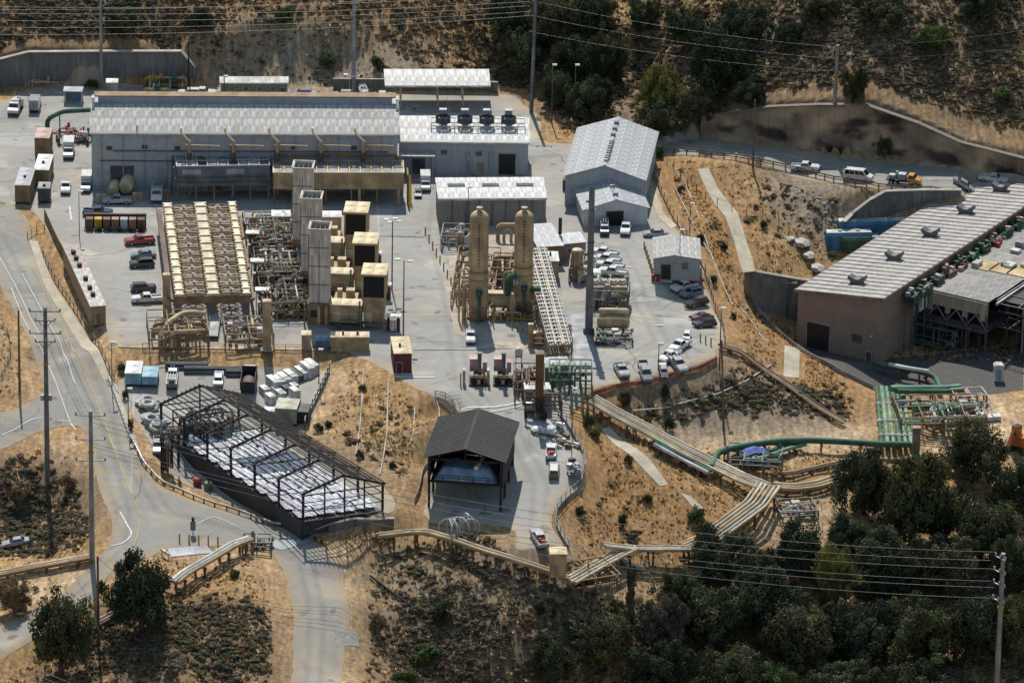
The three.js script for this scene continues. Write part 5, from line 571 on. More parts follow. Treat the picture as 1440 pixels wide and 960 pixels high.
{
  column('brown_stack', 'plain rust-brown stack beside the green pipe frame', 758, 577, 496, 0.78, MAT.brown, { hb: -0.6, sq: 1, cat: 'chimney' });
  const p = P(772, 556, -0.1), g = thing('green_pipe_stand', 'open green steel pipe frame beside the brown stack', 'pipe frame', p), fr = []; for (const x of [0, 1.9, 3.8, 5.8, 7.8]) for (const z of [0, -3.4, -6.4]) fr.push(bx(0.2, 4.6, 0.2, x, 0, z)); for (const y of [1.6, 3.1, 4.6]) { for (const z of [0, -3.4, -6.4]) fr.push(box(7.8, 0.18, 0.18, 3.9, y, z)); for (const x of [0, 1.9, 3.8, 5.8, 7.8]) fr.push(box(0.18, 0.18, 6.4, x, y, -3.2)); } mesh('frame', fr, MAT.green, g); for (let k = 0; k < 7; k++) mesh('pipe', run([V(0.7 + k * 1, 0, -0.6 - (k % 3) * 2), V(0.7 + k * 1, 3.9, -0.6 - (k % 3) * 2), V(0.7 + k * 1, 3.9, -6)], 0.2, 7), [MAT.green, MAT.greenLight, MAT.greyLight][k % 3], g); for (let k = 0; k < 6; k++) valve(g, V(0.7 + k * 1.1, 2.3, -0.6 - (k % 3) * 2), 0.35);
  cabin('equipment_cabin', 'pale blue-grey cabin with a sheet roof behind the brown stack', 'cabin', 766, 517, 806, 513, 3, 4.6, MAT.greyLight, MAT.greyLight, { nx: 3 }); cabin('equipment_cabin', 'white lidded plant box beside the brown stack', 'cabin', 738, 547, 774, 547, 2.6, 3, MAT.pink, MAT.white, { nx: 2, hb: -0.4 });
  skid('gate_pipework', 'brown pipes, drums and yellow posts left of the brown stack', P(722, 562, -0.4), 0, 5.6, 9, 3.6, 26, [MAT.rust, MAT.tanDark, MAT.grey, MAT.beige, MAT.maroon], 41, { drums: 4, boxes: 2, frame: MAT.rust }); const tw = thing('white_tank', 'small white domed tank on a brown stand by the yellow posts', 'tank', P(729, 525, 0)); mesh('tank_body', lathe([[0, 3.6], [0.7, 3.6], [0.75, 4.6], [0.4, 5.1], [0, 5.2]], 16), MAT.white, tw); mesh('stand', [[-0.5, -0.5], [0.5, -0.5], [-0.5, 0.5], [0.5, 0.5]].map(([x, z]) => bx(0.14, 3.6, 0.14, x, 0, z)).concat(bx(1.3, 0.15, 1.3, 0, 3.45, 0)), MAT.rust, tw);
  skid('steel_platform', 'dark steel platform frame at the foot of the brown stack', P(738, 588, -1.2), 0.02, 6.6, 4, 3.4, 10, [MAT.rust, MAT.darkRust, MAT.tanDark], 42, { frame: MAT.darkRust, boxes: 1 });
}
// ---------- strips of concrete, markings, joints ----------
const concMat = new THREE.MeshStandardMaterial({ map: tex(512, 512, (x, y) => { const n = pnoise(x, y, 5, 5, 2), f = pnoise(x, y, 60, 2, 6), k = 0.70 + n * 0.22 + f * 0.2; return [k, k * 0.96, k * 0.87]; }, [1 / 16, 1 / 16]), roughness: 0.9, color: new THREE.Color(0.82, 0.8, 0.76) });
const flatUV = (g) => { const p = g.attributes.position, uv = new Float32Array(p.count * 2); for (let i = 0; i < p.count; i++) { uv[i * 2] = p.getX(i); uv[i * 2 + 1] = p.getZ(i); } g.setAttribute('uv', new THREE.BufferAttribute(uv, 2)); return g; };
const polyPx = (a) => gp(a).map((p) => new THREE.Vector2(p.x, p.z));
const apron = (name, a, m = concMat, lift = 0.1) => sheet(name, polyPx(a), lift, m, flatUV);
apron('concrete_channel', [981,238, 996,236, 1012,268, 1038,300, 1050,340, 1064,384, 1046,386, 1034,345, 1020,305, 996,272]); apron('concrete_channel', [1104,486, 1125,490, 1124,532, 1102,530]); apron('concrete_channel', [846,604, 858,600, 915,648, 940,682, 928,684, 900,655]); apron('concrete_channel', [958,694, 972,698, 990,716, 978,718]);
apron('concrete_strip', [892,206, 901,205, 932,300, 953,318, 944,322, 924,304]); apron('concrete_strip', [40,338, 52,340, 72,395, 118,466, 150,520, 168,555, 152,545, 116,490, 62,402]); apron('concrete_strip', [148,534, 160,536, 174,572, 186,604, 198,640, 188,640, 174,606, 160,568]);
apron('concrete_ramp', [370,766, 424,747, 447,760, 395,774], new THREE.MeshStandardMaterial({ color: new THREE.Color(0.3, 0.33, 0.35), roughness: 0.6, map: grime }), 0.12);
apron('gravel_patch', [470,890, 500,885, 506,910, 470,912], new THREE.MeshStandardMaterial({ color: new THREE.Color(0.3, 0.28, 0.25), map: fineGrime, roughness: 1 }), 0.07);
apron('gravel_patch', [640,330, 720,332, 722,350, 660,470, 700,480, 780,484, 760,500, 640,470, 625,400], new THREE.MeshStandardMaterial({ map: tex(512, 512, (x, y) => { const k = 0.62 + 0.2 * pnoise(x, y, 7, 4, 2) + 0.5 * pnoise(x, y, 90, 2, 4); return [k, k * 0.93, k * 0.84]; }, [1 / 14, 1 / 14]), roughness: 1 }), 0.06);
apron('plank_patch', [235,772, 292,768, 300,778, 240,784], MAT.greyLight, 0.12);
apron('pad_shadow_sheet', [1128,482, 1240,506, 1330,496, 1440,480, 1440,548, 1380,556, 1330,548, 1250,556, 1228,548, 1170,520], new THREE.MeshStandardMaterial({ color: new THREE.Color(0.085, 0.08, 0.075), roughness: 0.9, map: fineGrime }), 0.05);  // near-black sheet: shadow of the brown hall and deck, painted on the pad
const yellowLine = M([0.5, 0.36, 0.1]), whiteLine = M([0.66, 0.65, 0.62], { map: fineGrime });
function stripe(name, a, w, m, dash = 0) { const c = new THREE.CatmullRomCurve3(gp(a)), n = Math.ceil(c.getLength() / 1.2), L = [], Rr = [], segs = []; const pts = c.getSpacedPoints(n); for (let i = 0; i <= n; i++) { const t = pts[Math.min(n, i + 1)].clone().sub(pts[Math.max(0, i - 1)]).setY(0).normalize(); L.push(new THREE.Vector2(pts[i].x - t.z * w / 2, pts[i].z + t.x * w / 2)); Rr.push(new THREE.Vector2(pts[i].x + t.z * w / 2, pts[i].z - t.x * w / 2)); }
  if (!dash) segs.push([0, n]); else for (let i = 0; i < n; i += dash * 2) segs.push([i, Math.min(n, i + dash)]);
  const o = inst(name, metricUV(flat(mergeGeometries(segs.map(([i, j]) => flat(drape([...L.slice(i, j + 1), ...Rr.slice(i, j + 1).reverse()], 0.13)))))), m); o.userData.kind = 'structure'; }
stripe('road_marking', [42,372, 70,425, 96,478, 122,535, 145,590, 166,650, 186,698, 196,735, 186,775], 0.22, yellowLine); stripe('road_marking', [30,385, 60,440, 88,495, 105,540], 0.16, whiteLine); stripe('road_marking', [15,405, 45,470, 70,520, 100,600], 0.16, whiteLine); stripe('road_marking', [-20,330, 25,410, 55,470], 0.16, whiteLine); stripe('road_marking', [2,612, 20,604, 45,590, 60,588], 0.25, whiteLine); stripe('road_marking', [80,592, 95,593, 106,605], 0.25, whiteLine); stripe('road_marking', [168,720, 178,738, 184,752, 170,765, 155,768], 0.3, whiteLine); stripe('road_marking', [275,738, 300,728, 335,742], 0.18, whiteLine);
stripe('road_marking', [555,530, 580,531, 612,531], 0.5, whiteLine); stripe('road_marking', [648,578, 700,572, 742,565], 0.5, whiteLine); stripe('road_marking', [648,583, 700,578, 742,570], 0.35, whiteLine); stripe('drain_channel', [525,331, 560,332, 596,333], 0.9, MAT.grey); stripe('expansion_joint', [582,492, 640,492, 720,490], 0.35, MAT.greyLight); stripe('road_marking', [860,375, 890,376], 0.4, whiteLine); stripe('road_marking', [920,458, 935,458], 0.4, whiteLine); stripe('road_marking', [905,199, 960,203, 1040,214, 1120,222, 1200,240, 1300,252, 1440,262], 0.2, whiteLine); stripe('road_marking', [97,290, 100,310], 0.35, whiteLine); stripe('yard_kerb', [165,487, 250,489, 340,490, 420,491, 462,492], 0.7, MAT.tanLight);

// ---------- the bare steel frame over white sheets ----------
{
  const he = 0.4, fl = -4.7, A0 = P(226, 568, he), A1 = P(426, 695, he), B1 = P(538, 680, he), ex = B1.clone().sub(A1).setY(0), ez = A0.clone().sub(A1).setY(0), Wd = ex.length(), ry = Math.atan2(-ex.z, ex.x), D = Math.abs(ez.dot(V(Math.sin(ry), 0, Math.cos(ry)))), skew = ez.dot(V(Math.cos(ry), 0, -Math.sin(ry))) / D, hh = he - fl, rise = 2.6, N = 7;
  const g = thing('bare_steel_frame', 'roofless dark steel building frame standing over rows of white sheets', 'steel frame', V(A1.x, fl, A1.z), ry), X = (x, z) => x - z * skew, m = MAT.darkRust; // z runs negative into the picture
  for (let i = 0; i < N; i++) { const z = -D * i / (N - 1), x0 = X(0, z), bot = Math.min(-0.2, hAt(localTo(g, x0, 0, z).x, localTo(g, x0, 0, z).z) - fl); mesh('column', box(0.38, hh - bot, 0.38, x0, (hh + bot) / 2, z), m, g); mesh('column', bx(0.38, hh, 0.38, x0 + Wd, 0, z), m, g); for (const t of i === 0 ? [0.27, 0.52, 0.77] : i === N - 1 ? [0.5] : []) mesh('column', bx(0.24, hh + rise * (1 - Math.abs(t - 0.5) * 2) - 0.3, 0.24, x0 + Wd * t, 0, z), m, g);
    mesh('rafter', beam(V(x0 - 0.4, hh - 0.1, z), V(x0 + Wd / 2, hh + rise, z), 0.25, 0.42), m, g); mesh('rafter', beam(V(x0 + Wd + 0.4, hh - 0.1, z), V(x0 + Wd / 2, hh + rise, z), 0.25, 0.42), m, g); if (i % 2 === 0) mesh('tie', box(Wd, 0.18, 0.18, x0 + Wd / 2, hh - 0.3, z), m, g); }
  for (let k = 0; k <= 9; k++) for (const s of [0, 1]) { if (s && k === 9) continue; const t = k / 9 * 0.5, x = s ? Wd * (1 - t) : Wd * t, y = hh + rise * t * 2 + 0.3; mesh('purlin', beam(V(x + (s ? 0.4 : -0.4) * (k === 0), y - 0.08, 0.5), V(X(x, -D - 0.5), y - 0.08, -D - 0.5), 0.11, 0.18), m, g); }
  for (let k = 0; k < 9; k += 2) mesh('purlin', beam(V(Wd * (1 - (k + 0.5) / 18), hh + rise * (k + 0.5) / 9 + 0.22, 0.5), V(X(Wd * (1 - (k + 0.5) / 18), -D), hh + rise * (k + 0.5) / 9 + 0.22, -D), 0.09, 0.12), m, g);
  for (const y of [1.6, 3.4]) for (const x of [0, Wd]) mesh('girt', beam(V(x, y, 0), V(X(x, -D), y, -D), 0.12, 0.16), m, g); for (const y of [1.7, 3.4]) mesh('girt', box(Wd, 0.12, 0.12, Wd / 2, y, 0), m, g);
  for (let i = 0; i < N - 1; i += 2) for (const [a, b] of [[i, i + 1], [i + 1, i]]) mesh('roof_brace', beam(V(X(Wd, -D * a / (N - 1)), hh + 0.2, -D * a / (N - 1)), V(X(Wd / 2, -D * b / (N - 1)), hh + rise + 0.2, -D * b / (N - 1)), 0.09), m, g);
  // raised floor with a dark skirt
  const sk = []; for (let i = 0; i < N - 1; i++) sk.push(beam(V(X(-0.2, -D * i / (N - 1)), -2.5, -D * i / (N - 1)), V(X(-0.2, -D * (i + 1) / (N - 1)), -2.5, -D * (i + 1) / (N - 1)), 0.25, 4.9)); sk.push(box(Wd, 2.6, 0.25, Wd / 2, -1.35, 0.1)); mesh('skirt_wall', sk, MAT.dark, g); mesh('floor', poly3([V(0, -0.02, 0), V(Wd, -0.02, 0), V(X(Wd, -D), -0.02, -D), V(X(0, -D), -0.02, -D)], 0.3), MAT.concreteDark, g);
  const whites = variants([0.7, 0.74, 0.79], 5, 0.34, { map: streakMap, rough: 0.45 }), blues = variants([0.1, 0.16, 0.27], 2, 0.2, { rough: 0.35 }), n = 10;
  for (let i = 0; i < n; i++) for (let j = 0; j < 4; j++) { const z = -D * (i + 0.5) / n * 0.86 - 0.5, r = R(); if (i > 8 && r < 0.5) continue; const blue = ((i === 5 || i === 6) && j > 0) || (i === 9 && j < 2), s = thing('sheet_bundle', '', 'metal sheet', localTo(g, X(1.3 + j * 3.7, z) + 0.3, 0, z), ry, blue ? 'blue sheets under the bare frame' : 'white sheets under the bare frame'); s.userData.label = `${blue ? 'blue' : 'white'} sheet under the bare frame, ${ORD[i]} row from its near end, ${['left', 'second', 'third', 'right'][j]} ${j % 3 ? 'from left' : 'side'}`;
    const L2 = D / n * 0.86 * 0.97, gg = new THREE.PlaneGeometry(3.5, L2, 16, 6).rotateX(-Math.PI / 2), p = gg.attributes.position; for (let q = 0; q < p.count; q++) p.setY(q, 0.5 + rr(0, 0.03) + 0.06 * Math.cos(p.getX(q) * 3.6) + 0.07 * fbm(p.getX(q) * 0.6 + i * 3, p.getZ(q) * 0.5 + j * 5, 2) + 0.12 * (j % 2)); gg.computeVertexNormals(); mesh('sheet', gg, blue ? blues[i % 2] : whites[(r * 4) | 0], s); mesh('support', [box(3.2, 0.35, 0.15, 0, 0.2, L2 * 0.3), box(3.2, 0.35, 0.15, 0, 0.2, -L2 * 0.3)], MAT.wood, s); }
  skid('scrap_stack', 'jumble of rusty pipes, frames and blue wraps at the far end of the bare frame', localTo(g, X(0.6, -D * 0.84), 0, -D * 0.84), ry, 10, 8, 3.4, 26, [MAT.rust, MAT.darkRust, MAT.white, MAT.blue, MAT.grey, MAT.pink], 51, { boxes: 6, drums: 3, frame: MAT.darkRust });
  skid('stair_tower', 'dark steel stair tower at the far left corner of the bare frame', G(226, 664).add(V(0, 0.05, 0)), 0, 3.2, 3.6, 7.4, 8, [MAT.darkRust, MAT.rust, MAT.grey], 52, { frame: MAT.darkRust, cat: 'stair tower', bare: 0 });
  const c = [[277, 684, MAT.red, 'red drum'], [292, 690, M([0.25, 0.24, 0.16]), 'olive drum']]; for (const [u, v, mm, w] of c) { const d = thing('oil_drum', `${w} lying beside the guardrail below the bare frame`, 'drum', G(u, v)); mesh('drum_body', lathe([[0, 0], [0.7, 0], [0.74, 0.1], [0.74, 1.5], [0.6, 1.7], [0, 1.75]], 16), mm, d); mesh('bung', cyl(0.15, 0.15, 0.12, 0.3, 1.7, 0, 8), MAT.greyDark, d); mesh('hoop', [cyl(0.78, 0.78, 0.08, 0, 0.6, 0), cyl(0.78, 0.78, 0.08, 0, 1.1, 0)], MAT.greyDark, d); }
  for (const [u, v, i] of [[339, 700, 0], [371, 712, 1]]) { const d = thing('tarp_bundle', i ? 'second blue wrapped bundle below the frame, nearer its front corner' : 'first blue wrapped bundle below the frame, farther from its front corner', 'bundle', G(u, v), 0.7); mesh('wrap', new THREE.IcosahedronGeometry(1, 2).scale(1.1, 0.9, 1.6).translate(0, 0.9, 0), MAT.blue, d); mesh('strap', [box(2.1, 0.08, 0.12, 0, 1.6, 0.4), box(2.1, 0.08, 0.12, 0, 1.6, -0.4)], MAT.greyLight, d); }
}
// ---------- raised deck and green coolers beside the brown hall ----------
{
  const H0 = rightHall, top = -0.9, a = P(1304, 405, top), b = P(1399, 419, top), ry = H0.ry, Wd = Math.abs(b.clone().sub(a).dot(V(Math.cos(ry), 0, -Math.sin(ry)))), D = 44, hb = -12.2, hh = top - hb, g = thing('raised_deck', 'concrete roofed steel platform with a beige fascia beside the brown hall', 'platform', V(a.x, hb, a.z), ry);
  panels(g, 'deck_slab', V(0, hh - 0.25, 0), V(Wd, 0, 0), V(0, 0, -D), 4, 12, [...variants([0.3, 0.29, 0.27], 3, 0.2, { map: streakMap }), M([0.32, 0.3, 0.27], { map: fineGrime })], 0.2, 0.02); for (let i = 0; i < 3; i++) mesh('plywood', bx(4, 0.12, 5, Wd * 0.3 + i * 3.6, hh, -17 - i * 0.4), M([0.6, 0.45, 0.22]), g);
  mesh('fascia', [box(Wd, 2.5, 0.3, Wd / 2, hh - 1.6, 0.16), box(0.3, 2.5, D, -0.16, hh - 1.6, -D / 2)], M([0.42, 0.35, 0.26], { map: streakMap }), g); mesh('deck_rail', [box(0.08, 0.08, D, 0.1, hh + 1.1, -D / 2), box(0.08, 0.08, D, 0.1, hh + 0.6, -D / 2), ...Array.from({ length: 14 }, (_, i) => bx(0.08, 1.1, 0.08, 0.1, hh, -0.4 - i * (D - 1) / 13))], MAT.steel, g); for (let i = 0; i < 10; i++) mesh('red_box', bx(rr(0.4, 1.2), rr(0.3, 0.8), rr(0.5, 1.6), rr(0.3, 1.4), hh, -rr(4, D - 2)), i % 2 ? MAT.red : MAT.pink, g); for (let i = 0; i < 9; i++) mesh('deck_box', bx(rr(0.6, 2.4), rr(0.4, 1.3), rr(0.6, 2.4), rr(1, Wd - 2), hh, -rr(6, D - 3)), [MAT.greyLight, MAT.tanLight, MAT.grey, MAT.white][i % 4], g);
  for (let i = 0; i < 4; i++) mesh('bracket', box(1, 1.3, 0.4, 1 + i * (Wd - 2) / 3, hh - 3.4, 0.16), M([0.42, 0.35, 0.26]), g);
  for (let i = 0; i < 4; i++) for (let j = 0; j < 6; j++) mesh('column', bx(0.4, hh - 0.3, 0.4, 0.3 + i * (Wd - 0.6) / 3, 0, -0.3 - j * (D - 0.6) / 5), MAT.steel, g); for (let j = 0; j < 6; j++) { const z = -0.3 - j * (D - 0.6) / 5; mesh('beam', box(Wd, 0.4, 0.3, Wd / 2, 5.6, z), MAT.steel, g); } for (const x of [0.3, Wd - 0.3]) mesh('beam', box(0.3, 0.4, D, x, 5.55, -D / 2), MAT.steel, g);
  for (let i = 0; i < 3; i++) mesh('brace', [beam(V(0.3 + i * (Wd - 0.6) / 3, 5.6, 0.1), V(0.3 + (i + 0.5) * (Wd - 0.6) / 3, hh - 3, 0.1), 0.22), beam(V(0.3 + (i + 1) * (Wd - 0.6) / 3, 5.6, 0.1), V(0.3 + (i + 0.5) * (Wd - 0.6) / 3, hh - 3, 0.1), 0.22)], MAT.grey, g);
  mesh('mid_floor', box(Wd + 5, 0.25, D, Wd / 2 - 2, 5.4, -D / 2), MAT.dark, g); mesh('railing', [box(Wd + 5, 0.1, 0.1, Wd / 2 - 2, 6.7, 1.4), box(Wd + 5, 0.1, 0.1, Wd / 2 - 2, 6.2, 1.4), ...Array.from({ length: 9 }, (_, i) => bx(0.1, 1.3, 0.1, -4 + i * (Wd + 4) / 8, 5.5, 1.4))], MAT.maroon, g); mesh('front_floor', box(Wd + 5, 0.2, 1.6, Wd / 2 - 2, 5.5, 0.9), MAT.steel, g);
  for (let i = 0; i < 5; i++) mesh('pipe', run([V(1 + i * 2.4, 0, -2), V(1 + i * 2.4, 3.8, -2), V(1 + i * 2.4, 3.8, -14)], 0.4), i % 2 ? MAT.steel : MAT.maroon, g);
  for (let k = 0; k < 12; k++) { const cA = P(1284, 424, -1.5), cB = P(1460, 302, -1.5), q = rng(400 + k), odd = k === 3 || k === 7 || k === 10, c = thing('green_cooler', `${odd ? 'reddish' : 'dark green'} louvred unit, ${ORD[k]} from the near end of the row beside the taupe roof`, 'cooler', cA.clone().lerp(cB, k / 11), ry + (q() - 0.5) * 0.08, 'louvred units along the brown hall'), body = odd ? M([0.32, 0.17, 0.13]) : M([0.045 + q() * 0.03, 0.1 + q() * 0.05, 0.06]); mesh('casing', bx(2.2, 1.3 + q() * 0.5, 3), body, c); for (let i = 0; i < 4; i++) mesh('fan_box', bx(0.7 + q() * 0.4, 0.5 + q() * 0.9, 0.6, (q() - 0.5) * 1.6, 1.3, -1.2 + i * 0.8), q() < 0.2 ? MAT.greyLight : q() < 0.25 ? MAT.pink : body, c); mesh('louvre', Array.from({ length: 5 }, (_, i) => box(2, 0.08, 0.1, 0, 0.25 + i * 0.22, 1.53)), MAT.dark, c); mesh('pipe', run([V(0.9, -2, 1.2), V(0.9, 1.9, 1.2), V(0.9, 1.9, -1.2)], 0.12, 6), MAT.greenLight, c); mesh('leg', [bx(0.2, 10.4, 0.2, -0.9, -10.4, 1.2), bx(0.2, 10.4, 0.2, 0.9, -10.4, 1.2)], MAT.steel, c); }
  skid('cooler_pipework', 'white, green and grey pipes at the near end of the green fan boxes', P(1252, 430, -3.6), ry, 6, 6, 3.4, 40, [MAT.white, MAT.green, MAT.greenLight, MAT.greyLight, MAT.steel], 61, { valves: 0.8, boxes: 3, frame: MAT.steel });
  skid('shadow_pipework', 'dark pipes and beams in the shade under the raised deck', localTo(g, -6, 0, 3), ry, 14, 6, 5, 24, [MAT.steel, MAT.green, MAT.dark], 62, { frame: MAT.steel });
}
{ const q = localTo({ position: P(1399, 419, -0.9).setY(-12.2), rotation: { y: rightHall.ry } }, 0.8, 0, 0); const sc = skid('steel_scaffold', 'tall dark steel scaffold with galvanised rails right of the raised deck', q, rightHall.ry, 13, 40, 10.4, 56, [MAT.steel, MAT.greyDark, MAT.maroon, MAT.grey, MAT.galv], 69, { frame: MAT.steel, boxes: 4, cat: 'scaffold' }); mesh('handrail', [box(0.12, 0.12, 42, 0.2, 12, -20), box(0.12, 0.12, 42, 0.2, 11.3, -20), box(0.3, 0.5, 42, 0.2, 10.5, -20)], MAT.galv, sc); mesh('mid_floor', [box(13, 0.2, 38, 6.5, 5.2, -20), box(13, 0.2, 38, 6.5, 10.2, -21)], MAT.dark, sc); for (let i = 0; i < 4; i++) mesh('railing', [box(13, 0.1, 0.1, 6.5, 6.4, -i * 12), box(13, 0.1, 0.1, 6.5, 8.9, -i * 12)], MAT.maroon, sc); }
// blue and green tanks behind the hall
for (const [u, v, L, h, m, lab] of [[1180, 336, 15, 3.4, MAT.blue, 'longest blue tank with a pale top under the curved wall'], [1163, 352, 9, 3.4, MAT.blue, 'shorter blue tank with a pale top at the left of the green one'], [1184, 355, 7.6, 2.9, MAT.green, 'green tank with a pale top partly behind the taupe roof']]) { const p = G(u, v), g = thing('frac_tank', lab, 'tank', p, 0.1); mesh('body', prism([[0, 0], [2.6, 0], [2.8, 0.5], [2.8, h - 0.5], [2.3, h], [0.4, h], [0, h - 0.5]], L, 0.05).rotateY(Math.PI / 2).translate(0, 0, 0), m, g); mesh('top', [bx(L - 0.2, 0.12, 1.9, L / 2, h + 0.03, -1.4)], M([0.55, 0.6, 0.55]), g); mesh('rib', Array.from({ length: 5 }, (_, i) => box(0.2, h - 0.3, 0.12, 0.6 + i * (L - 1.2) / 4, h / 2, 0.1)), m, g); mesh('hatch', [cyl(0.4, 0.4, 0.3, L * 0.3, h + 0.1, -1.4), cyl(0.4, 0.4, 0.3, L * 0.7, h + 0.1, -1.4)], MAT.greyLight, g); }
for (const [u, v, s, lab] of [[1128, 345, 2.2, 'largest pale concrete block in the rubble beside the blue tank'], [1138, 362, 1.8, 'pale concrete block lower down the rubble slope near the tank'], [1150, 380, 2, 'pale concrete block nearest the taupe roof edge'], [1112, 338, 1.2, 'small pale concrete block highest in the rubble by the tank']]) { const g = thing('concrete_block', lab, 'concrete block', G(u, v), s); mesh('block', new THREE.DodecahedronGeometry(s * 0.7, 0).scale(1.4, 0.6, 1).translate(0, s * 0.25, 0), MAT.offwhite, g); }
// ---------- pipelines ----------
function pipeline(name, label, a, n, r, mats, clear, o = {}) { // a: u, v, height over ground
  const c = []; for (let i = 0; i < a.length; i += 2) { const p = G(a[i], a[i + 1]); c.push(p); } const g = thing(name, label, o.cat ?? 'pipeline', V(0, 0, 0)); g.position.copy(c[0]); const gap = o.gap ?? r * 2.6;
  const lvl = c.map((p) => p.y + clear);
  const nrm = c.map((p, i) => { const q0 = c[Math.max(0, i - 1)], q1 = c[Math.min(c.length - 1, i + 1)], d0 = p.clone().sub(q0).setY(0).normalize(), d1 = q1.clone().sub(p).setY(0).normalize(), d = d0.add(d1).normalize(); return V(-d.z, 0, d.x); });
  const row = (k) => c.map((p, i) => V(p.x, lvl[i], p.z).addScaledVector(nrm[i], (k - (n - 1) / 2) * gap).sub(c[0]));
  for (let k = 0; k < n; k++) mesh('pipe', run(row(k), r * (k % 2 ? 0.82 : 1), 9), mats[k % mats.length], g);
  for (let i = 0; i < c.length - 1; i++) { const d = c[i].distanceTo(c[i + 1]), m = Math.max(1, Math.round(d / (o.step ?? 7))); for (let j = 0; j < m; j++) { const t = (j + 0.5) / m, p = c[i].clone().lerp(c[i + 1], t), y = lerp(lvl[i], lvl[i + 1], t), gy = hAt(p.x, p.z) - 0.3, dir = c[i + 1].clone().sub(c[i]).setY(0).normalize(), ang = Math.atan2(dir.x, dir.z), wd = Math.max(0.8, n * gap); if (y - gy < 0.5) continue; mesh('support', [box(wd + 0.3, 0.3, 0.35, 0, y - r - 0.16 - gy, 0, 0), ...(n > 1 || o.two ? [-wd / 2 + 0.15, wd / 2 - 0.15] : [0]).map((x) => box(0.32, Math.max(0.1, y - r - 0.3 - gy), 0.32, x, (y - r - 0.3 - gy) / 2, 0))].map((q) => q.rotateY(ang).translate(p.x - c[0].x, gy - c[0].y, p.z - c[0].z)), o.sm ?? MAT.rust, g); } }
  return g;
}
const CREAM = [MAT.tanLight, MAT.offwhite, MAT.beige, MAT.tanLight, M([0.62, 0.55, 0.4])];
pipeline('pipe_bridge', 'bundle of pale tan pipes running down the slope from the green pipe stand', [832,578, 870,600, 905,618, 945,640, 1000,668, 1045,690, 1078,702], 5, 0.34, CREAM, 2.4, { gap: 0.8, step: 8, two: 1 });
pipeline('pipe_bridge', 'bundle of cream pipes turning back from the sharp bend toward the lower yard', [1080,702, 1062,728, 1030,752, 995,778, 966,790], 6, 0.32, CREAM, 2.8, { gap: 0.85, step: 7, two: 1 });
pipeline('pipe_bridge', 'level cream pipes on posts between the oak and the pipe junction', [990,790, 940,790, 890,790, 848,785], 3, 0.34, CREAM, 2.6, { gap: 0.8, step: 6 });
pipeline('pipe_bridge', 'cream pipes slanting down to the junction beside the tan box', [890,786, 862,800, 835,815, 800,835], 4, 0.34, CREAM, 2.4, { gap: 0.85, step: 5, two: 1 });
pipeline('pipe_bridge', 'pair of tan pipes running along the slope below the dark roofed shed', [800,830, 760,815, 720,802, 680,790, 640,776, 600,764, 570,765, 530,770], 2, 0.42, [MAT.tan, MAT.beige], 2.3, { gap: 1.1, step: 9 });
pipeline('branch_pipe', 'single white pipe slanting from the junction onto bare earth', [866,790, 885,800, 906,808], 1, 0.32, [MAT.offwhite], 1.1, { step: 5 });
pipeline('green_pipeline', 'green and white pipes along the upper bank meeting the green elbow', [920,635, 960,656, 1000,676], 3, 0.36, [MAT.greenLight, MAT.green, MAT.white], 1.9, { gap: 0.9 });
pipeline('green_pipeline', 'thick green pipe rising over the sandy bench from its elbow', [1000,672, 1008,652, 1030,645, 1060,640, 1090,636, 1130,634, 1180,636, 1240,640, 1280,640], 1, 0.6, [MAT.green], 2.2, { step: 10, sm: MAT.tanDark });
pipeline('green_pipeline', 'second green pipe beside the blue cover on the sandy bench', [1046,655, 1075,650, 1100,640, 1130,632], 2, 0.5, [MAT.green, MAT.greenLight], 1.3, { gap: 1.3, step: 8 });
pipeline('tan_pipeline', 'tan pipes passing under the green pipe toward the oaks', [1090,692, 1120,694, 1150,690, 1180,680, 1215,672], 3, 0.4, [MAT.tanLight, MAT.beige, MAT.tan], 1.2, { gap: 1.1, step: 7 });
pipeline('tan_pipeline', 'low tan pipe on the sand under the long green pipe', [1085,672, 1120,670, 1160,660, 1200,652], 2, 0.25, [MAT.tan, MAT.rust], 0.8, { gap: 0.9, step: 7 });
pipeline('slope_pipeline', 'dark pipe run climbing the upper slope right of the car row', [1188,600, 1150,578, 1110,548, 1075,525, 1040,500, 1012,492], 3, 0.22, [MAT.tanDark, MAT.beige, MAT.rust], 0.9, { gap: 0.6, step: 6 });
pipeline('slope_pipeline', 'thin pale pipe lying along the bank below the row of cars', [890,580, 935,576, 970,566, 1010,556, 1050,538, 1085,515], 1, 0.16, [MAT.offwhite], 0.35, { step: 30 });
pipeline('lane_pipeline', 'pale pipe on posts dipping along the brush beside the lower drive', [352,775, 330,782, 300,800, 262,822, 245,836], 3, 0.34, [MAT.tan, MAT.offwhite, MAT.white], 2.4, { gap: 0.75, step: 7 });
pipeline('lane_pipeline', 'tan pipes along the low lane at the left edge', [-20,818, 40,806, 90,797, 130,790], 3, 0.34, [MAT.tanLight, MAT.tan, MAT.tanDark], 1.0, { gap: 0.8, step: 6 });
pipeline('lane_pipeline', 'pipes half hidden behind the two oaks at lower left', [100,905, 140,880, 175,862, 215,842], 3, 0.3, [MAT.beige, MAT.pink, MAT.rust], 0.8, { gap: 0.8, step: 6 });
pipeline('brush_pipe', 'thin dark pipe crossing the brush slope below the tan pipes', [520,812, 560,842, 600,870, 640,900], 1, 0.2, [MAT.darkRust], 0.4, { step: 8 });
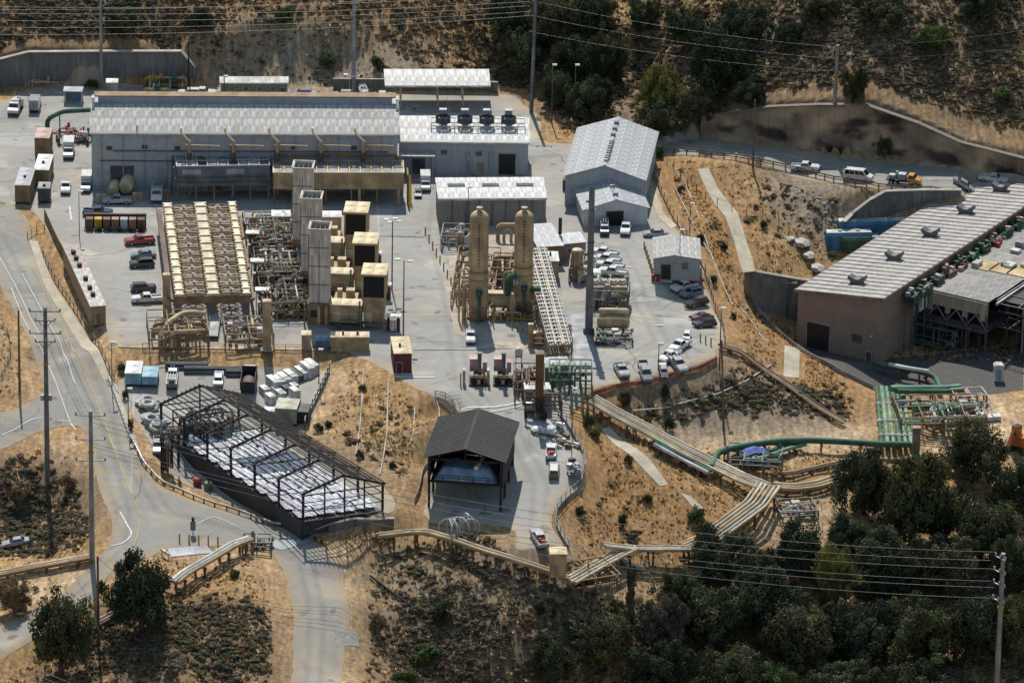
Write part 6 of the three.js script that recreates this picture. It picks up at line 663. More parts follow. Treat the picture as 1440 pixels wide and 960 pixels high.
// green headers and bundles on the right pad
for (let k = 0; k < 6; k++) { const g = thing('green_pipe', `green pipe sloping down the pad, ${['first', 'second', 'third', 'fourth', 'fifth', 'sixth'][k]} from the left of its bundle`, 'pipe', G(1233 + k * 7, 556), 0, 'sloping green pipes on the right pad'); const p = g.position, q = G(1240 + k * 8.5, 636); mesh('pipe', run([V(0, 1.6, 0), V((q.x - p.x) * 0.5, (q.y - p.y) * 0.5 + 1.5, (q.z - p.z) * 0.5), V(q.x - p.x, q.y - p.y + 1.4, q.z - p.z)], k % 2 ? 0.48 : 0.38), k % 3 ? MAT.greenLight : MAT.green, g); mesh('flange', [0.3, 0.6, 0.85].map((t) => new THREE.SphereGeometry(0.62, 10, 6).translate((q.x - p.x) * t, (q.y - p.y) * t + 1.5, (q.z - p.z) * t)), MAT.greyLight, g); mesh('support', [0.2, 0.7].map((t) => box(0.6, 1.6, 0.3, (q.x - p.x) * t, (q.y - p.y) * t + 0.6, (q.z - p.z) * t)), MAT.concrete, g); }
pipeline('green_header', 'broad green header pipe across the pad below the raised deck', [1256,566, 1290,566, 1330,566, 1352,564], 2, 0.6, [MAT.greenLight, MAT.green], 2.6, { gap: 1.7, step: 6, sm: MAT.grey }); pipeline('green_header', 'curved green header in the shade before the brown hall', [1228,520, 1260,528, 1290,532, 1316,540, 1322,556], 1, 0.55, [MAT.green], 1.6, { step: 7 }); pipeline('white_pipe', 'bright white pipe catching the sun in front of the brown hall', [1250,530, 1280,536, 1306,540], 1, 0.4, [MAT.white], 2.6, { step: 5 });
skid('pad_pipework', 'valves, pipes and cabinets between the green header and the oaks', G(1268, 606), 0.1, 16, 11, 2.6, 40, [MAT.greyLight, MAT.green, MAT.tanDark, MAT.rust, MAT.white, MAT.greenLight], 63, { boxes: 5, drums: 2, valves: 0.8, frame: MAT.tanDark }); skid('pad_pipework', 'pale stairs and pipes at the right end of the green header', G(1352, 590), 0.2, 6, 8, 3, 14, [MAT.offwhite, MAT.tanLight, MAT.greyLight, MAT.orange], 64, { boxes: 3, frame: MAT.offwhite });
skid('bench_pipework', 'grey valves and a blue cover on the sandy bench by the green elbow', G(1020, 660), -0.1, 10, 8, 2, 22, [MAT.green, MAT.grey, MAT.greyLight, MAT.rust], 65, { boxes: 3, valves: 0.9 }); skid('junction_pipework', 'tan valves and supports where the pipe bundles meet', G(806, 840), 0.4, 9, 8, 3, 26, [MAT.tan, MAT.tanDark, MAT.beige, MAT.rust], 66, { boxes: 2, drums: 1, valves: 0.6, frame: MAT.tanDark }); skid('bend_pipework', 'small pipes and a white plate below the sharp bend', G(1098, 734), 0.2, 7, 6, 1.8, 14, [MAT.tanDark, MAT.greyLight, MAT.white], 67, { boxes: 2 }); skid('lane_valves', 'brown valves and posts at the top of the lane pipeline', G(340, 776), 0, 5, 4, 1.8, 10, [MAT.tan, MAT.tanDark, MAT.rust], 68, {});
{ const g = thing('blue_cover', 'bright blue tarpaulin over equipment on the sandy bench', 'tarp', G(1060, 646), 0.2), gg = new THREE.PlaneGeometry(4.6, 3, 14, 10).rotateX(-Math.PI / 2), p = gg.attributes.position; for (let i = 0; i < p.count; i++) { const x = p.getX(i), z = p.getZ(i); p.setY(i, 2.6 - 0.25 * x * x * 0.5 - Math.abs(z) * 0.5 + 0.25 * fbm(x, z)); } gg.computeVertexNormals(); mesh('cloth', gg, M([0.1, 0.16, 0.5]), g); mesh('post', [bx(0.15, 1.6, 0.15, -1.6, 0, 0.8), bx(0.15, 1.6, 0.15, 1.6, 0, 0.8), bx(0.15, 1.6, 0.15, -1.6, 0, -0.8), bx(0.15, 1.6, 0.15, 1.6, 0, -0.8)], MAT.steel, g); }
cabin('equipment_cabin', 'tan box with a cream roof at the bottom of the shed yard', 'cabin', 774, 779, 797, 779, -4.2, 3, MAT.tan, MAT.tanLight, { nx: 1, hb: -8.6 }); column('tan_column', 'grey-brown square post rising beside the oaks on the right pad', 1288, 640, 600, 0.7, M([0.3, 0.25, 0.2]), { g: 1, sq: 1 });
// ---------- poles, lamps and cables ----------
const MATPOLE = M([0.33, 0.34, 0.34], { map: streakMap, rough: 0.5, metal: 0.2 }), MATPOLED = M([0.12, 0.125, 0.13], { map: streakMap });
function pole(name, label, u, vb, vt, r, m, o = {}) { const p = o.h === undefined ? G(u, vb) : P(u, vb, o.h), hh = o.top ?? (Hat(p, vt) - p.y), g = thing(name, label, o.cat ?? 'pole', p, o.ry ?? 0, o.group); if (o.lean) g.rotation.z = o.lean; mesh('shaft', cyl(r * 1.15, r * 0.75, hh + 0.6, 0, -0.6, 0, 12), m, g);
  for (const [d, w, y2] of o.arms ?? []) { mesh('crossarm', [box(w, 0.16, 0.2, 0, hh - d, r + 0.1), ...(y2 ? [beam(V(-w * 0.35, hh - d, r + 0.1), V(0, hh - d - 1.4, r), 0.1), beam(V(w * 0.35, hh - d, r + 0.1), V(0, hh - d - 1.4, r), 0.1)] : [])], o.armM ?? m, g); for (const k of [-0.48, 0, 0.48]) mesh('insulator', lathe([[0, 0], [0.12, 0], [0.2, 0.12], [0.1, 0.2], [0.2, 0.34], [0.1, 0.42], [0.18, 0.56], [0, 0.6]], 8).translate(k * w, hh - d + 0.06, r + 0.1), MAT.greyLight, g); }
  if (o.band) mesh('band', cyl(r * 1.12, r * 1.1, 0.4, 0, hh * o.band, 0, 12), MAT.yellow, g); if (o.drum) mesh('transformer', [cyl(0.35, 0.35, 1, -0.7, hh * 0.45, 0, 10), cyl(0.35, 0.35, 1, 0.7, hh * 0.45, 0, 10)], MAT.greyLight, g);
  if (o.lamps) for (let k = 0; k < o.lamps; k++) { const a = k * Math.PI * 2 / o.lamps + 0.4; mesh('lamp_head', [bx(0.9, 0.25, 0.6, Math.cos(a) * (o.lamps > 1 ? 1.3 : 0.4), hh - 0.1, Math.sin(a) * 1.1), ...(o.lamps > 1 ? [beam(V(0, hh - 0.3, 0), V(Math.cos(a) * 1.3, hh, Math.sin(a) * 1.1), 0.1)] : [])], MAT.lampWhite, g); }
  g.userData.hh = undefined; return { g, p, hh }; }
const A1 = pole('power_pole', 'tall grey steel pole rising out of frame above the white canopy', 497, 132, 0, 0.42, MATPOLE, { h: 0, top: 30, cat: 'power pole' }), A2 = pole('power_pole', 'tall dark steel pole beside the right end of the lower hall', 747, 158, 0, 0.38, M([0.2, 0.21, 0.22]), { h: 0, top: 27, cat: 'power pole', lean: -0.02, arms: [[1, 3]] }), A3 = pole('power_pole', 'grey steel pole in front of the stained wall by the back road', 1170, 214, 63, 0.42, MATPOLE, { cat: 'power pole', h: 1.2, lean: -0.018, band: 0.7 }), A5 = pole('power_pole', 'pale steel pole before the dark wall at upper left', 142, 125, 0, 0.34, MATPOLE, { h: 0, top: 28, cat: 'power pole', band: 0.3 });
pole('wooden_pole', 'short dark wooden pole at the right end of the dark wall', 265, 126, 58, 0.2, MAT.darkRust, { h: 0, cat: 'pole' }); pole('wooden_pole', 'wooden pole at the fence of the back road above the chute', 1059, 236, 140, 0.2, MAT.wood, { cat: 'pole' }); pole('wooden_pole', 'brown wooden pole standing between the two dark oaks', 138, 905, 782, 0.24, MAT.brown, { cat: 'pole' }); pole('wooden_pole', 'dark wooden pole on the dirt bank at the left edge', 27, 552, 436, 0.22, MAT.wood, { cat: 'pole' }); pole('wooden_pole', 'leaning wooden pole below the row of cars on the bank', 1018, 606, 478, 0.2, MAT.wood, { cat: 'pole', lean: 0.05 });
const B1 = pole('power_pole', 'dark steel power pole with four crossarms beside the mound', 66, 668, 432, 0.44, M([0.2, 0.205, 0.21], { map: streakMap }), { cat: 'power pole', arms: [[0.6, 5.6], [2.4, 3.6, 1], [4.8, 5.6], [6.4, 3.6, 1]], drum: 1, band: 0.66, armM: MATPOLED }), B2 = pole('power_pole', 'grey power pole with three crossarms beside the main road', 129, 788, 577, 0.44, MATPOLE, { cat: 'power pole', arms: [[0.7, 5.2], [5.2, 5.2], [9.2, 5.2]], band: 0.72, drum: 0 }), B3 = pole('power_pole', 'grey power pole with bright insulators among the oaks at lower right', 1400, 1005, 778, 0.5, MATPOLE, { cat: 'power pole', arms: [[0.8, 2.6], [3.4, 2.8], [5.8, 2.8], [8.8, 2.8]], band: 0.66, ry: -0.9, armM: MAT.galv });
for (const [u, vb, vt, r, n, lab] of [[551, 408, 310, 0.13, 4, 'tall lamp post with a cluster of lamps right of the farthest filter house'], [567, 472, 366, 0.13, 2, 'lamp post with two lamps at the edge of the middle drive'], [776, 172, 90, 0.14, 1, 'lamp post at the far left corner of the white barn'], [808, 168, 90, 0.14, 1, 'lamp post behind the far ridge of the white barn'], [494, 148, 106, 0.12, 2, 'short lamp post beside the tall pole behind the long hall'], [315, 140, 106, 0.12, 1, 'short lamp post in front of the olive trailer'], [157, 552, 480, 0.09, 1, 'thin lamp post at the entrance of the lower yard'], [180, 605, 545, 0.09, 1, 'thin lamp post in the verge below the lower yard entrance'], [448, 545, 490, 0.09, 1, 'thin lamp post at the right end of the lower yard'], [111, 332, 268, 0.08, 1, 'thin lamp post left of the brown trailer'], [658, 318, 262, 0.1, 1, 'slim lamp post beside the dark grey building'], [970, 330, 285, 0.1, 1, 'slim lamp post behind the small pale building'], [955, 395, 322, 0.07, 1, 'slim mast in front of the small pale building'], [1012, 520, 432, 0.12, 1, 'lamp post at the end of the car row by the bank'], [926, 520, 482, 0.1, 1, 'short lamp post among the front row of cars'], [1107, 448, 396, 0.1, 2, 'lamp post with two lamps before the angled concrete wall'], [804, 645, 545, 0.07, 1, 'thin mast at the curved fence of the shed yard']]) pole('lamp_post', lab, u, vb, vt, r, r > 0.11 ? MAT.greyDark : MAT.steel, { lamps: n, cat: 'lamp post', ...(vb < 180 ? { h: 0 } : {}) });
function cable(name, label, a, b, sag, r, m, group) { const pts = []; for (let i = 0; i <= 24; i++) { const t = i / 24, p = a.clone().lerp(b, t); p.y -= sag * 4 * t * (1 - t); pts.push(p); } const g = new THREE.TubeGeometry(new THREE.CatmullRomCurve3(pts.map((p) => p.clone().sub(a))), 40, r, 5); const o = inst(name, g, m); o.position.copy(a); tag(o, label, 'cable', group); }
const atPx = (u, v, z) => { const d = ray(u, v), t = (z - camera.position.z) / d.z; return camera.position.clone().addScaledVector(d, t); };
{ const ord = ['highest', 'second highest', 'third highest', 'fourth highest', 'fifth highest', 'lowest'];
  const zA = A5.p.z, zB = A2.p.z; [[2, -8], [11, 2], [22, 8], [32, 16], [43, 22], [8, -14]].forEach(([v0, v1], i) => { const l = i === 5 ? 'thin pale cable of the upper line running just inside the top edge' : `pale cable across the upper left hillside, ${ord[i]} of the five in full view`; cable('power_cable', l, atPx(-140, v0 + 4, zA + 4), atPx(745, v1, zB), 1.6, 0.03, MAT.wire, 'upper power cables'); });
  [[-2, 66], [19, 82], [42, 100]].forEach(([v0, v1], i) => cable('power_cable', `thin cable over the dark trees, ${['highest', 'middle', 'lowest'][i]} of three to the grey pole`, atPx(745, v0 + 2, zB), atPx(1176, v1, A3.p.z), 1.2, 0.02, MAT.wire, 'cables over the dark trees'));
  [[66, 20], [82, 48], [100, 74]].forEach(([v0, v1], i) => cable('power_cable', `thin cable right of the grey pole, ${['highest', 'middle', 'lowest'][i]} of three`, atPx(1176, v0, A3.p.z), atPx(1560, v1, A3.p.z - 20), 1.4, 0.024, MAT.wire, 'cables right of the grey pole'));
  [[776, 582], [788, 594], [800, 606], [817, 618], [826, 628], [841, 640]].forEach(([v1, v0], i) => cable('power_cable', `long pale cable across the middle of the view, ${ord[i]} of six`, atPx(112 + (i % 3) * 18, v0, B2.p.z), atPx(1400 - (i % 2) * 6, v1, B3.p.z), 5.5, 0.042, MAT.wire, 'long cables to the lower right pole'));
  [[436, 582], [452, 594], [466, 606]].forEach(([v0, v1], i) => cable('power_cable', `dark cable between the two left power poles, ${['highest', 'middle', 'lowest'][i]} of three`, atPx(48 + i * 18, v0, B1.p.z), atPx(112 + i * 18, v1, B2.p.z), 0.8, 0.035, MAT.wireDark, 'cables between the left poles'));
  [[930, 975], [938, 985], [946, 995]].forEach(([v0, v1], i) => cable('power_cable', `cable at the bottom left corner, ${['highest', 'middle', 'lowest'][i]} of three`, atPx(30, v0, 150), atPx(140, v1, 165), 0.3, 0.05, MAT.wire, 'cables at the bottom left corner'));
  cable('power_cable', 'thin cable beside the brown wooden pole dropping behind the oak', atPx(138, 785, 90), atPx(260, 880, 100), 0.5, 0.03, MAT.wireDark);
}
// ---------- fences, rails and barriers ----------
function fence(name, label, a, o = {}) { // posts and rails along the ground
  const pts = gp(a), g = thing(name, label, o.cat ?? 'fence', pts[0].clone()), c = pts.map((p) => p.clone().sub(pts[0])), h = o.h ?? 1.6, step = o.step ?? 3; const curve = new THREE.CatmullRomCurve3(c, false, 'catmullrom', 0.2), n = Math.max(1, Math.round(curve.getLength() / step)), q = curve.getSpacedPoints(n).map((p) => V(p.x, hAt(p.x + pts[0].x, p.z + pts[0].z) - pts[0].y, p.z));
  const pr = o.pr ?? 0.07, pg = metricUV(flat(o.round ? cyl(pr, pr, h + 0.3, 0, -0.3, 0, 6) : bx(pr * 2, h + 0.3, pr * 2, 0, -0.3, 0))); q.forEach((p) => { const m = inst('post', pg, o.pm ?? MAT.steel, g); m.position.copy(p); });
  for (let i = 0; i < n; i++) for (const [y, t, hh] of o.rails ?? [[h, 0.06, 0.06], [0.2, 0.05, 0.05]]) mesh('rail', beam(q[i].clone().add(V(0, y, 0)), q[i + 1].clone().add(V(0, y, 0)), t, hh), o.rm ?? o.pm ?? MAT.steel, g);
  if (o.boards) for (let i = 0; i < n; i++) mesh('board', beam(q[i].clone().lerp(q[i + 1], 0.01).add(V(0, h / 2 + 0.05, 0)), q[i + 1].clone().lerp(q[i], 0.01).add(V(0, h / 2 + 0.05, 0)), 0.08, h - 0.1), o.boards[i % o.boards.length], g);
  return g;
}
fence('slat_fence', 'brown board fence on top of the bank beside the long enclosure', [62,308, 80,348, 100,385, 122,432], { h: 2.2, step: 3, pm: MAT.wood, boards: variants([0.2, 0.15, 0.1], 3, 0.25, { map: streakMap }) });
fence('yard_railing', 'grey railing along the roadside kerb below the brown fence', [60,360, 75,392, 100,430, 125,470, 150,515, 160,535], { h: 1.3, step: 3, pm: MAT.greyDark, rails: [[1.3, 0.1, 0.1], [0.7, 0.08, 0.08]] });
fence('guardrail', 'long steel guardrail curving along the road below the bare frame', [185,622, 200,652, 225,680, 260,696, 300,712, 350,728, 400,742, 432,750], { h: 0.9, step: 2.4, pr: 0.14, pm: MAT.steel, rails: [[0.75, 0.14, 0.4]], rm: MAT.galv, cat: 'guardrail' });
fence('curved_fence', 'grey mesh fence on the curved edge of the shed yard', [790,590, 806,612, 820,640, 822,665, 812,692, 792,708, 782,722, 783,742, 792,760, 800,772], { h: 1.9, step: 2, pm: MAT.greyLight, rails: [[1.9, 0.08, 0.08], [1.2, 0.05, 0.05], [0.5, 0.3, 0.5]], rm: MAT.grey }); fence('yard_fence', 'thin fence along the right edge of the yard above the brown slope', [905,206, 925,262, 945,305, 965,335, 985,370, 1000,410, 1014,455, 1020,485], { h: 2, step: 3.4, pm: MAT.steel, rails: [[2, 0.05, 0.05], [1, 0.04, 0.04], [0.3, 0.06, 0.3]] });
fence('road_fence', 'dark wooden post fence along the lower edge of the back road', [930,216, 990,219, 1050,227, 1120,242, 1180,257, 1230,266, 1290,271, 1345,274], { h: 1.3, step: 2.6, pr: 0.12, pm: MAT.wood, rails: [[1.2, 0.1, 0.25], [0.7, 0.08, 0.2]] }); fence('frame_fence', 'dark fence at the left edge of the brown slope beside the lower yard', [463,524, 450,552, 436,580, 428,604], { h: 2, step: 2, pr: 0.08, pm: MAT.steel, rails: [[2, 0.1, 0.1], [1.2, 0.1, 0.5], [0.4, 0.1, 0.4]] }); fence('yard_rail', 'white railing curving at the top of the drive above the dark roofed shed', [612,556, 630,560, 642,572, 644,585], { h: 1, step: 1.8, pm: MAT.offwhite, rails: [[1, 0.14, 0.2], [0.5, 0.14, 0.2]] }); fence('pad_fence', 'pale wall-topped fence line along the crest above the right pad', [1046,398, 1062,432, 1085,460, 1110,482, 1150,508, 1190,530, 1228,548], { h: 1, step: 3, pm: MAT.concrete, boards: [MAT.concrete], rails: [] }); fence('left_fence', 'green posts with a rail on the bank at the left edge', [-10,446, 10,470, 14,500, 2,530], { h: 1.2, step: 2.6, pm: MAT.green }); fence('channel_fence', 'thin fence along the concrete chute in the right slope', [938,232, 965,258, 1000,285, 1050,302, 1095,308], { h: 1.7, step: 3.2, pm: MAT.wood, rails: [[1.6, 0.05, 0.05]] }); fence('orange_fence', 'red-orange safety netting along the yard edge by the front cars', [836,556, 862,548, 890,543, 920,538, 950,529, 985,520, 1008,508], { h: 0.9, step: 2.4, pm: MAT.red, boards: [M([0.5, 0.1, 0.07]), M([0.55, 0.2, 0.15])] }); fence('shed_kerb', 'low concrete kerb wall on the left of the dark roofed shed', [608,640, 600,660, 590,690, 583,708], { h: 1.2, step: 2, pm: MAT.concrete, boards: [MAT.concrete] }); fence('yellow_rail', 'yellow pipe railing at the corner of the yard fence', [38,336, 50,328, 62,326], { h: 1.5, step: 1.6, pm: MAT.yellow, rails: [[1.5, 0.1, 0.1], [0.8, 0.1, 0.1]] }); fence('walk_rail', 'tan pipe railing at the front edge of the tan yard kerb', [200,490, 260,491, 330,491, 400,492, 430,492], { h: 1.1, step: 4, pm: MAT.tan, rails: [[1.1, 0.1, 0.1]] });
for (let k = 0; k < 14; k++) { const t = k / 13, cv = new THREE.CatmullRomCurve3(gp([154,540, 162,562, 172,590, 182,618])), c = cv.getPointAt(t), tg = cv.getTangentAt(t); const b = thing('concrete_barrier', `concrete road barrier, ${ORD[k]} from the far end of its line beside the road`, 'barrier', c, Math.atan2(tg.x, tg.z), 'concrete road barriers'); b.position.y = hAt(c.x, c.z); mesh('block', prism([[-0.35, 0], [0.35, 0], [0.16, 0.5], [0.12, 1], [-0.12, 1], [-0.16, 0.5]], 2.3, 0.02).translate(0, 0, -1.15), MAT.offwhite, b); }
for (const [u0, u1, v, seed, lab] of [[515, 130, 0, 0, 'a']]) { for (const [a, l] of [[[511,520, 509,560, 506,600, 500,640], 'first'], [[546,535, 545,570, 544,610, 538,650, 534,668], 'second'], [[583,552, 583,580, 581,610, 576,626], 'third'], [[612,560, 617,575, 618,590], 'fourth']]) { const p = gp(a), o = thing('slope_drain', `thin pale drain pipe down the brown slope, ${l} from the left`, 'drain pipe', p[0]); mesh('pipe', run(p.map((q) => q.clone().add(V(0, 0.18, 0)).sub(p[0])), 0.13, 6), MAT.offwhite, o); } for (const [a, l] of [[[955,235, 968,270, 985,310], 'highest'], [[948,262, 972,310, 1000,360], 'middle'], [[990,330, 1008,380, 1030,430], 'lowest'], [[1030,420, 1055,450, 1075,480], 'nearest']]) { const p = gp(a), o = thing('slope_drain', `thin pale pipe lying on the slope right of the yard fence, ${l} one`, 'drain pipe', p[0]); mesh('pipe', run(p.map((q) => q.clone().add(V(0, 0.15, 0)).sub(p[0])), 0.1, 6), MAT.offwhite, o); } }
// ---------- vehicles ----------
const PAINT = { white: paint([0.72, 0.72, 0.7]), silver: paint([0.4, 0.41, 0.42], 0.28), grey: paint([0.16, 0.17, 0.18], 0.28), dark: paint([0.03, 0.033, 0.04], 0.25), blue: paint([0.05, 0.09, 0.16], 0.25), red: paint([0.4, 0.025, 0.03], 0.3), bluegrey: paint([0.22, 0.27, 0.31], 0.28), beige: paint([0.45, 0.4, 0.3]), orange: paint([0.62, 0.3, 0.04]), maroon: paint([0.16, 0.02, 0.03]) };
const side = (pts, w, bev = 0.07) => prism(pts.map(([z, y]) => [z, y]), w - 2 * bev, bev).translate(0, 0, bev).rotateY(-Math.PI / 2).translate(w / 2, 0, 0);   // side view (z, y) drawn out to width w
function hexa(zb0, zb1, yb, wb, zt0, zt1, yt, wt) { return [V(-wb / 2, yb, zb0), V(wb / 2, yb, zb0), V(wb / 2, yb, zb1), V(-wb / 2, yb, zb1), V(-wt / 2, yt, zt0), V(wt / 2, yt, zt0), V(wt / 2, yt, zt1), V(-wt / 2, yt, zt1)]; }
const FACES = { rear: [1, 0, 4, 5], front: [3, 2, 6, 7], left: [0, 3, 7, 4], right: [2, 1, 5, 6], top: [7, 6, 5, 4] };
function quads(list) { const p = []; for (const q of list) for (const i of [0, 1, 2, 0, 2, 3]) p.push(...q[i].toArray()); const g = new THREE.BufferGeometry(); g.setAttribute('position', new THREE.BufferAttribute(new Float32Array(p), 3)); g.computeVertexNormals(); return g; }
function shrink(c, f, kx, ky, out) { const q = FACES[f].map((i) => c[i]), m = q.reduce((a, b) => a.clone().add(b), V(0, 0, 0)).multiplyScalar(0.25), n = V(0, 0, 0).crossVectors(q[1].clone().sub(q[0]), q[3].clone().sub(q[0])).normalize(); const U = q[1].clone().sub(q[0]).add(q[2]).sub(q[3]).multiplyScalar(0.25 * kx), U2 = q[2].clone().sub(q[3]).multiplyScalar(0.5 * kx), Ub = q[1].clone().sub(q[0]).multiplyScalar(0.5 * kx), T = q[2].clone().add(q[3]).multiplyScalar(0.5).sub(m).multiplyScalar(ky); return [m.clone().sub(T).sub(Ub), m.clone().sub(T).add(Ub), m.clone().add(T).add(U2), m.clone().add(T).sub(U2)].map((p) => p.addScaledVector(n, out)); }
function slab(q, th) { const n = V(0, 0, 0).crossVectors(q[1].clone().sub(q[0]), q[3].clone().sub(q[0])).normalize().multiplyScalar(-th), b = q.map((p) => p.clone().add(n)); return quads([q, [q[1], q[0], b[0], b[1]], [q[2], q[1], b[1], b[2]], [q[3], q[2], b[2], b[3]], [q[0], q[3], b[3], b[0]]]); }
function wheelsOn(g, zs, w, r, dual = false) { const ty = metricUV(flat(new THREE.CylinderGeometry(r, r, 0.26, 16).rotateZ(Math.PI / 2))), rim = metricUV(flat(new THREE.CylinderGeometry(r * 0.6, r * 0.6, 0.28, 10).rotateZ(Math.PI / 2))); for (const z of zs) for (const s of [-1, 1]) { const t = inst('wheel', ty, MAT.tyre, g); t.position.set(s * (w / 2 - 0.11), r, z); inst('rim', rim, MAT.galv, t); } }
function lights(g, w, zf, zr, y) { for (const s of [-1, 1]) { mesh('headlight', box(0.34, 0.16, 0.06, s * (w / 2 - 0.3), y, zf), MAT.lampWhite, g); mesh('tail_light', box(0.2, 0.26, 0.06, s * (w / 2 - 0.2), y + 0.05, zr), MAT.red, g); } }
function greenhouse(g, c, name = 'cab', sideSplit = 2) { const b = mesh(name, quads(Object.keys(FACES).map((f) => FACES[f].map((i) => c[i]))), PAINT.white, g); mesh('windscreen', slab(shrink(c, 'front', 0.9, 0.84, 0.015), 0.03), MAT.glass, g); mesh('rear_window', slab(shrink(c, 'rear', 0.84, 0.72, 0.015), 0.03), MAT.glass, g); for (const f of ['left', 'right']) { const q = shrink(c, f, 0.9, 0.7, 0.015); for (let k = 0; k < sideSplit; k++) { const a = k / sideSplit + 0.015, e = (k + 1) / sideSplit - 0.015; mesh('side_window', slab([q[0].clone().lerp(q[1], a), q[0].clone().lerp(q[1], e), q[3].clone().lerp(q[2], e), q[3].clone().lerp(q[2], a)], 0.03), MAT.glass, g); } } return b; }
const proto = {};
function newVehicle(kind) {
  const g = new THREE.Group(), W2 = 1.92, P0 = PAINT.white; g.name = kind;
  if (kind === 'pickup_truck') {
    mesh('body', [side([[-2.85, 0.48], [2.55, 0.42], [2.85, 0.6], [2.88, 0.95], [2.6, 1.12], [1.35, 1.2], [0.9, 1.2], [-0.85, 1.16], [-0.85, 0.82], [-2.85, 0.82]], W2), box(0.12, 0.42, 2, -W2 / 2 + 0.09, 1.0, -1.85), box(0.12, 0.42, 2, W2 / 2 - 0.09, 1.0, -1.85), box(W2 - 0.2, 0.42, 0.1, 0, 1.0, -2.82)], P0, g); mesh('bed_liner', box(W2 - 0.3, 0.05, 1.9, 0, 0.86, -1.82), MAT.dark, g);
    greenhouse(g, hexa(-0.85, 1.35, 1.16, 1.78, -0.62, 0.62, 1.84, 1.5)); wheelsOn(g, [1.75, -1.8], W2, 0.39); lights(g, W2, 2.87, -2.9, 0.85); mesh('bumper', [box(W2 - 0.1, 0.2, 0.14, 0, 0.5, 2.88), box(W2 - 0.1, 0.2, 0.14, 0, 0.52, -2.92)], MAT.greyDark, g); mesh('grille', box(1.05, 0.28, 0.05, 0, 0.82, 2.9), MAT.black, g); mesh('mirror', [box(0.22, 0.18, 0.1, -W2 / 2 - 0.12, 1.32, 0.95), box(0.22, 0.18, 0.1, W2 / 2 + 0.12, 1.32, 0.95)], MAT.black, g);
  } else if (kind === 'sedan' || kind === 'suv') {
    const s = kind === 'suv', L = s ? 2.35 : 2.4, y = s ? 1.02 : 0.9, t = s ? 1.7 : 1.44; mesh('body', side(s ? [[-L, 0.42], [L - 0.2, 0.4], [L, 0.6], [L, 0.85], [L - 0.3, 1], [1.05, y + 0.04], [-L + 0.05, y + 0.03], [-L - 0.04, 0.8]] : [[-L, 0.4], [L - 0.2, 0.36], [L, 0.52], [L - 0.05, 0.72], [1.15, y], [-1.55, y + 0.02], [-L + 0.06, y - 0.02], [-L, 0.62]], 1.82), P0, g);
    greenhouse(g, s ? hexa(-2.2, 1.05, y, 1.68, -1.95, 0.35, t, 1.36) : hexa(-1.75, 1.15, y - 0.02, 1.66, -0.95, 0.3, t, 1.26)); wheelsOn(g, [1.45, -1.45], 1.82, 0.34); lights(g, 1.82, L, -L - 0.02, 0.72); mesh('bumper', [box(1.7, 0.16, 0.1, 0, 0.42, L), box(1.7, 0.16, 0.1, 0, 0.45, -L)], MAT.greyDark, g); mesh('grille', box(0.8, 0.14, 0.04, 0, 0.66, L + 0.02), MAT.black, g); mesh('mirror', [box(0.18, 0.13, 0.1, -0.98, 1.02, 0.85), box(0.18, 0.13, 0.1, 0.98, 1.02, 0.85)], MAT.black, g);
  } else if (kind === 'van') {
    mesh('body', side([[-2.9, 0.45], [2.5, 0.4], [2.9, 0.6], [2.85, 1.0], [2.1, 1.25], [-2.9, 1.25]], 1.95), P0, g); greenhouse(g, hexa(-2.88, 2.1, 1.2, 1.9, -2.75, 1.25, 2.3, 1.66), 'cab', 4); wheelsOn(g, [1.9, -1.8], 1.95, 0.37); lights(g, 1.95, 2.88, -2.93, 0.85); mesh('bumper', [box(1.85, 0.2, 0.12, 0, 0.5, 2.9), box(1.85, 0.2, 0.12, 0, 0.5, -2.92)], MAT.greyDark, g);
  } else { // trucks: cab, then what stands behind it
    const big = 1; mesh('body', side([[1.2, 0.6], [3.3, 0.55], [3.5, 0.75], [3.5, 1.35], [2.6, 1.55], [1.2, 1.55]], 2.2), P0, g); greenhouse(g, hexa(0.9, 2.55, 1.5, 2.1, 1.0, 2.15, 2.4, 1.85), 'cab', 1); wheelsOn(g, [2.6, -1.7, -2.6], 2.25, 0.48); lights(g, 2.1, 3.52, -3.62, 1.0); mesh('chassis', box(1, 0.3, 6.6, 0, 0.7, -0.2), MAT.dark, g); mesh('bumper', box(2.2, 0.3, 0.18, 0, 0.6, 3.5), MAT.greyDark, g); mesh('grille', box(1.3, 0.5, 0.05, 0, 1.1, 3.53), MAT.black, g);
    if (kind === 'box_truck') { mesh('cargo_box', [box(2.4, 2.5, 4.5, 0, 2.15, -1.4)], P0, g); mesh('door', [box(2.1, 2.2, 0.06, 0, 2.1, -3.68)], MAT.greyLight, g); }
    if (kind === 'utility_truck') { mesh('bed_box', [box(2.3, 1.0, 4.4, 0, 1.35, -1.4)], P0, g); mesh('rack', [box(0.1, 0.1, 5, -0.9, 2.6, -0.8), box(0.1, 0.1, 5, 0.9, 2.6, -0.8), ...[-3.2, -1.4, 0.4].flatMap((z) => [box(2, 0.1, 0.1, 0, 2.6, z), box(0.1, 0.9, 0.1, -0.9, 2.2, z), box(0.1, 0.9, 0.1, 0.9, 2.2, z)])], MAT.greyLight, g); mesh('ladder', [beam(V(0.3, 2.75, -3.4), V(0.3, 3.3, 2), 0.1), beam(V(-0.3, 2.75, -3.4), V(-0.3, 3.3, 2), 0.1)], MAT.greyLight, g); mesh('toolbox', bx(1.4, 0.7, 1.2, 0, 1.85, -2.6), MAT.grey, g); }
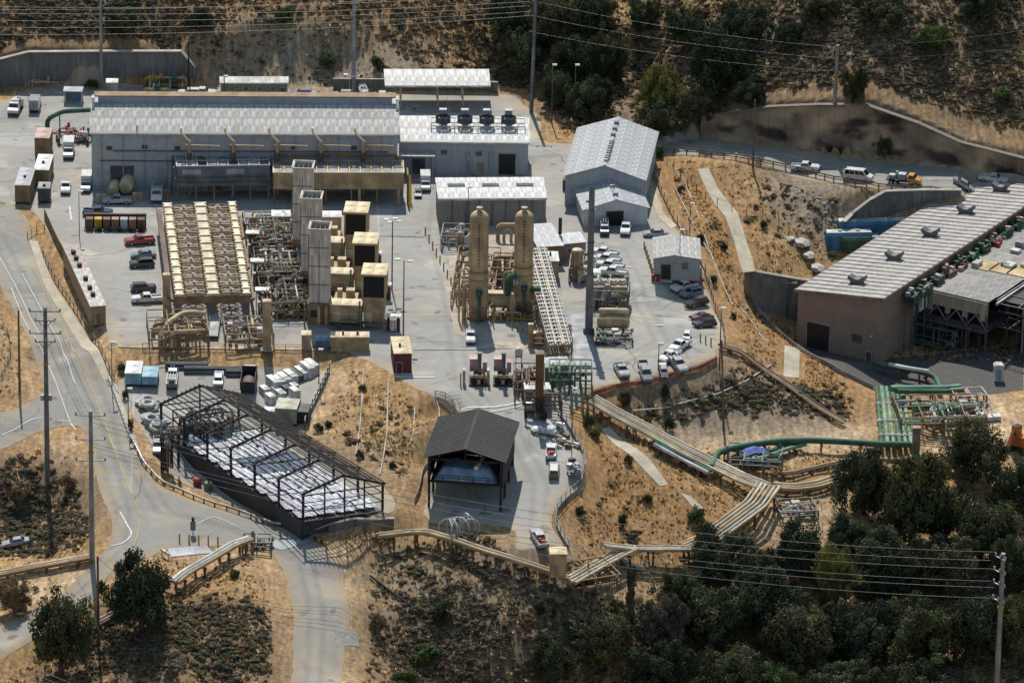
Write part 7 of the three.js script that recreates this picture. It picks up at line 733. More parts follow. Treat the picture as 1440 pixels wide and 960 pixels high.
    if (kind === 'dump_truck') { mesh('dump_bed', [box(0.12, 1.5, 4.4, -1.15, 1.75, -1.4), box(0.12, 1.5, 4.4, 1.15, 1.75, -1.4), box(2.4, 1.6, 0.12, 0, 1.8, -3.6), box(2.4, 2, 0.12, 0, 2, 0.8), box(2.3, 0.15, 4.4, 0, 1, -1.4)], MAT.dark, g); mesh('load', new THREE.SphereGeometry(1, 12, 6).scale(1, 0.5, 1.9).translate(0, 1.5, -1.4), MAT.rust, g); }
    if (kind === 'flatbed_truck') { mesh('flatbed', [box(2.4, 0.16, 4.7, 0, 1.1, -1.4)], MAT.dark, g); mesh('equipment', [box(1.6, 1.2, 1.6, 0, 1.8, -0.4), box(1.3, 0.8, 1.2, 0, 1.6, -2.6), cyl(0.3, 0.3, 1.3, 0.4, 1.3, -1.6, 10)], MAT.greyLight, g); }
  }
  return g;
}
function park(kind, u, v, du, dv, color, label, o = {}) {
  const p = G(u, v), d = V(du / 7.5, 0, dv / 2.81), ry = Math.atan2(d.x, d.z), groupName = { pickup_truck: 'pickup trucks', sedan: 'cars', suv: 'cars', van: 'vans' }[kind] ?? 'trucks on the site', cat = { pickup_truck: 'pickup truck', sedan: 'car', suv: 'car', van: 'van' }[kind] ?? 'truck'; let t;
  if (!proto[kind]) { t = proto[kind] = newVehicle(kind); t.name = numbered(kind); scene.add(t); t.userData = { category: cat, group: groupName }; } else { t = proto[kind].clone(); t.name = numbered(kind); scene.add(t); t.userData = { category: cat, group: groupName }; }
  t.userData.label = label; t.position.copy(p).add(V(0, 0.05, 0)); const l = o.len ?? 2.2, f = d.clone().normalize(); t.rotation.order = 'YXZ'; t.rotation.y = ry; t.rotation.x = -Math.atan2(hAt(p.x + f.x * l, p.z + f.z * l) - hAt(p.x - f.x * l, p.z - f.z * l), 2 * l);
  if (o.s) t.scale.setScalar(o.s); t.traverse((m) => { if (m.isMesh && ['body', 'cab', 'cargo_box', 'bed_box'].includes(m.name)) m.material = m.name === 'cargo_box' || m.name === 'bed_box' ? PAINT[o.box ?? color] : m.name === 'cab' && o.cab ? PAINT[o.cab] : PAINT[color]; });
  return t;
}
const cargo = (t, name, list, m, label, cat) => { const g = thing(name, label, cat, t.position.clone(), t.rotation.y); mesh('load', list, m, g); return g; };
// upper left
park('flatbed_truck', 21, 156, -2, 10, 'white', 'white truck with equipment on its bed at the far upper left'); park('box_truck', 49, 153, 1, -10, 'white', 'white boxy truck seen from behind near the upper left wall', { box: 'silver', s: 0.85 }); park('box_truck', 96, 218, 1, 10, 'white', 'white truck with a tall body facing the camera left of the long hall', { s: 0.9 }); park('pickup_truck', 92, 268, 1, 10, 'white', 'white pickup facing the camera beside the white box truck'); park('box_truck', 121, 265, 0, 10, 'white', 'white box truck at the corner of the long hall', { box: 'white', cab: 'grey' }); park('utility_truck', 220, 278, 1, 10, 'white', 'white truck with a ladder rack beside the grey cooler bank'); park('pickup_truck', 164, 286, -10, 0.3, 'silver', 'silver pickup standing sideways before the two tan drums'); park('pickup_truck', 137, 303, 10, 0.2, 'blue', 'dark blue pickup half behind the brown skid row'); park('pickup_truck', 196, 343, -10, 1, 'red', 'bright red pickup in the left car park'); park('sedan', 201, 362, -10, 0.6, 'bluegrey', 'blue-grey car, upper of the two side by side in the left car park'); park('suv', 199, 375, -10, 0.8, 'dark', 'dark grey car, lower of the two side by side in the left car park'); park('suv', 201, 409, 10, -0.8, 'dark', 'black car just behind the white pickup left of the fan cooler'); park('pickup_truck', 206, 425, -10, 0.6, 'white', 'white crew-cab pickup at the left flank of the fan cooler');
// behind the long hall
park('suv', 266, 135, -10, 0, 'white', 'white car, leftmost of the pair behind the long hall roof'); park('pickup_truck', 284, 135, 10, 0, 'white', 'white pickup right of the leftmost white car behind the hall'); park('sedan', 380, 139, -10, 0, 'white', 'low white car in front of the olive trailer'); park('suv', 424, 136, -10, 0, 'bluegrey', 'blue-grey car right of the olive trailer'); park('sedan', 444, 138, 10, 0, 'silver', 'silver car beside the blue-grey one behind the hall'); park('suv', 482, 138, -10, 0, 'beige', 'beige car left of the tall pole behind the hall'); park('utility_truck', 512, 137, 4, 8, 'white', 'white truck just right of the tall pole behind the hall', { s: 0.75 }); park('sedan', 535, 138, -10, 0, 'white', 'white car nearest the white canopy behind the hall');
// middle
park('box_truck', 598, 264, 1, 10, 'white', 'white truck facing the camera left of the dark grey building', { s: 0.82 }); park('sedan', 588, 275, 0, 10, 'grey', 'small grey car in the shade of the tan cooler bank', { s: 0.8 }); park('pickup_truck', 662, 478, 0.2, 10, 'white', 'white pickup alone on the gravel in front of the tall vessels', { s: 0.95 });
park('utility_truck', 850, 326, 0, 10, 'dark', 'dark truck with a pale canopy before the barn doorway', { s: 0.8, cab: 'white' }); park('pickup_truck', 880, 326, -2, 10, 'white', 'white pickup at an angle before the barn front bay'); park('sedan', 922, 332, -10, 0.4, 'silver', 'silver car behind the small pale building');
[[849, 360, 'farthest'], [853, 369, 'second farthest'], [857, 378, 'second nearest'], [862, 387, 'nearest']].forEach(([u, v, l]) => park('pickup_truck', u, v, -10, -1, 'white', `white pickup, ${l} of the four in a row behind the tan hoods`, { s: 0.98 }));
park('sedan', 972, 397, 10, -2, 'red', 'red car in front of the small pale building'); park('pickup_truck', 962, 408, -10, 3, 'white', 'white pickup next to the red car'); park('suv', 972, 417, -10, 3, 'bluegrey', 'blue-grey car next but one to the red car'); park('suv', 980, 430, -10, 3, 'dark', 'dark car at the near end of the upper row by the pale building'); park('sedan', 986, 450, -10, 2.6, 'maroon', 'dark red car, upper of the two at the bank edge'); park('suv', 990, 460, -10, 2.6, 'dark', 'black car, lower of the two at the bank edge'); park('suv', 966, 477, -3, 8, 'white', 'white cart-sized car beside the yellow posts', { s: 0.75 }); park('pickup_truck', 956, 491, -10, 6, 'white', 'white pickup, upper of the near group by the bank'); park('pickup_truck', 942, 506, -10, 6, 'white', 'white pickup below another white one near the bank'); park('pickup_truck', 952, 515, 8, 6, 'silver', 'silver-grey pickup seen from behind at the red netting'); park('pickup_truck', 874, 526, 5, 8, 'silver', 'silver pickup with an empty bed, leftmost of the front row'); { const t = park('pickup_truck', 907, 527, 5, 9, 'grey', 'dark grey pickup with junk in its bed in the front row'); cargo(t, 'pickup_load', [bx(0.8, 0.5, 0.7, 0.2, 0.9, -1.4, 0.4), bx(0.5, 0.7, 0.6, -0.4, 0.9, -2.1), cyl(0.25, 0.25, 0.7, 0.5, 0.9, -2.3, 10)], MAT.beige, 'assorted boxes in the bed of the dark grey pickup', 'cargo'); } park('sedan', 933, 524, 3, 9, 'grey', 'small grey car squeezed beside the junk-laden pickup', { s: 0.8 });
// back road
park('pickup_truck', 1133, 240, 10, 1, 'white', 'white pickup alone on the back road'); park('van', 1208, 253, 10, 1.6, 'white', 'white passenger van on the back road'); { park('flatbed_truck', 1272, 259, 10, 1, 'orange', 'orange truck carrying grey equipment on the back road', { s: 0.95 }); } park('sedan', 1354, 263, 10, 0.4, 'silver', 'silver car half hidden by the taupe roof edge'); park('pickup_truck', 1397, 256, 10, 1, 'white', 'white pickup with a red load at the far right of the back road');
// lower areas
park('sedan', 22, 767, -10, 0.6, 'silver', 'silver car at the bottom of the bank at the left edge'); park('utility_truck', 242, 538, 0, -10, 'grey', 'dark truck with a pale roof seen from behind in the lower yard', { s: 0.85, cab: 'white' }); park('sedan', 307, 536, 0, -10, 'silver', 'silver car just above the peak of the bare frame'); park('dump_truck', 350, 540, 1, -10, 'dark', 'dark dump truck seen from behind in the lower yard', { s: 1.12 }); { const t = park('pickup_truck', 775, 640, 0.5, -10, 'white', 'white pickup with a red load at the edge of the shed yard'); cargo(t, 'pickup_load', [bx(0.9, 0.5, 0.8, 0, 0.9, -1.6), bx(0.5, 0.4, 0.5, 0.4, 0.9, -2.3)], MAT.red, 'red cases in the bed of the white pickup in the shed yard', 'cargo'); } park('suv', 779, 665, 0.5, -10, 'grey', 'grey car behind the white pickup in the shed yard'); { const t = park('pickup_truck', 758, 762, -6, -7, 'silver', 'silver pickup leaving the bottom of the shed yard'); cargo(t, 'pickup_load', [bx(0.6, 0.4, 0.6, 0.3, 0.9, -1.3), bx(0.9, 0.3, 0.7, -0.2, 0.9, -2.2)], MAT.red, 'red cases in the bed of the lone silver pickup', 'cargo'); }
// trailers, skids, crates and loose stuff
function trailer(name, label, u, v, ry, L, w, h, m, topM, o = {}) { const g = thing(name, label, o.cat ?? 'trailer', G(u, v), ry); mesh('body', bx(w, h - 0.1, L, 0, o.y ?? 0.5, 0), m, g); panels(g, 'roof_panel', V(-w / 2 - 0.05, (o.y ?? 0.5) + h - 0.1, L / 2 + 0.05), V(w + 0.1, 0, 0), V(0, 0, -L - 0.1), 1, Math.max(1, Math.round(L / 2.6)), [topM], 0.1); mesh('skid', [bx(0.2, o.y ?? 0.5, L, -w / 2 + 0.2), bx(0.2, o.y ?? 0.5, L, w / 2 - 0.2)], MAT.dark, g); mesh('door', box(w * 0.8, h * 0.8, 0.06, 0, (o.y ?? 0.5) + h * 0.46, L / 2 + 0.03), o.doorM ?? m, g); if (o.vent) mesh('roof_vent', bx(0.5, 0.4, 0.5, 0, (o.y ?? 0.5) + h, 0.5), MAT.dark, g); return g; }
trailer('box_trailer', 'brown trailer with a tan roof, leftmost by the left road', 35, 275, -0.03, 10, 3, 3.6, MAT.tanDark, MAT.greyLight, { vent: 1 }); trailer('box_trailer', 'brown trailer with a cream roof right of the leftmost one', 61, 252, -0.03, 9, 3, 3.2, MAT.tanDark, MAT.white, { vent: 1 }); trailer('box_trailer', 'tall brown trailer with a pinkish roof nearest the green pipe loop', 61, 216, -0.03, 6, 3, 4, MAT.tanDark, MAT.pink); trailer('generator', 'dark grey generator unit in front of the cream roofed trailer', 62, 282, 0, 3.6, 2.4, 2.8, MAT.greyDark, MAT.grey, { cat: 'generator', vent: 1 });
{ const g = thing('brown_skid_row', 'long row of brown metal skids with a yellow panel in the left yard', 'trailer', G(161, 326), 0.02); mesh('frame', [bx(12, 0.3, 3, 0, 0, -1.5), bx(12, 2.3, 0.3, 0, 0.3, -2.9), bx(12.2, 0.25, 0.5, 0, 2.5, -2.9)], MAT.rust, g); for (let i = 0; i < 7; i++) mesh('cabinet', bx(1.4, 2, 1.7, -5 + i * 1.68, 0.3, -1.6), [MAT.rust, MAT.yellow, MAT.rust, MAT.tanDark, MAT.greyLight, MAT.tanDark, MAT.rust][i], g); for (let i = 0; i < 5; i++) mesh('wheel', new THREE.CylinderGeometry(0.45, 0.45, 0.3, 14).rotateX(Math.PI / 2).translate(-3 + i * 2, 0.45, 0.1), MAT.tyre, g); }
for (const [u, v, r, L, lab] of [[158, 280, 1.1, 4.6, 'smaller tan drum lying before the long hall'], [176, 278, 1.45, 6, 'larger tan drum lying before the long hall']]) { const g = thing('lying_drum', lab, 'tank', G(u, v), -0.05); mesh('shell', lathe([[0, 0], [r * 0.7, 0.1], [r, 0.5], [r, L - 0.5], [r * 0.7, L - 0.1], [0, L]], 20).rotateX(-Math.PI / 2).translate(0, r + 0.5, 0), MAT.tanLight, g); mesh('saddle', [bx(r * 1.6, 0.9, 0.4, 0, 0, -L * 0.25), bx(r * 1.6, 0.9, 0.4, 0, 0, -L * 0.75)], MAT.tanDark, g); mesh('band', [new THREE.CylinderGeometry(r * 1.03, r * 1.03, 0.15, 20).rotateX(Math.PI / 2).translate(0, r + 0.5, -L * 0.3), new THREE.CylinderGeometry(r * 1.03, r * 1.03, 0.15, 20).rotateX(Math.PI / 2).translate(0, r + 0.5, -L * 0.7)], MAT.tan, g); }
for (const [u, v, lab] of [[142, 283, 'pale concrete block left of the lying drums'], [193, 281, 'pale concrete block right of the lying drums'], [232, 276, 'pale concrete pad block right of the ladder truck']]) { const g = thing('concrete_block', lab, 'concrete block', G(u, v)); mesh('block', bx(2, 1.4, 1.4), MAT.beige, g); mesh('lifting_eye', new THREE.TorusGeometry(0.2, 0.05, 6, 10).translate(0, 1.5, 0), MAT.steel, g); }
{ const g = thing('green_pipe_loop', 'dark green pipe bending into the left end wall of the long hall', 'pipe', P(66, 184, 0)); const q = P(128, 160, 0).sub(g.position); mesh('pipe', run([V(0, 0, 0), V(0, 2.6, 0), V(3, 3.6, -2), V(q.x + 0.6, 3.8, -2.6)], 0.5, 10), MAT.green, g); mesh('support', bx(0.25, 3, 0.25, 2.4, 0, -1.8), MAT.steel, g); }
skid('left_pipework', 'rusty pipes and reels on the ground by the green pipe loop', P(78, 205, 0), 0, 7, 8, 1.6, 18, [MAT.pink, MAT.tanDark, MAT.rust, MAT.red], 71, { bare: 1, fat: 1.2, boxes: 2 }); skid('wall_pipework', 'pale pipe portal before the dark wall at upper left', P(36, 122, 0), 0, 8, 1, 2.8, 4, [MAT.pink, MAT.beige], 72, { bare: 1, fat: 1.8 }); skid('wall_pipework', 'tan pipes and yellow posts behind the left part of the long hall', P(200, 130, 0), 0, 9, 3, 2.4, 12, [MAT.tanLight, MAT.pink, MAT.yellow], 73, { bare: 1, fat: 1.3 });
{ const g = thing('open_garage', 'small grey canopy shed with a blue interior near the upper left wall', 'shed', P(89, 146, 0)); mesh('roof', box(4, 0.2, 3, 1.9, 2.7, -1.5), MAT.greyLight, g); mesh('post', [bx(0.15, 2.6, 0.15, 0.1, 0, -0.1), bx(0.15, 2.6, 0.15, 3.7, 0, -0.1), bx(0.15, 2.6, 0.15, 0.1, 0, -2.9), bx(0.15, 2.6, 0.15, 3.7, 0, -2.9)], MAT.white, g); mesh('wall', box(3.6, 2.5, 0.1, 1.9, 1.3, -2.9), MAT.grey, g); mesh('board', bx(1.4, 1.6, 0.2, 2.4, 0.4, -1.6), MAT.blue, g); }
cabin('guard_hut', 'narrow grey hut with a rounded white roof before the dark wall', 'hut', 149, 116, 165, 116, 3.6, 2.4, MAT.grey, MAT.white, { nx: 1 });
trailer('blue_container', 'light blue and white container pair, left part, in the lower yard', 188, 535, 0, 6, 3, 2.2, MAT.blueLight, MAT.white, { cat: 'container' }); trailer('blue_container', 'lower light blue container beside the white-topped one in the lower yard', 211, 537, 0, 5, 2.8, 1.6, MAT.blueLight, MAT.blueLight, { cat: 'container' });
for (const [u, v, L, lab] of [[262, 520, 8, 'dark pipe stack beside the pale-roofed truck in the lower yard'], [300, 526, 11, 'dark pipe stack along the grassy bank behind the silver car'], [336, 530, 5, 'short dark pipe stack left of the dump truck']]) { const g = thing('pipe_stack', lab, 'pipe stack', G(u, v), 0.02); for (let i = 0; i < 6; i++) mesh('pipe', pipe(V(-L / 2, 0.35 + (i > 3 ? 0.55 : 0), -0.7 * (i % 4) - (i > 3 ? 0.35 : 0)), V(L / 2, 0.35 + (i > 3 ? 0.55 : 0), -0.7 * (i % 4) - (i > 3 ? 0.35 : 0)), 0.32, 10), i % 3 ? MAT.greyDark : MAT.steel, g); mesh('sleeper', [bx(0.2, 0.1, 3, -L * 0.3, 0, -1), bx(0.2, 0.1, 3, L * 0.3, 0, -1)], MAT.wood, g); }
{ const q = rng(81), spots = [[384,545],[391,541],[399,538],[408,535],[416,531],[424,528],[432,526],[438,522],[392,557],[402,552],[412,547],[372,553],[380,566],[414,560]]; spots.forEach(([u, v], i) => { const g = thing('wrapped_module', `wrapped module in the lower yard, ${ORD[i]} along its slanting rows`, 'module', G(u, v), 0.5, 'wrapped modules in the lower yard'); mesh('wrap', bx(1.3, 1.1 + q() * 0.9, 4 - (i > 8) * 1.6), i % 5 === 4 ? MAT.greyDark : MAT.white, g); mesh('strap', [box(1.36, 0.08, 0.1, 0, 1.6, 1), bx(0.2, 0.25, 3, 0.5, 0, 0)], MAT.greyDark, g); }); }
trailer('storage_container', 'pale olive container beside the bare frame ridge', 404, 592, -0.1, 5, 4, 3, M([0.36, 0.33, 0.24]), M([0.5, 0.47, 0.38]), { cat: 'container' }); trailer('equipment_trailer', 'dark trailer right of the pale olive container', 425, 590, -0.1, 4, 2.6, 1.9, MAT.dark, MAT.greyDark); trailer('white_case', 'flat white case left of the pale olive container', 381, 582, -0.1, 2, 2.6, 0.9, MAT.white, MAT.white, { cat: 'case', y: 0.1 });
for (const [u, v, s, lab] of [[210, 572, 1, 'pile of pale wrapped coils, farther of two left of the bare frame'], [218, 598, 1.05, 'pile of pale wrapped coils, nearer of two left of the bare frame']]) { const g = thing('coil_pile', lab, 'coils', G(u, v), 0.4), q = rng(u); for (let i = 0; i < 9; i++) { const m = mesh('coil', new THREE.TorusGeometry(0.9 + q() * 0.3, 0.36, 7, 14).rotateX(Math.PI / 2 + (q() - 0.5)), i % 3 ? MAT.greyLight : MAT.offwhite, g); m.position.set((q() - 0.5) * 2.2, 0.5 + q() * 1.2, (q() - 0.5) * 5); } }
park('pickup_truck', 222, 632, 1, 10, 'grey', 'dark grey pickup parked left of the bare frame columns');
{ const g = thing('junk_trailer', 'grey utility trailer piled with scrap at the shed yard fence', 'trailer', G(807, 664), 0.05); mesh('bed', [bx(2.3, 0.15, 6, 0, 0.7), bx(0.08, 0.6, 6, -1.15, 0.8), bx(0.08, 0.6, 6, 1.15, 0.8)], MAT.grey, g); wheelsOn(g, [-0.5, 0.6], 2.3, 0.36); const q = rng(91); for (let i = 0; i < 16; i++) mesh('scrap', bx(0.3 + q() * 0.9, 0.2 + q() * 0.8, 0.3 + q() * 1.1, (q() - 0.5) * 1.6, 0.85, (q() - 0.5) * 5, q() * 3), [MAT.greyLight, MAT.greyDark, MAT.steel, MAT.white][i % 4], g); }
{ const q = rng(95); [[762, 604, 'nearest the brown stack'], [768, 613, 'left of the white bags'], [786, 618, 'by the curved fence'], [795, 626, 'halfway down the fence'], [774, 596, 'under the steel platform']].forEach(([u, v, l], k) => { const g = thing('scrap_pile', `small pile of pale scrap and boards ${l}`, 'scrap', G(u, v), q() * 3); for (let i = 0; i < 9; i++) { const m = mesh('scrap', bx(0.3 + q() * 1.6, 0.15 + q() * 0.6, 0.3 + q() * 1), [MAT.white, MAT.greyLight, MAT.wood, MAT.offwhite, MAT.rust][(q() * 5) | 0], g); m.position.set((q() - 0.5) * 3, 0, (q() - 0.5) * 4); m.rotation.set(q() * 0.3, q() * 3, q() * 0.3); } }); const b = thing('white_bags', 'heap of white bags in the shed yard above the white pickup', 'bags', G(765, 610)); for (let i = 0; i < 12; i++) mesh('bag', new THREE.IcosahedronGeometry(0.55 + q() * 0.3, 1).scale(1.2, 0.7, 1).translate((q() - 0.5) * 3.4, 0.35 + q() * 0.5, (q() - 0.5) * 3.4), MAT.white, b); }
{ const g = thing('round_cage', 'heap of pale wire hoops at the foot of the dark roofed shed', 'wire hoops', G(645, 752), 0.3), q = rng(97); for (let i = 0; i < 14; i++) { const m = mesh('hoop', new THREE.TorusGeometry(1.5 + q() * 0.7, 0.13, 6, 20), i % 2 ? MAT.greyLight : MAT.offwhite, g); m.position.set((q() - 0.5) * 4, 1.4, (q() - 0.5) * 2.4); m.rotation.set(0, q() * 3, 0.2); } }
{ const g = thing('portable_toilet', 'pale blue-white portable toilet in the shade of the raised deck', 'toilet', G(1404, 534)); mesh('cabin', bx(1.8, 3, 1.8), MAT.white, g); mesh('roof', prism([[-1, 0], [1, 0], [0.6, 0.35], [-0.6, 0.35]], 1.9).translate(0, 3, -0.95), MAT.offwhite, g); mesh('door', box(1, 2.4, 0.06, 0, 1.3, 0.92), MAT.blueLight, g); }
{ const g = thing('orange_excavator', 'orange excavator partly out of frame at the right edge', 'excavator', G(1437, 632), -0.6); mesh('house', [bx(3, 2, 3.6, 0, 1.2, 0)], MAT.orange, g); mesh('cab', bx(1.3, 1.7, 1.6, -0.8, 3.2, 0.7), MAT.glass, g); for (const x of [-1.2, 1.2]) mesh('track', [bx(0.7, 1.1, 4.6, x, 0, 0)], MAT.dark, g); mesh('boom', [beam(V(0.4, 2.8, 1.4), V(0.4, 6, 3.6), 0.5, 0.6), beam(V(0.4, 6, 3.6), V(0.4, 2.6, 6.2), 0.4, 0.45)], MAT.orange, g); mesh('bucket', prism([[-0.6, 0], [0.6, 0], [0.7, 1], [0.2, 1.2], [-0.7, 0.9]], 1.2).translate(0, 1.6, 5.8), MAT.steel, g); trailer('steel_bin', 'orange and brown bin beside the pale stairs on the right pad', 1378, 592, 0.2, 3, 2.2, 1.6, MAT.orange, MAT.tanLight, { cat: 'bin' }); trailer('white_case', 'white flat case on the sandy ground right of the pad pipes', 1396, 590, 0.2, 1.6, 3, 0.8, MAT.white, MAT.white, { cat: 'case', y: 0.1 }); }
for (const [u, v, lab] of [[922, 394, 'red'], [919, 410, 'yellow']].slice(0, 1)) { const g = thing('red_crate', 'small red crate at the corner of the small pale building', 'crate', G(u, v)); mesh('crate', bx(1.6, 1.1, 1), MAT.red, g); mesh('lid', bx(1.7, 0.1, 1.1, 0, 1.1, 0), MAT.maroon, g); }
{ const spots = []; const row = (a, n, u0, v0, u1, v1) => { for (let i = 0; i < n; i++) spots.push([lerp(u0, u1, i / (n - 1)), lerp(v0, v1, i / (n - 1)), a]); }; row('along the drive left of the small pale building', 9, 906, 350, 922, 400); row('along the left side of the vessel yard', 8, 598, 330, 634, 400); row('beside the yellow posts in the car row', 3, 985, 480, 1000, 486); row('at the traffic island above the lane pipeline', 5, 252, 762, 306, 766); row('in front of the right vessel', 4, 720, 462, 742, 470); const bg = metricUV(flat(lathe([[0, 0], [0.14, 0], [0.14, 1.5], [0.08, 1.6], [0, 1.62]], 8))), bd = metricUV(flat(cyl(0.15, 0.15, 0.16, 0, 1.15, 0, 8))); const cnt = {}; for (const [u, v, a] of spots) { cnt[a] = (cnt[a] ?? 0) + 1; const g = thing('yellow_bollard', `yellow bollard ${a}, ${ORD[cnt[a] - 1]} of its row`, 'bollard', G(u, v), 0, `yellow bollards ${a}`); inst('post', bg, MAT.yellow, g); inst('band', bd, MAT.white, g); } }
{ const g = thing('meter_kiosk', 'small grey kiosk on the traffic island above the lane pipeline', 'kiosk', G(271, 752)); mesh('cabinet', bx(0.9, 1.7, 0.7, 0, 1), MAT.bluegrey ?? MAT.grey, g); mesh('pole', cyl(0.08, 0.08, 1, 0, 0, 0, 8), MAT.steel, g); mesh('cap', bx(0.5, 0.7, 0.5, 0, 2.7), MAT.dark, g); const w = thing('barrier_boards', 'striped yellow and white barrier boards at the edge of the junction', 'barrier', G(232, 784), 0.6); for (let i = 0; i < 4; i++) mesh('board', box(0.35, 0.35, 2.6 / 4, 0, 1.1, -1 + i * 0.65), i % 2 ? MAT.white : MAT.yellow, w); mesh('post', [bx(0.12, 1.2, 0.12, 0, 0, -1.1), bx(0.12, 1.2, 0.12, 0, 0, 1)], MAT.steel, w); const y = thing('yellow_kerb', 'yellow and black striped kerb at the end of the steel road plate', 'kerb', G(437, 757), 0.2); for (let i = 0; i < 5; i++) mesh('block', bx(0.4, 0.4, 0.9, 0.2 + i * 0.5, 0, i * 0.7, 0.6), i % 2 ? MAT.dark : MAT.yellow, y); }
// ---------- trees, shrubs and grass ----------
const leafMat = (c) => new THREE.MeshPhysicalMaterial({ color: new THREE.Color().setRGB(...c), roughness: 0.85, side: THREE.DoubleSide, vertexColors: true, specularIntensity: 0.2, transmission: 0.3, thickness: 0 });
const leafOak = leafMat([0.055, 0.066, 0.036]), leafOlive = leafMat([0.09, 0.1, 0.04]), leafYellow = leafMat([0.2, 0.2, 0.055]), leafGreen = leafMat([0.085, 0.13, 0.04]), leafBrown = leafMat([0.25, 0.175, 0.11]), leafGrey = leafMat([0.15, 0.13, 0.1]), barkMat = M([0.1, 0.08, 0.06], { map: streakMap });
function leaves(seed, clumps, n, size, shape, sq = 0.58) { // leaf-sized faces gathered in clumps through the crown
  const q = rng(seed), pos = [], col = [], nor = [], gauss = () => (q() + q() + q() - 1.5) * 0.9;
  for (let k = 0; k < clumps; k++) {
    const c = shape(q), r = c[3], tone = 0.5 + q() * q() * 1.3, warm = (q() - 0.5) * 0.25;
    for (let i = 0; i < n; i++) {
      let x = gauss(), y = gauss(), z = gauss(); const l = Math.hypot(x, y, z) || 1, rr2 = r * (0.45 + 0.55 * q()); x *= rr2 / l; y *= rr2 / l * 0.62; z *= rr2 / l; const P0 = V(c[0] + x, c[1] + y, c[2] + z);
      const N = V(x, y + r * 0.3, z).normalize().add(V(gauss(), gauss(), gauss()).multiplyScalar(0.7)).normalize(), T = V(gauss(), gauss(), gauss()).cross(N).normalize(), B = N.clone().cross(T), s = size * (0.6 + q() * 0.8), t2 = tone * (0.7 + 0.6 * q());
      for (const [a, b] of [[-0.5, 0], [0.1, -0.42], [0.6, 0.05], [-0.5, 0], [0.6, 0.05], [0, 0.45]]) { const p = V(0, 0, 0).addScaledVector(T, a * s).addScaledVector(B, b * s); p.y *= sq; p.add(P0); pos.push(p.x, p.y, p.z); nor.push(N.x, N.y, N.z); col.push(t2 * (1 + warm), t2, t2 * (1 - warm)); }
    }
  }
  const g = new THREE.BufferGeometry(); g.setAttribute('position', new THREE.BufferAttribute(new Float32Array(pos), 3)); g.setAttribute('normal', new THREE.BufferAttribute(new Float32Array(nor), 3)); g.setAttribute('color', new THREE.BufferAttribute(new Float32Array(col), 3)); return g;
}
const dome = (sq = 0.42, low = 0.2) => (q) => { const a = q() * 6.283, v = q(), u = Math.sqrt(q()) * 0.78 + 0.12, y = low + (1 - low - 0.18) * v, e = Math.sqrt(Math.max(0.05, 1 - ((y - 0.42) / 0.6) ** 2)), wob = 0.8 + 0.22 * Math.sin(a * 3 + sq * 20) + 0.16 * Math.sin(a * 5 + y * 6 + sq * 40); return [Math.cos(a) * u * e * wob, y * (0.9 + 0.14 * Math.sin(a * 2 + sq * 9)), Math.sin(a) * u * e * wob, 0.13 + q() * q() * 0.22]; };
const oakTones = [[0.075, 0.095, 0.048], [0.098, 0.11, 0.052], [0.06, 0.08, 0.044], [0.115, 0.112, 0.056]].map(leafMat);
const crowns = [1, 2, 3, 4].map((s) => leaves(100 + s, 120, 140, 0.05, dome(0.3 + s * 0.13, 0.12 + s * 0.03)));
const slim = leaves(120, 40, 110, 0.1, (q) => { const y = 0.1 + 0.85 * q(), a = q() * 6.28, u = (1 - y * 0.7) * 0.55 * q(); return [Math.cos(a) * u, y, Math.sin(a) * u, 0.2]; });
const bushes = [1, 2, 3].map((s) => leaves(140 + s, 18, 60, 0.14, (q) => { const a = q() * 6.28, u = Math.sqrt(q()) * 0.7, y = 0.15 + 0.6 * q() * (1 - u * 0.6); return [Math.cos(a) * u, y, Math.sin(a) * u, 0.28 + q() * 0.14]; }));
const limbs = [1, 2].map((s) => { const q = rng(160 + s), l = [cyl(0.075, 0.05, 0.36, 0, -0.06, 0, 8)]; for (let i = 0; i < 6; i++) { const a = i * 1.05 + q(), e = V(Math.cos(a) * (0.3 + q() * 0.3), 0.5 + q() * 0.25, Math.sin(a) * (0.3 + q() * 0.3)), m = V(e.x * 0.4, 0.36, e.z * 0.4); l.push(pipe(V(0, 0.26, 0), m, 0.035, 5), pipe(m, e, 0.02, 5)); } return geo(l); });
let treeN = 0;
function tree(u, vb, w, h, m, label, o = {}) { const p = o.at ?? G(u, vb), g = thing(o.name ?? 'oak_tree', label, 'tree', p, (treeN * 2.4) % 6.28), R0 = w / 2 / 7.5, H0 = h / 6.95; inst('trunk', limbs[treeN % 2], barkMat, g).scale.set(R0, H0, R0); inst('crown', o.geo ?? crowns[(treeN++ * 3 + (w | 0)) % 4], m === leafOak ? oakTones[(treeN * 5 + (h | 0)) % 4] : m, g).scale.set(R0, H0, R0); return g; }
function shrub(u, vb, w, h, m, label) { const g = thing('shrub', label, 'shrub', G(u, vb), (treeN * 1.7) % 6.28), R0 = w / 2 / 7.5, H0 = h / 6.95; const s = inst('stem', limbs[treeN % 2], barkMat, g); s.scale.set(R0 * 0.8, H0 * 0.7, R0 * 0.8); inst('foliage', bushes[treeN++ % 3], m, g).scale.set(R0, H0, R0); return g; }
// lower left
tree(85, 950, 98, 128, leafOak, 'dark oak at the bottom left corner beside the low lane'); tree(198, 886, 104, 112, leafOak, 'dark oak right of the brown wooden pole'); tree(20, 862, 60, 54, leafBrown, 'brownish low tree at the left edge above the low lane', { name: 'scrub_tree' });
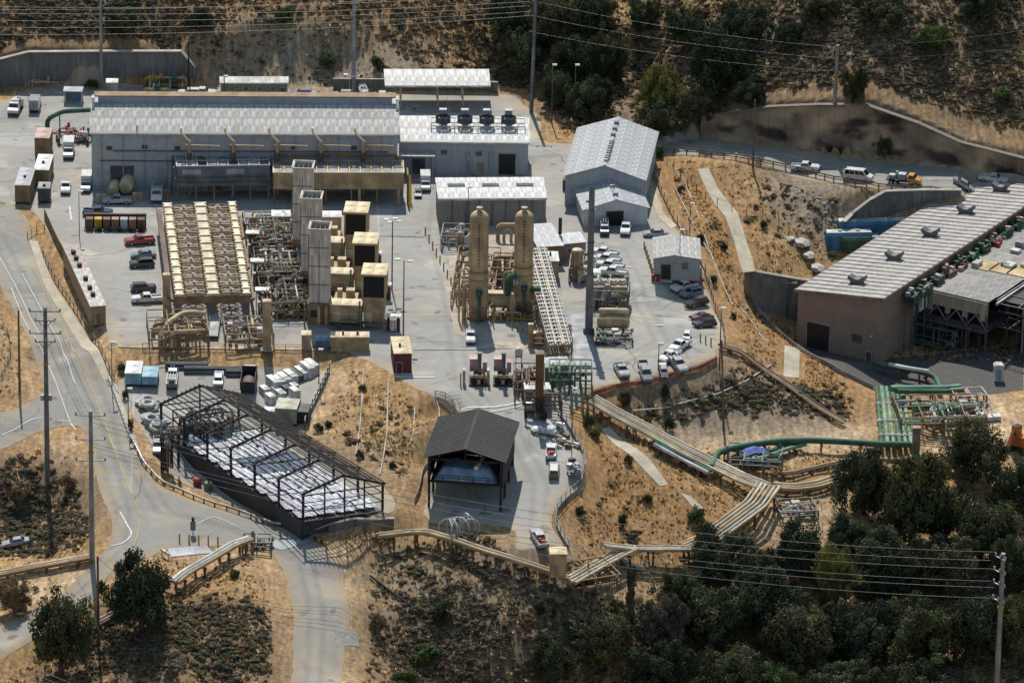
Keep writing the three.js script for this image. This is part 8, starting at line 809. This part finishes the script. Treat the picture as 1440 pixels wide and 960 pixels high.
// lower right wood
const wood = [[1012, 818, 104, 84, 0, 'dark oak hiding the pipe bundle below the sharp bend'], [1215, 722, 92, 108, 0, 'dark oak at the end of the tan pipes on the right'], [1282, 770, 140, 150, 1, 'broad olive oak beside the grey-brown square post'], [1368, 675, 112, 92, 0, 'dark oak on the sandy ground below the pad pipes'], [1425, 730, 100, 100, 0, 'dark oak at the right edge below the sandy ground'], [1380, 790, 110, 96, 0, 'dark oak behind the long cables at the far right'], [1128, 812, 96, 84, 0, 'dark oak on the slope below the white plate'], [1330, 830, 110, 92, 0, 'dark oak left of the pole with bright insulators'], [1238, 836, 118, 96, 0, 'dark oak in the middle of the right wood'], [1176, 856, 66, 104, 2, 'yellow-green tree among the dark oaks'], [1064, 880, 120, 92, 0, 'dark oak on the wood edge under the cables'], [1000, 900, 110, 90, 0, 'dark oak in the lower middle of the wood'], [886, 898, 38, 92, 0, 'slim dark tree standing up from the brush'], [930, 900, 76, 70, 3, 'grey-brown leafless-looking tree beside the slim dark one'], [846, 940, 90, 80, 0, 'dark oak left of the slim tree at the bottom'], [776, 958, 84, 70, 0, 'dark oak at the bottom edge right of the brush slope'], [1120, 932, 120, 96, 0, 'dark oak at the bottom of the wood below the yellow-green tree'], [1210, 930, 116, 92, 0, 'dark oak at the bottom centre of the right wood'], [1296, 936, 124, 104, 1, 'olive-tinged oak at the bottom left of the tall right pole'], [1372, 920, 100, 88, 0, 'dark oak close to the left of the tall right pole'], [1440, 930, 100, 96, 1, 'olive oak at the bottom right corner'], [926, 975, 100, 78, 0, 'dark oak at the bottom edge in the middle of the picture'], [1020, 990, 110, 84, 0, 'dark oak at the bottom edge left of the light green tree'], [1090, 985, 84, 56, 4, 'light green tree at the bottom edge'], [1180, 1000, 110, 78, 0, 'dark oak cut by the bottom edge right of the light green tree'], [1280, 1010, 120, 84, 0, 'dark oak cut by the bottom edge near the tall right pole'], [1070, 822, 60, 56, 0, 'small dark oak by the bare earth under the cables'], [1190, 782, 70, 60, 0, 'small dark oak under the broad olive one'], [1440, 830, 90, 90, 0, 'dark oak at the right edge behind the tall pole'], [1330, 760, 90, 80, 0, 'dark oak between the olive one and the right edge'], [952, 856, 70, 60, 0, 'rounded dark oak above the grey-brown tree']];
wood.forEach(([u, v, w, h, k, l]) => tree(u, v, w, h, [leafOak, leafOlive, leafYellow, leafGrey, leafGreen][k], l, k === 0 && w < 40 ? { geo: slim, name: 'slim_tree' } : {}));
// upper hill
[[712, 60, 92, 90, 0, 'dark oak at the left end of the dark belt on the hill'], [776, 70, 100, 100, 0, 'dark oak in the dark belt right of the tall dark pole'], [836, 50, 90, 80, 0, 'dark oak in the dark belt near the top edge'], [735, 100, 84, 80, 0, 'dark oak behind the tall dark steel pole'], [800, 120, 84, 84, 0, 'dark oak above the lamp posts by the barn'], [856, 112, 74, 90, 0, 'dark oak left of the bare hillside strip'], [828, 168, 84, 72, 0, 'dark green oak just behind the barn ridge'], [780, 150, 70, 60, 0, 'dark oak between the two lamp posts'], [928, 168, 84, 96, 2, 'yellow-green tree beside the back road'], [930, 190, 90, 62, 0, 'dark oak under the yellow-green tree'], [1012, 128, 116, 114, 0, 'largest dark oak above the stained wall'], [966, 70, 80, 80, 0, 'dark oak up the hill left of the largest one'], [1046, 60, 90, 70, 0, 'dark oak up the hill right of the largest one'], [985, 172, 80, 60, 0, 'dark oak at the left end of the stained wall'], [1056, 150, 60, 50, 0, 'dark oak on top of the stained wall'], [905, 40, 60, 56, 0, 'dark oak at the top of the bare hillside strip'], [1200, 144, 46, 62, 5, 'round green tree beside the grey steel pole'], [1244, 222, 36, 38, 0, 'round dark tree at the foot of the stained wall'], [905, 212, 18, 26, 0, 'small dark tree behind the right wall of the barn'], [926, 222, 20, 20, 4, 'small green tree beside the back road end'], [1240, 30, 90, 44, 1, 'olive tree near the top edge above the grey pole'], [1150, 24, 70, 40, 1, 'olive tree at the top edge left of the grey pole'], [1312, 70, 70, 40, 4, 'green tree on the upper right hillside'], [172, 44, 60, 44, 0, 'dark tree on the upper left hillside beside the pale pole'], [282, 44, 64, 44, 0, 'dark tree on the upper left hillside above the dark wall end'], [400, 32, 44, 30, 4, 'green tree near the top edge above the trailer'], [1380, 20, 90, 50, 0, 'dark tree near the top right corner'], [790, 20, 100, 70, 0, 'dark oak at the top edge of the dark belt'], [1110, 60, 60, 40, 0, 'dark tree on the hill above the wooden pole']].forEach(([u, v, w, h, k, l]) => tree(u, v, w, h, [leafOak, leafOlive, leafYellow, leafGrey, leafGreen, leafOlive][k], l));
[[460, 96, 34, 34, leafGreen, 'green shrub on the grey bank behind the tall pole'], [530, 96, 28, 26, leafGreen, 'green shrub on the grey bank left of the canopy'], [880, 568, 30, 24, leafOak, 'dark shrub on the bank below the leftmost front pickup'], [936, 560, 16, 30, leafOak, 'upright dark shrub on the bank below the grey car'], [941, 604, 16, 22, leafOak, 'dark shrub where the bank meets the sand'], [828, 600, 20, 26, leafGreen, 'green shrub at the curved fence of the shed yard'], [838, 616, 18, 18, leafGreen, 'second green shrub below the curved fence'], [884, 652, 16, 16, leafOlive, 'olive shrub on the slope beside the concrete strip'], [816, 724, 20, 16, leafOak, 'dark shrub right of the curved fence'], [876, 742, 18, 26, leafOak, 'dark shrub on the brown slope above the level pipes'], [890, 758, 26, 16, leafOlive, 'low olive shrub on the slope above the level pipes'], [978, 730, 36, 22, leafGreen, 'bright green shrub on the slope left of the pipe bundle'], [910, 706, 18, 14, leafOak, 'dark shrub in the middle of the brown slope'], [958, 270, 14, 14, leafGreen, 'green shrub on the slope beside the yard fence top'], [985, 340, 16, 18, leafOak, 'dark shrub on the slope right of the small pale building'], [1018, 352, 14, 16, leafOak, 'dark shrub between fence and chute'], [1004, 398, 14, 16, leafGreen, 'green shrub on the slope by the parked cars'], [1032, 450, 14, 16, leafOlive, 'olive shrub on the slope above the pole'], [1074, 320, 16, 16, leafOak, 'dark shrub right of the concrete chute'], [448, 606, 18, 14, leafOak, 'dark shrub at the left of the brown slope'], [462, 600, 14, 12, leafOak, 'small dark shrub beside another on the brown slope'], [510, 548, 16, 10, leafOlive, 'olive shrub near the top of the brown slope'], [506, 644, 14, 14, leafOak, 'dark shrub low on the brown slope'], [552, 658, 14, 12, leafOak, 'dark shrub near the shed on the brown slope'], [760, 862, 20, 22, leafOak, 'dark shrub on the pale brush slope below the pipes'], [778, 868, 14, 14, leafOak, 'small dark shrub beside the bigger one below the pipes'], [618, 872, 40, 38, leafOak, 'large dark shrub on the brush slope right of the lower drive'], [530, 890, 30, 36, leafBrown, 'brown shrub at the edge of the lower drive'], [600, 930, 50, 28, leafGreen, 'green shrub low on the brush slope near the bottom edge'], [570, 960, 44, 26, leafGreen, 'green shrub at the bottom edge right of the drive'], [170, 523, 16, 18, leafGreen, 'green shrub on the verge at the end of the yard kerb'], [176, 562, 12, 20, leafOlive, 'olive shrub in the verge of the lower yard entrance'], [183, 604, 12, 22, leafOlive, 'olive shrub beside the thin lamp post in the verge'], [28, 700, 40, 30, leafBrown, 'brown shrub on the bank above the silver car'], [96, 690, 30, 30, leafBrown, 'brown shrub beside the dark power pole'], [330, 812, 20, 16, leafOlive, 'olive shrub beside the lane pipeline'], [1412, 140, 40, 24, leafGreen, 'green shrub on the right hillside'], [128, 122, 26, 14, leafOlive, 'olive shrub beside the narrow grey hut'], [216, 128, 24, 10, leafOlive, 'low olive shrub behind the long hall']].forEach((a) => shrub(...a));
// what nobody could count
const M2scrub = leafMat([0.19, 0.17, 0.1]);
function scatter(name, label, cat, g, m, n, test, seed, size) {
  const q = rng(seed), list = []; let guard = 0;
  while (list.length < n && guard++ < n * 60) { const x = X0 + q() * (X1 - X0), z = Z0 + q() * (Z1 - Z0); if (maskAt(padMask, x, z) > 0.08) continue; const d = test(x, z, q); if (d <= 0 || q() > d) continue; const s = size(q, x, z); list.push(new THREE.Matrix4().compose(V(x, hAt(x, z) - 0.06, z), new THREE.Quaternion().setFromEuler(new THREE.Euler(0, q() * 6.28, (q() - 0.5) * 0.2)), V(s[0], s[1], s[0]))); }
  const o = new THREE.InstancedMesh(g, m, list.length), c = new THREE.Color(); list.forEach((mm, i) => { o.setMatrixAt(i, mm); const k = 0.5 + q() * 0.9, px2 = mm.elements[12], pz2 = mm.elements[14], go = name === 'dry_grass' ? maskAt(tintMask, px2, pz2, 0) : 0, gy = name === 'dry_grass' ? maskAt(tintMask, px2, pz2, 1) : 0; o.setColorAt(i, c.setRGB(k * (1 + (q() - 0.5) * 0.3) * (1 - 0.2 * go - 0.3 * gy), k * (1 - 0.32 * go - 0.3 * gy), k * (1 + (q() - 0.5) * 0.3) * (1 - 0.45 * go - 0.25 * gy))); }); o.name = name; o.castShadow = o.receiveShadow = true; scene.add(o); tag(o, label, cat); o.userData.kind = 'stuff'; return o;
}
const green = (x, z) => maskAt(soilMask, x, z, 1), pale = (x, z) => maskAt(soilMask, x, z, 0), rock = (x, z) => maskAt(soilMask, x, z, 2), keep = (x, z) => maskAt(keepMask, x, z) > 0.3 ? 0 : 1;
const scrubGeo = leaves(180, 8, 26, 0.26, (q) => { const a = q() * 6.28, u = Math.sqrt(q()) * 0.6; return [Math.cos(a) * u, 0.2 + 0.4 * q(), Math.sin(a) * u, 0.34]; }), scrubGeo2 = leaves(181, 10, 24, 0.24, (q) => { const a = q() * 6.28, u = Math.sqrt(q()) * 0.7; return [Math.cos(a) * u, 0.15 + 0.35 * q(), Math.sin(a) * u, 0.3]; });
const tuft = (() => { const q = rng(190), pos = [], nor = [], col = []; for (let i = 0; i < 14; i++) { const a = q() * 6.28, r = q() * 0.25, x = Math.cos(a) * r, z = Math.sin(a) * r, l = 0.5 + q() * 0.6, dx = (q() - 0.5) * 0.5, dz = (q() - 0.5) * 0.5, w = 0.07, k = 0.7 + q() * 0.6; pos.push(x - w, 0, z, x + w, 0, z, x + dx, l * 0.8, z + dz); for (let j = 0; j < 3; j++) { nor.push(0, 1, 0.05); col.push(k, k, k); } } const g = new THREE.BufferGeometry(); g.setAttribute('position', new THREE.BufferAttribute(new Float32Array(pos), 3)); g.setAttribute('normal', new THREE.BufferAttribute(new Float32Array(nor), 3)); g.setAttribute('color', new THREE.BufferAttribute(new Float32Array(col), 3)); return g; })();
scatter('brown_scrub', 'low brown chaparral scrub covering the hillsides and brush slopes', 'scrub', scrubGeo, leafBrown, 24000, (x, z) => keep(x, z) * clamp(0.004 + maskAt(tintMask, x, z, 1) * 0.3 + green(x, z) * 1.3 + (z < -118 ? 0.3 + 0.6 * smooth(fbm(x / 9 + 5, z / 9, 3), -0.15, 0.2) : 0.006) - pale(x, z) * 1.2 - rock(x, z) * 0.8, 0, 1), 201, (q) => { const s = 0.3 + q() * q() * 1.2; return [s, s * (0.7 + q() * 0.4)]; });
scatter('green_scrub', 'dark green scrub mixed into the brush on the slopes', 'scrub', scrubGeo2, M2scrub, 13000, (x, z) => keep(x, z) * clamp((green(x, z) * 0.9 + maskAt(tintMask, x, z, 1) * 0.12) * (fbm(x / 12 + 50, z / 12, 3) > -0.05 ? 1 : 0.3) + 0.012 - pale(x, z) - rock(x, z), 0, 1), 202, (q) => { const s = 0.4 + q() * q() * 1.2; return [s, s * (0.75 + q() * 0.5)]; });
scatter('dry_grass', 'dry straw-coloured grass tufts on the open slopes', 'grass', tuft, leafMat([0.44, 0.305, 0.15]), 110000, (x, z) => keep(x, z) * clamp(0.75 - pale(x, z) - rock(x, z) * 0.9 - green(x, z) * 0.4, 0, 1) * (0.4 + smooth(fbm(x / 6, z / 6, 3), -0.2, 0.3)), 203, (q) => { const s = 0.3 + q() * 0.55; return [s * 1.6, s]; });
{ const bank = polyPx([160,494, 300,494, 462,496, 462,516, 300,514, 200,511, 165,520]); scatter('bank_weeds', 'yellow-green weeds on the short bank under the yard kerb', 'weeds', tuft, leafMat([0.3, 0.28, 0.08]), 1600, (x, z) => inPoly(bank, x, z) ? 1 : 0, 204, (q) => { const s = 0.5 + q() * 0.5; return [s * 1.3, s]; }); }

{ const bank = polyPx([1068,234, 1130,250, 1205,266, 1190,300, 1180,335, 1130,335, 1100,290]), stone = metricUV(flat(new THREE.DodecahedronGeometry(0.5, 0).scale(1.3, 0.7, 1))), sm = M([0.3, 0.275, 0.25], { map: fineGrime }), col = new THREE.BufferAttribute(new Float32Array(stone.attributes.position.count * 3).fill(1), 3); stone.setAttribute('color', col); scatter('rock_rubble', 'grey-brown rock rubble on the bank below the back road', 'rubble', stone, sm, 1500, (x, z) => inPoly(bank, x, z) ? 1 : 0, 205, (q) => { const s = 0.2 + q() * q() * 1.1; return [s, s]; }); }
renderer.render(scene, camera);
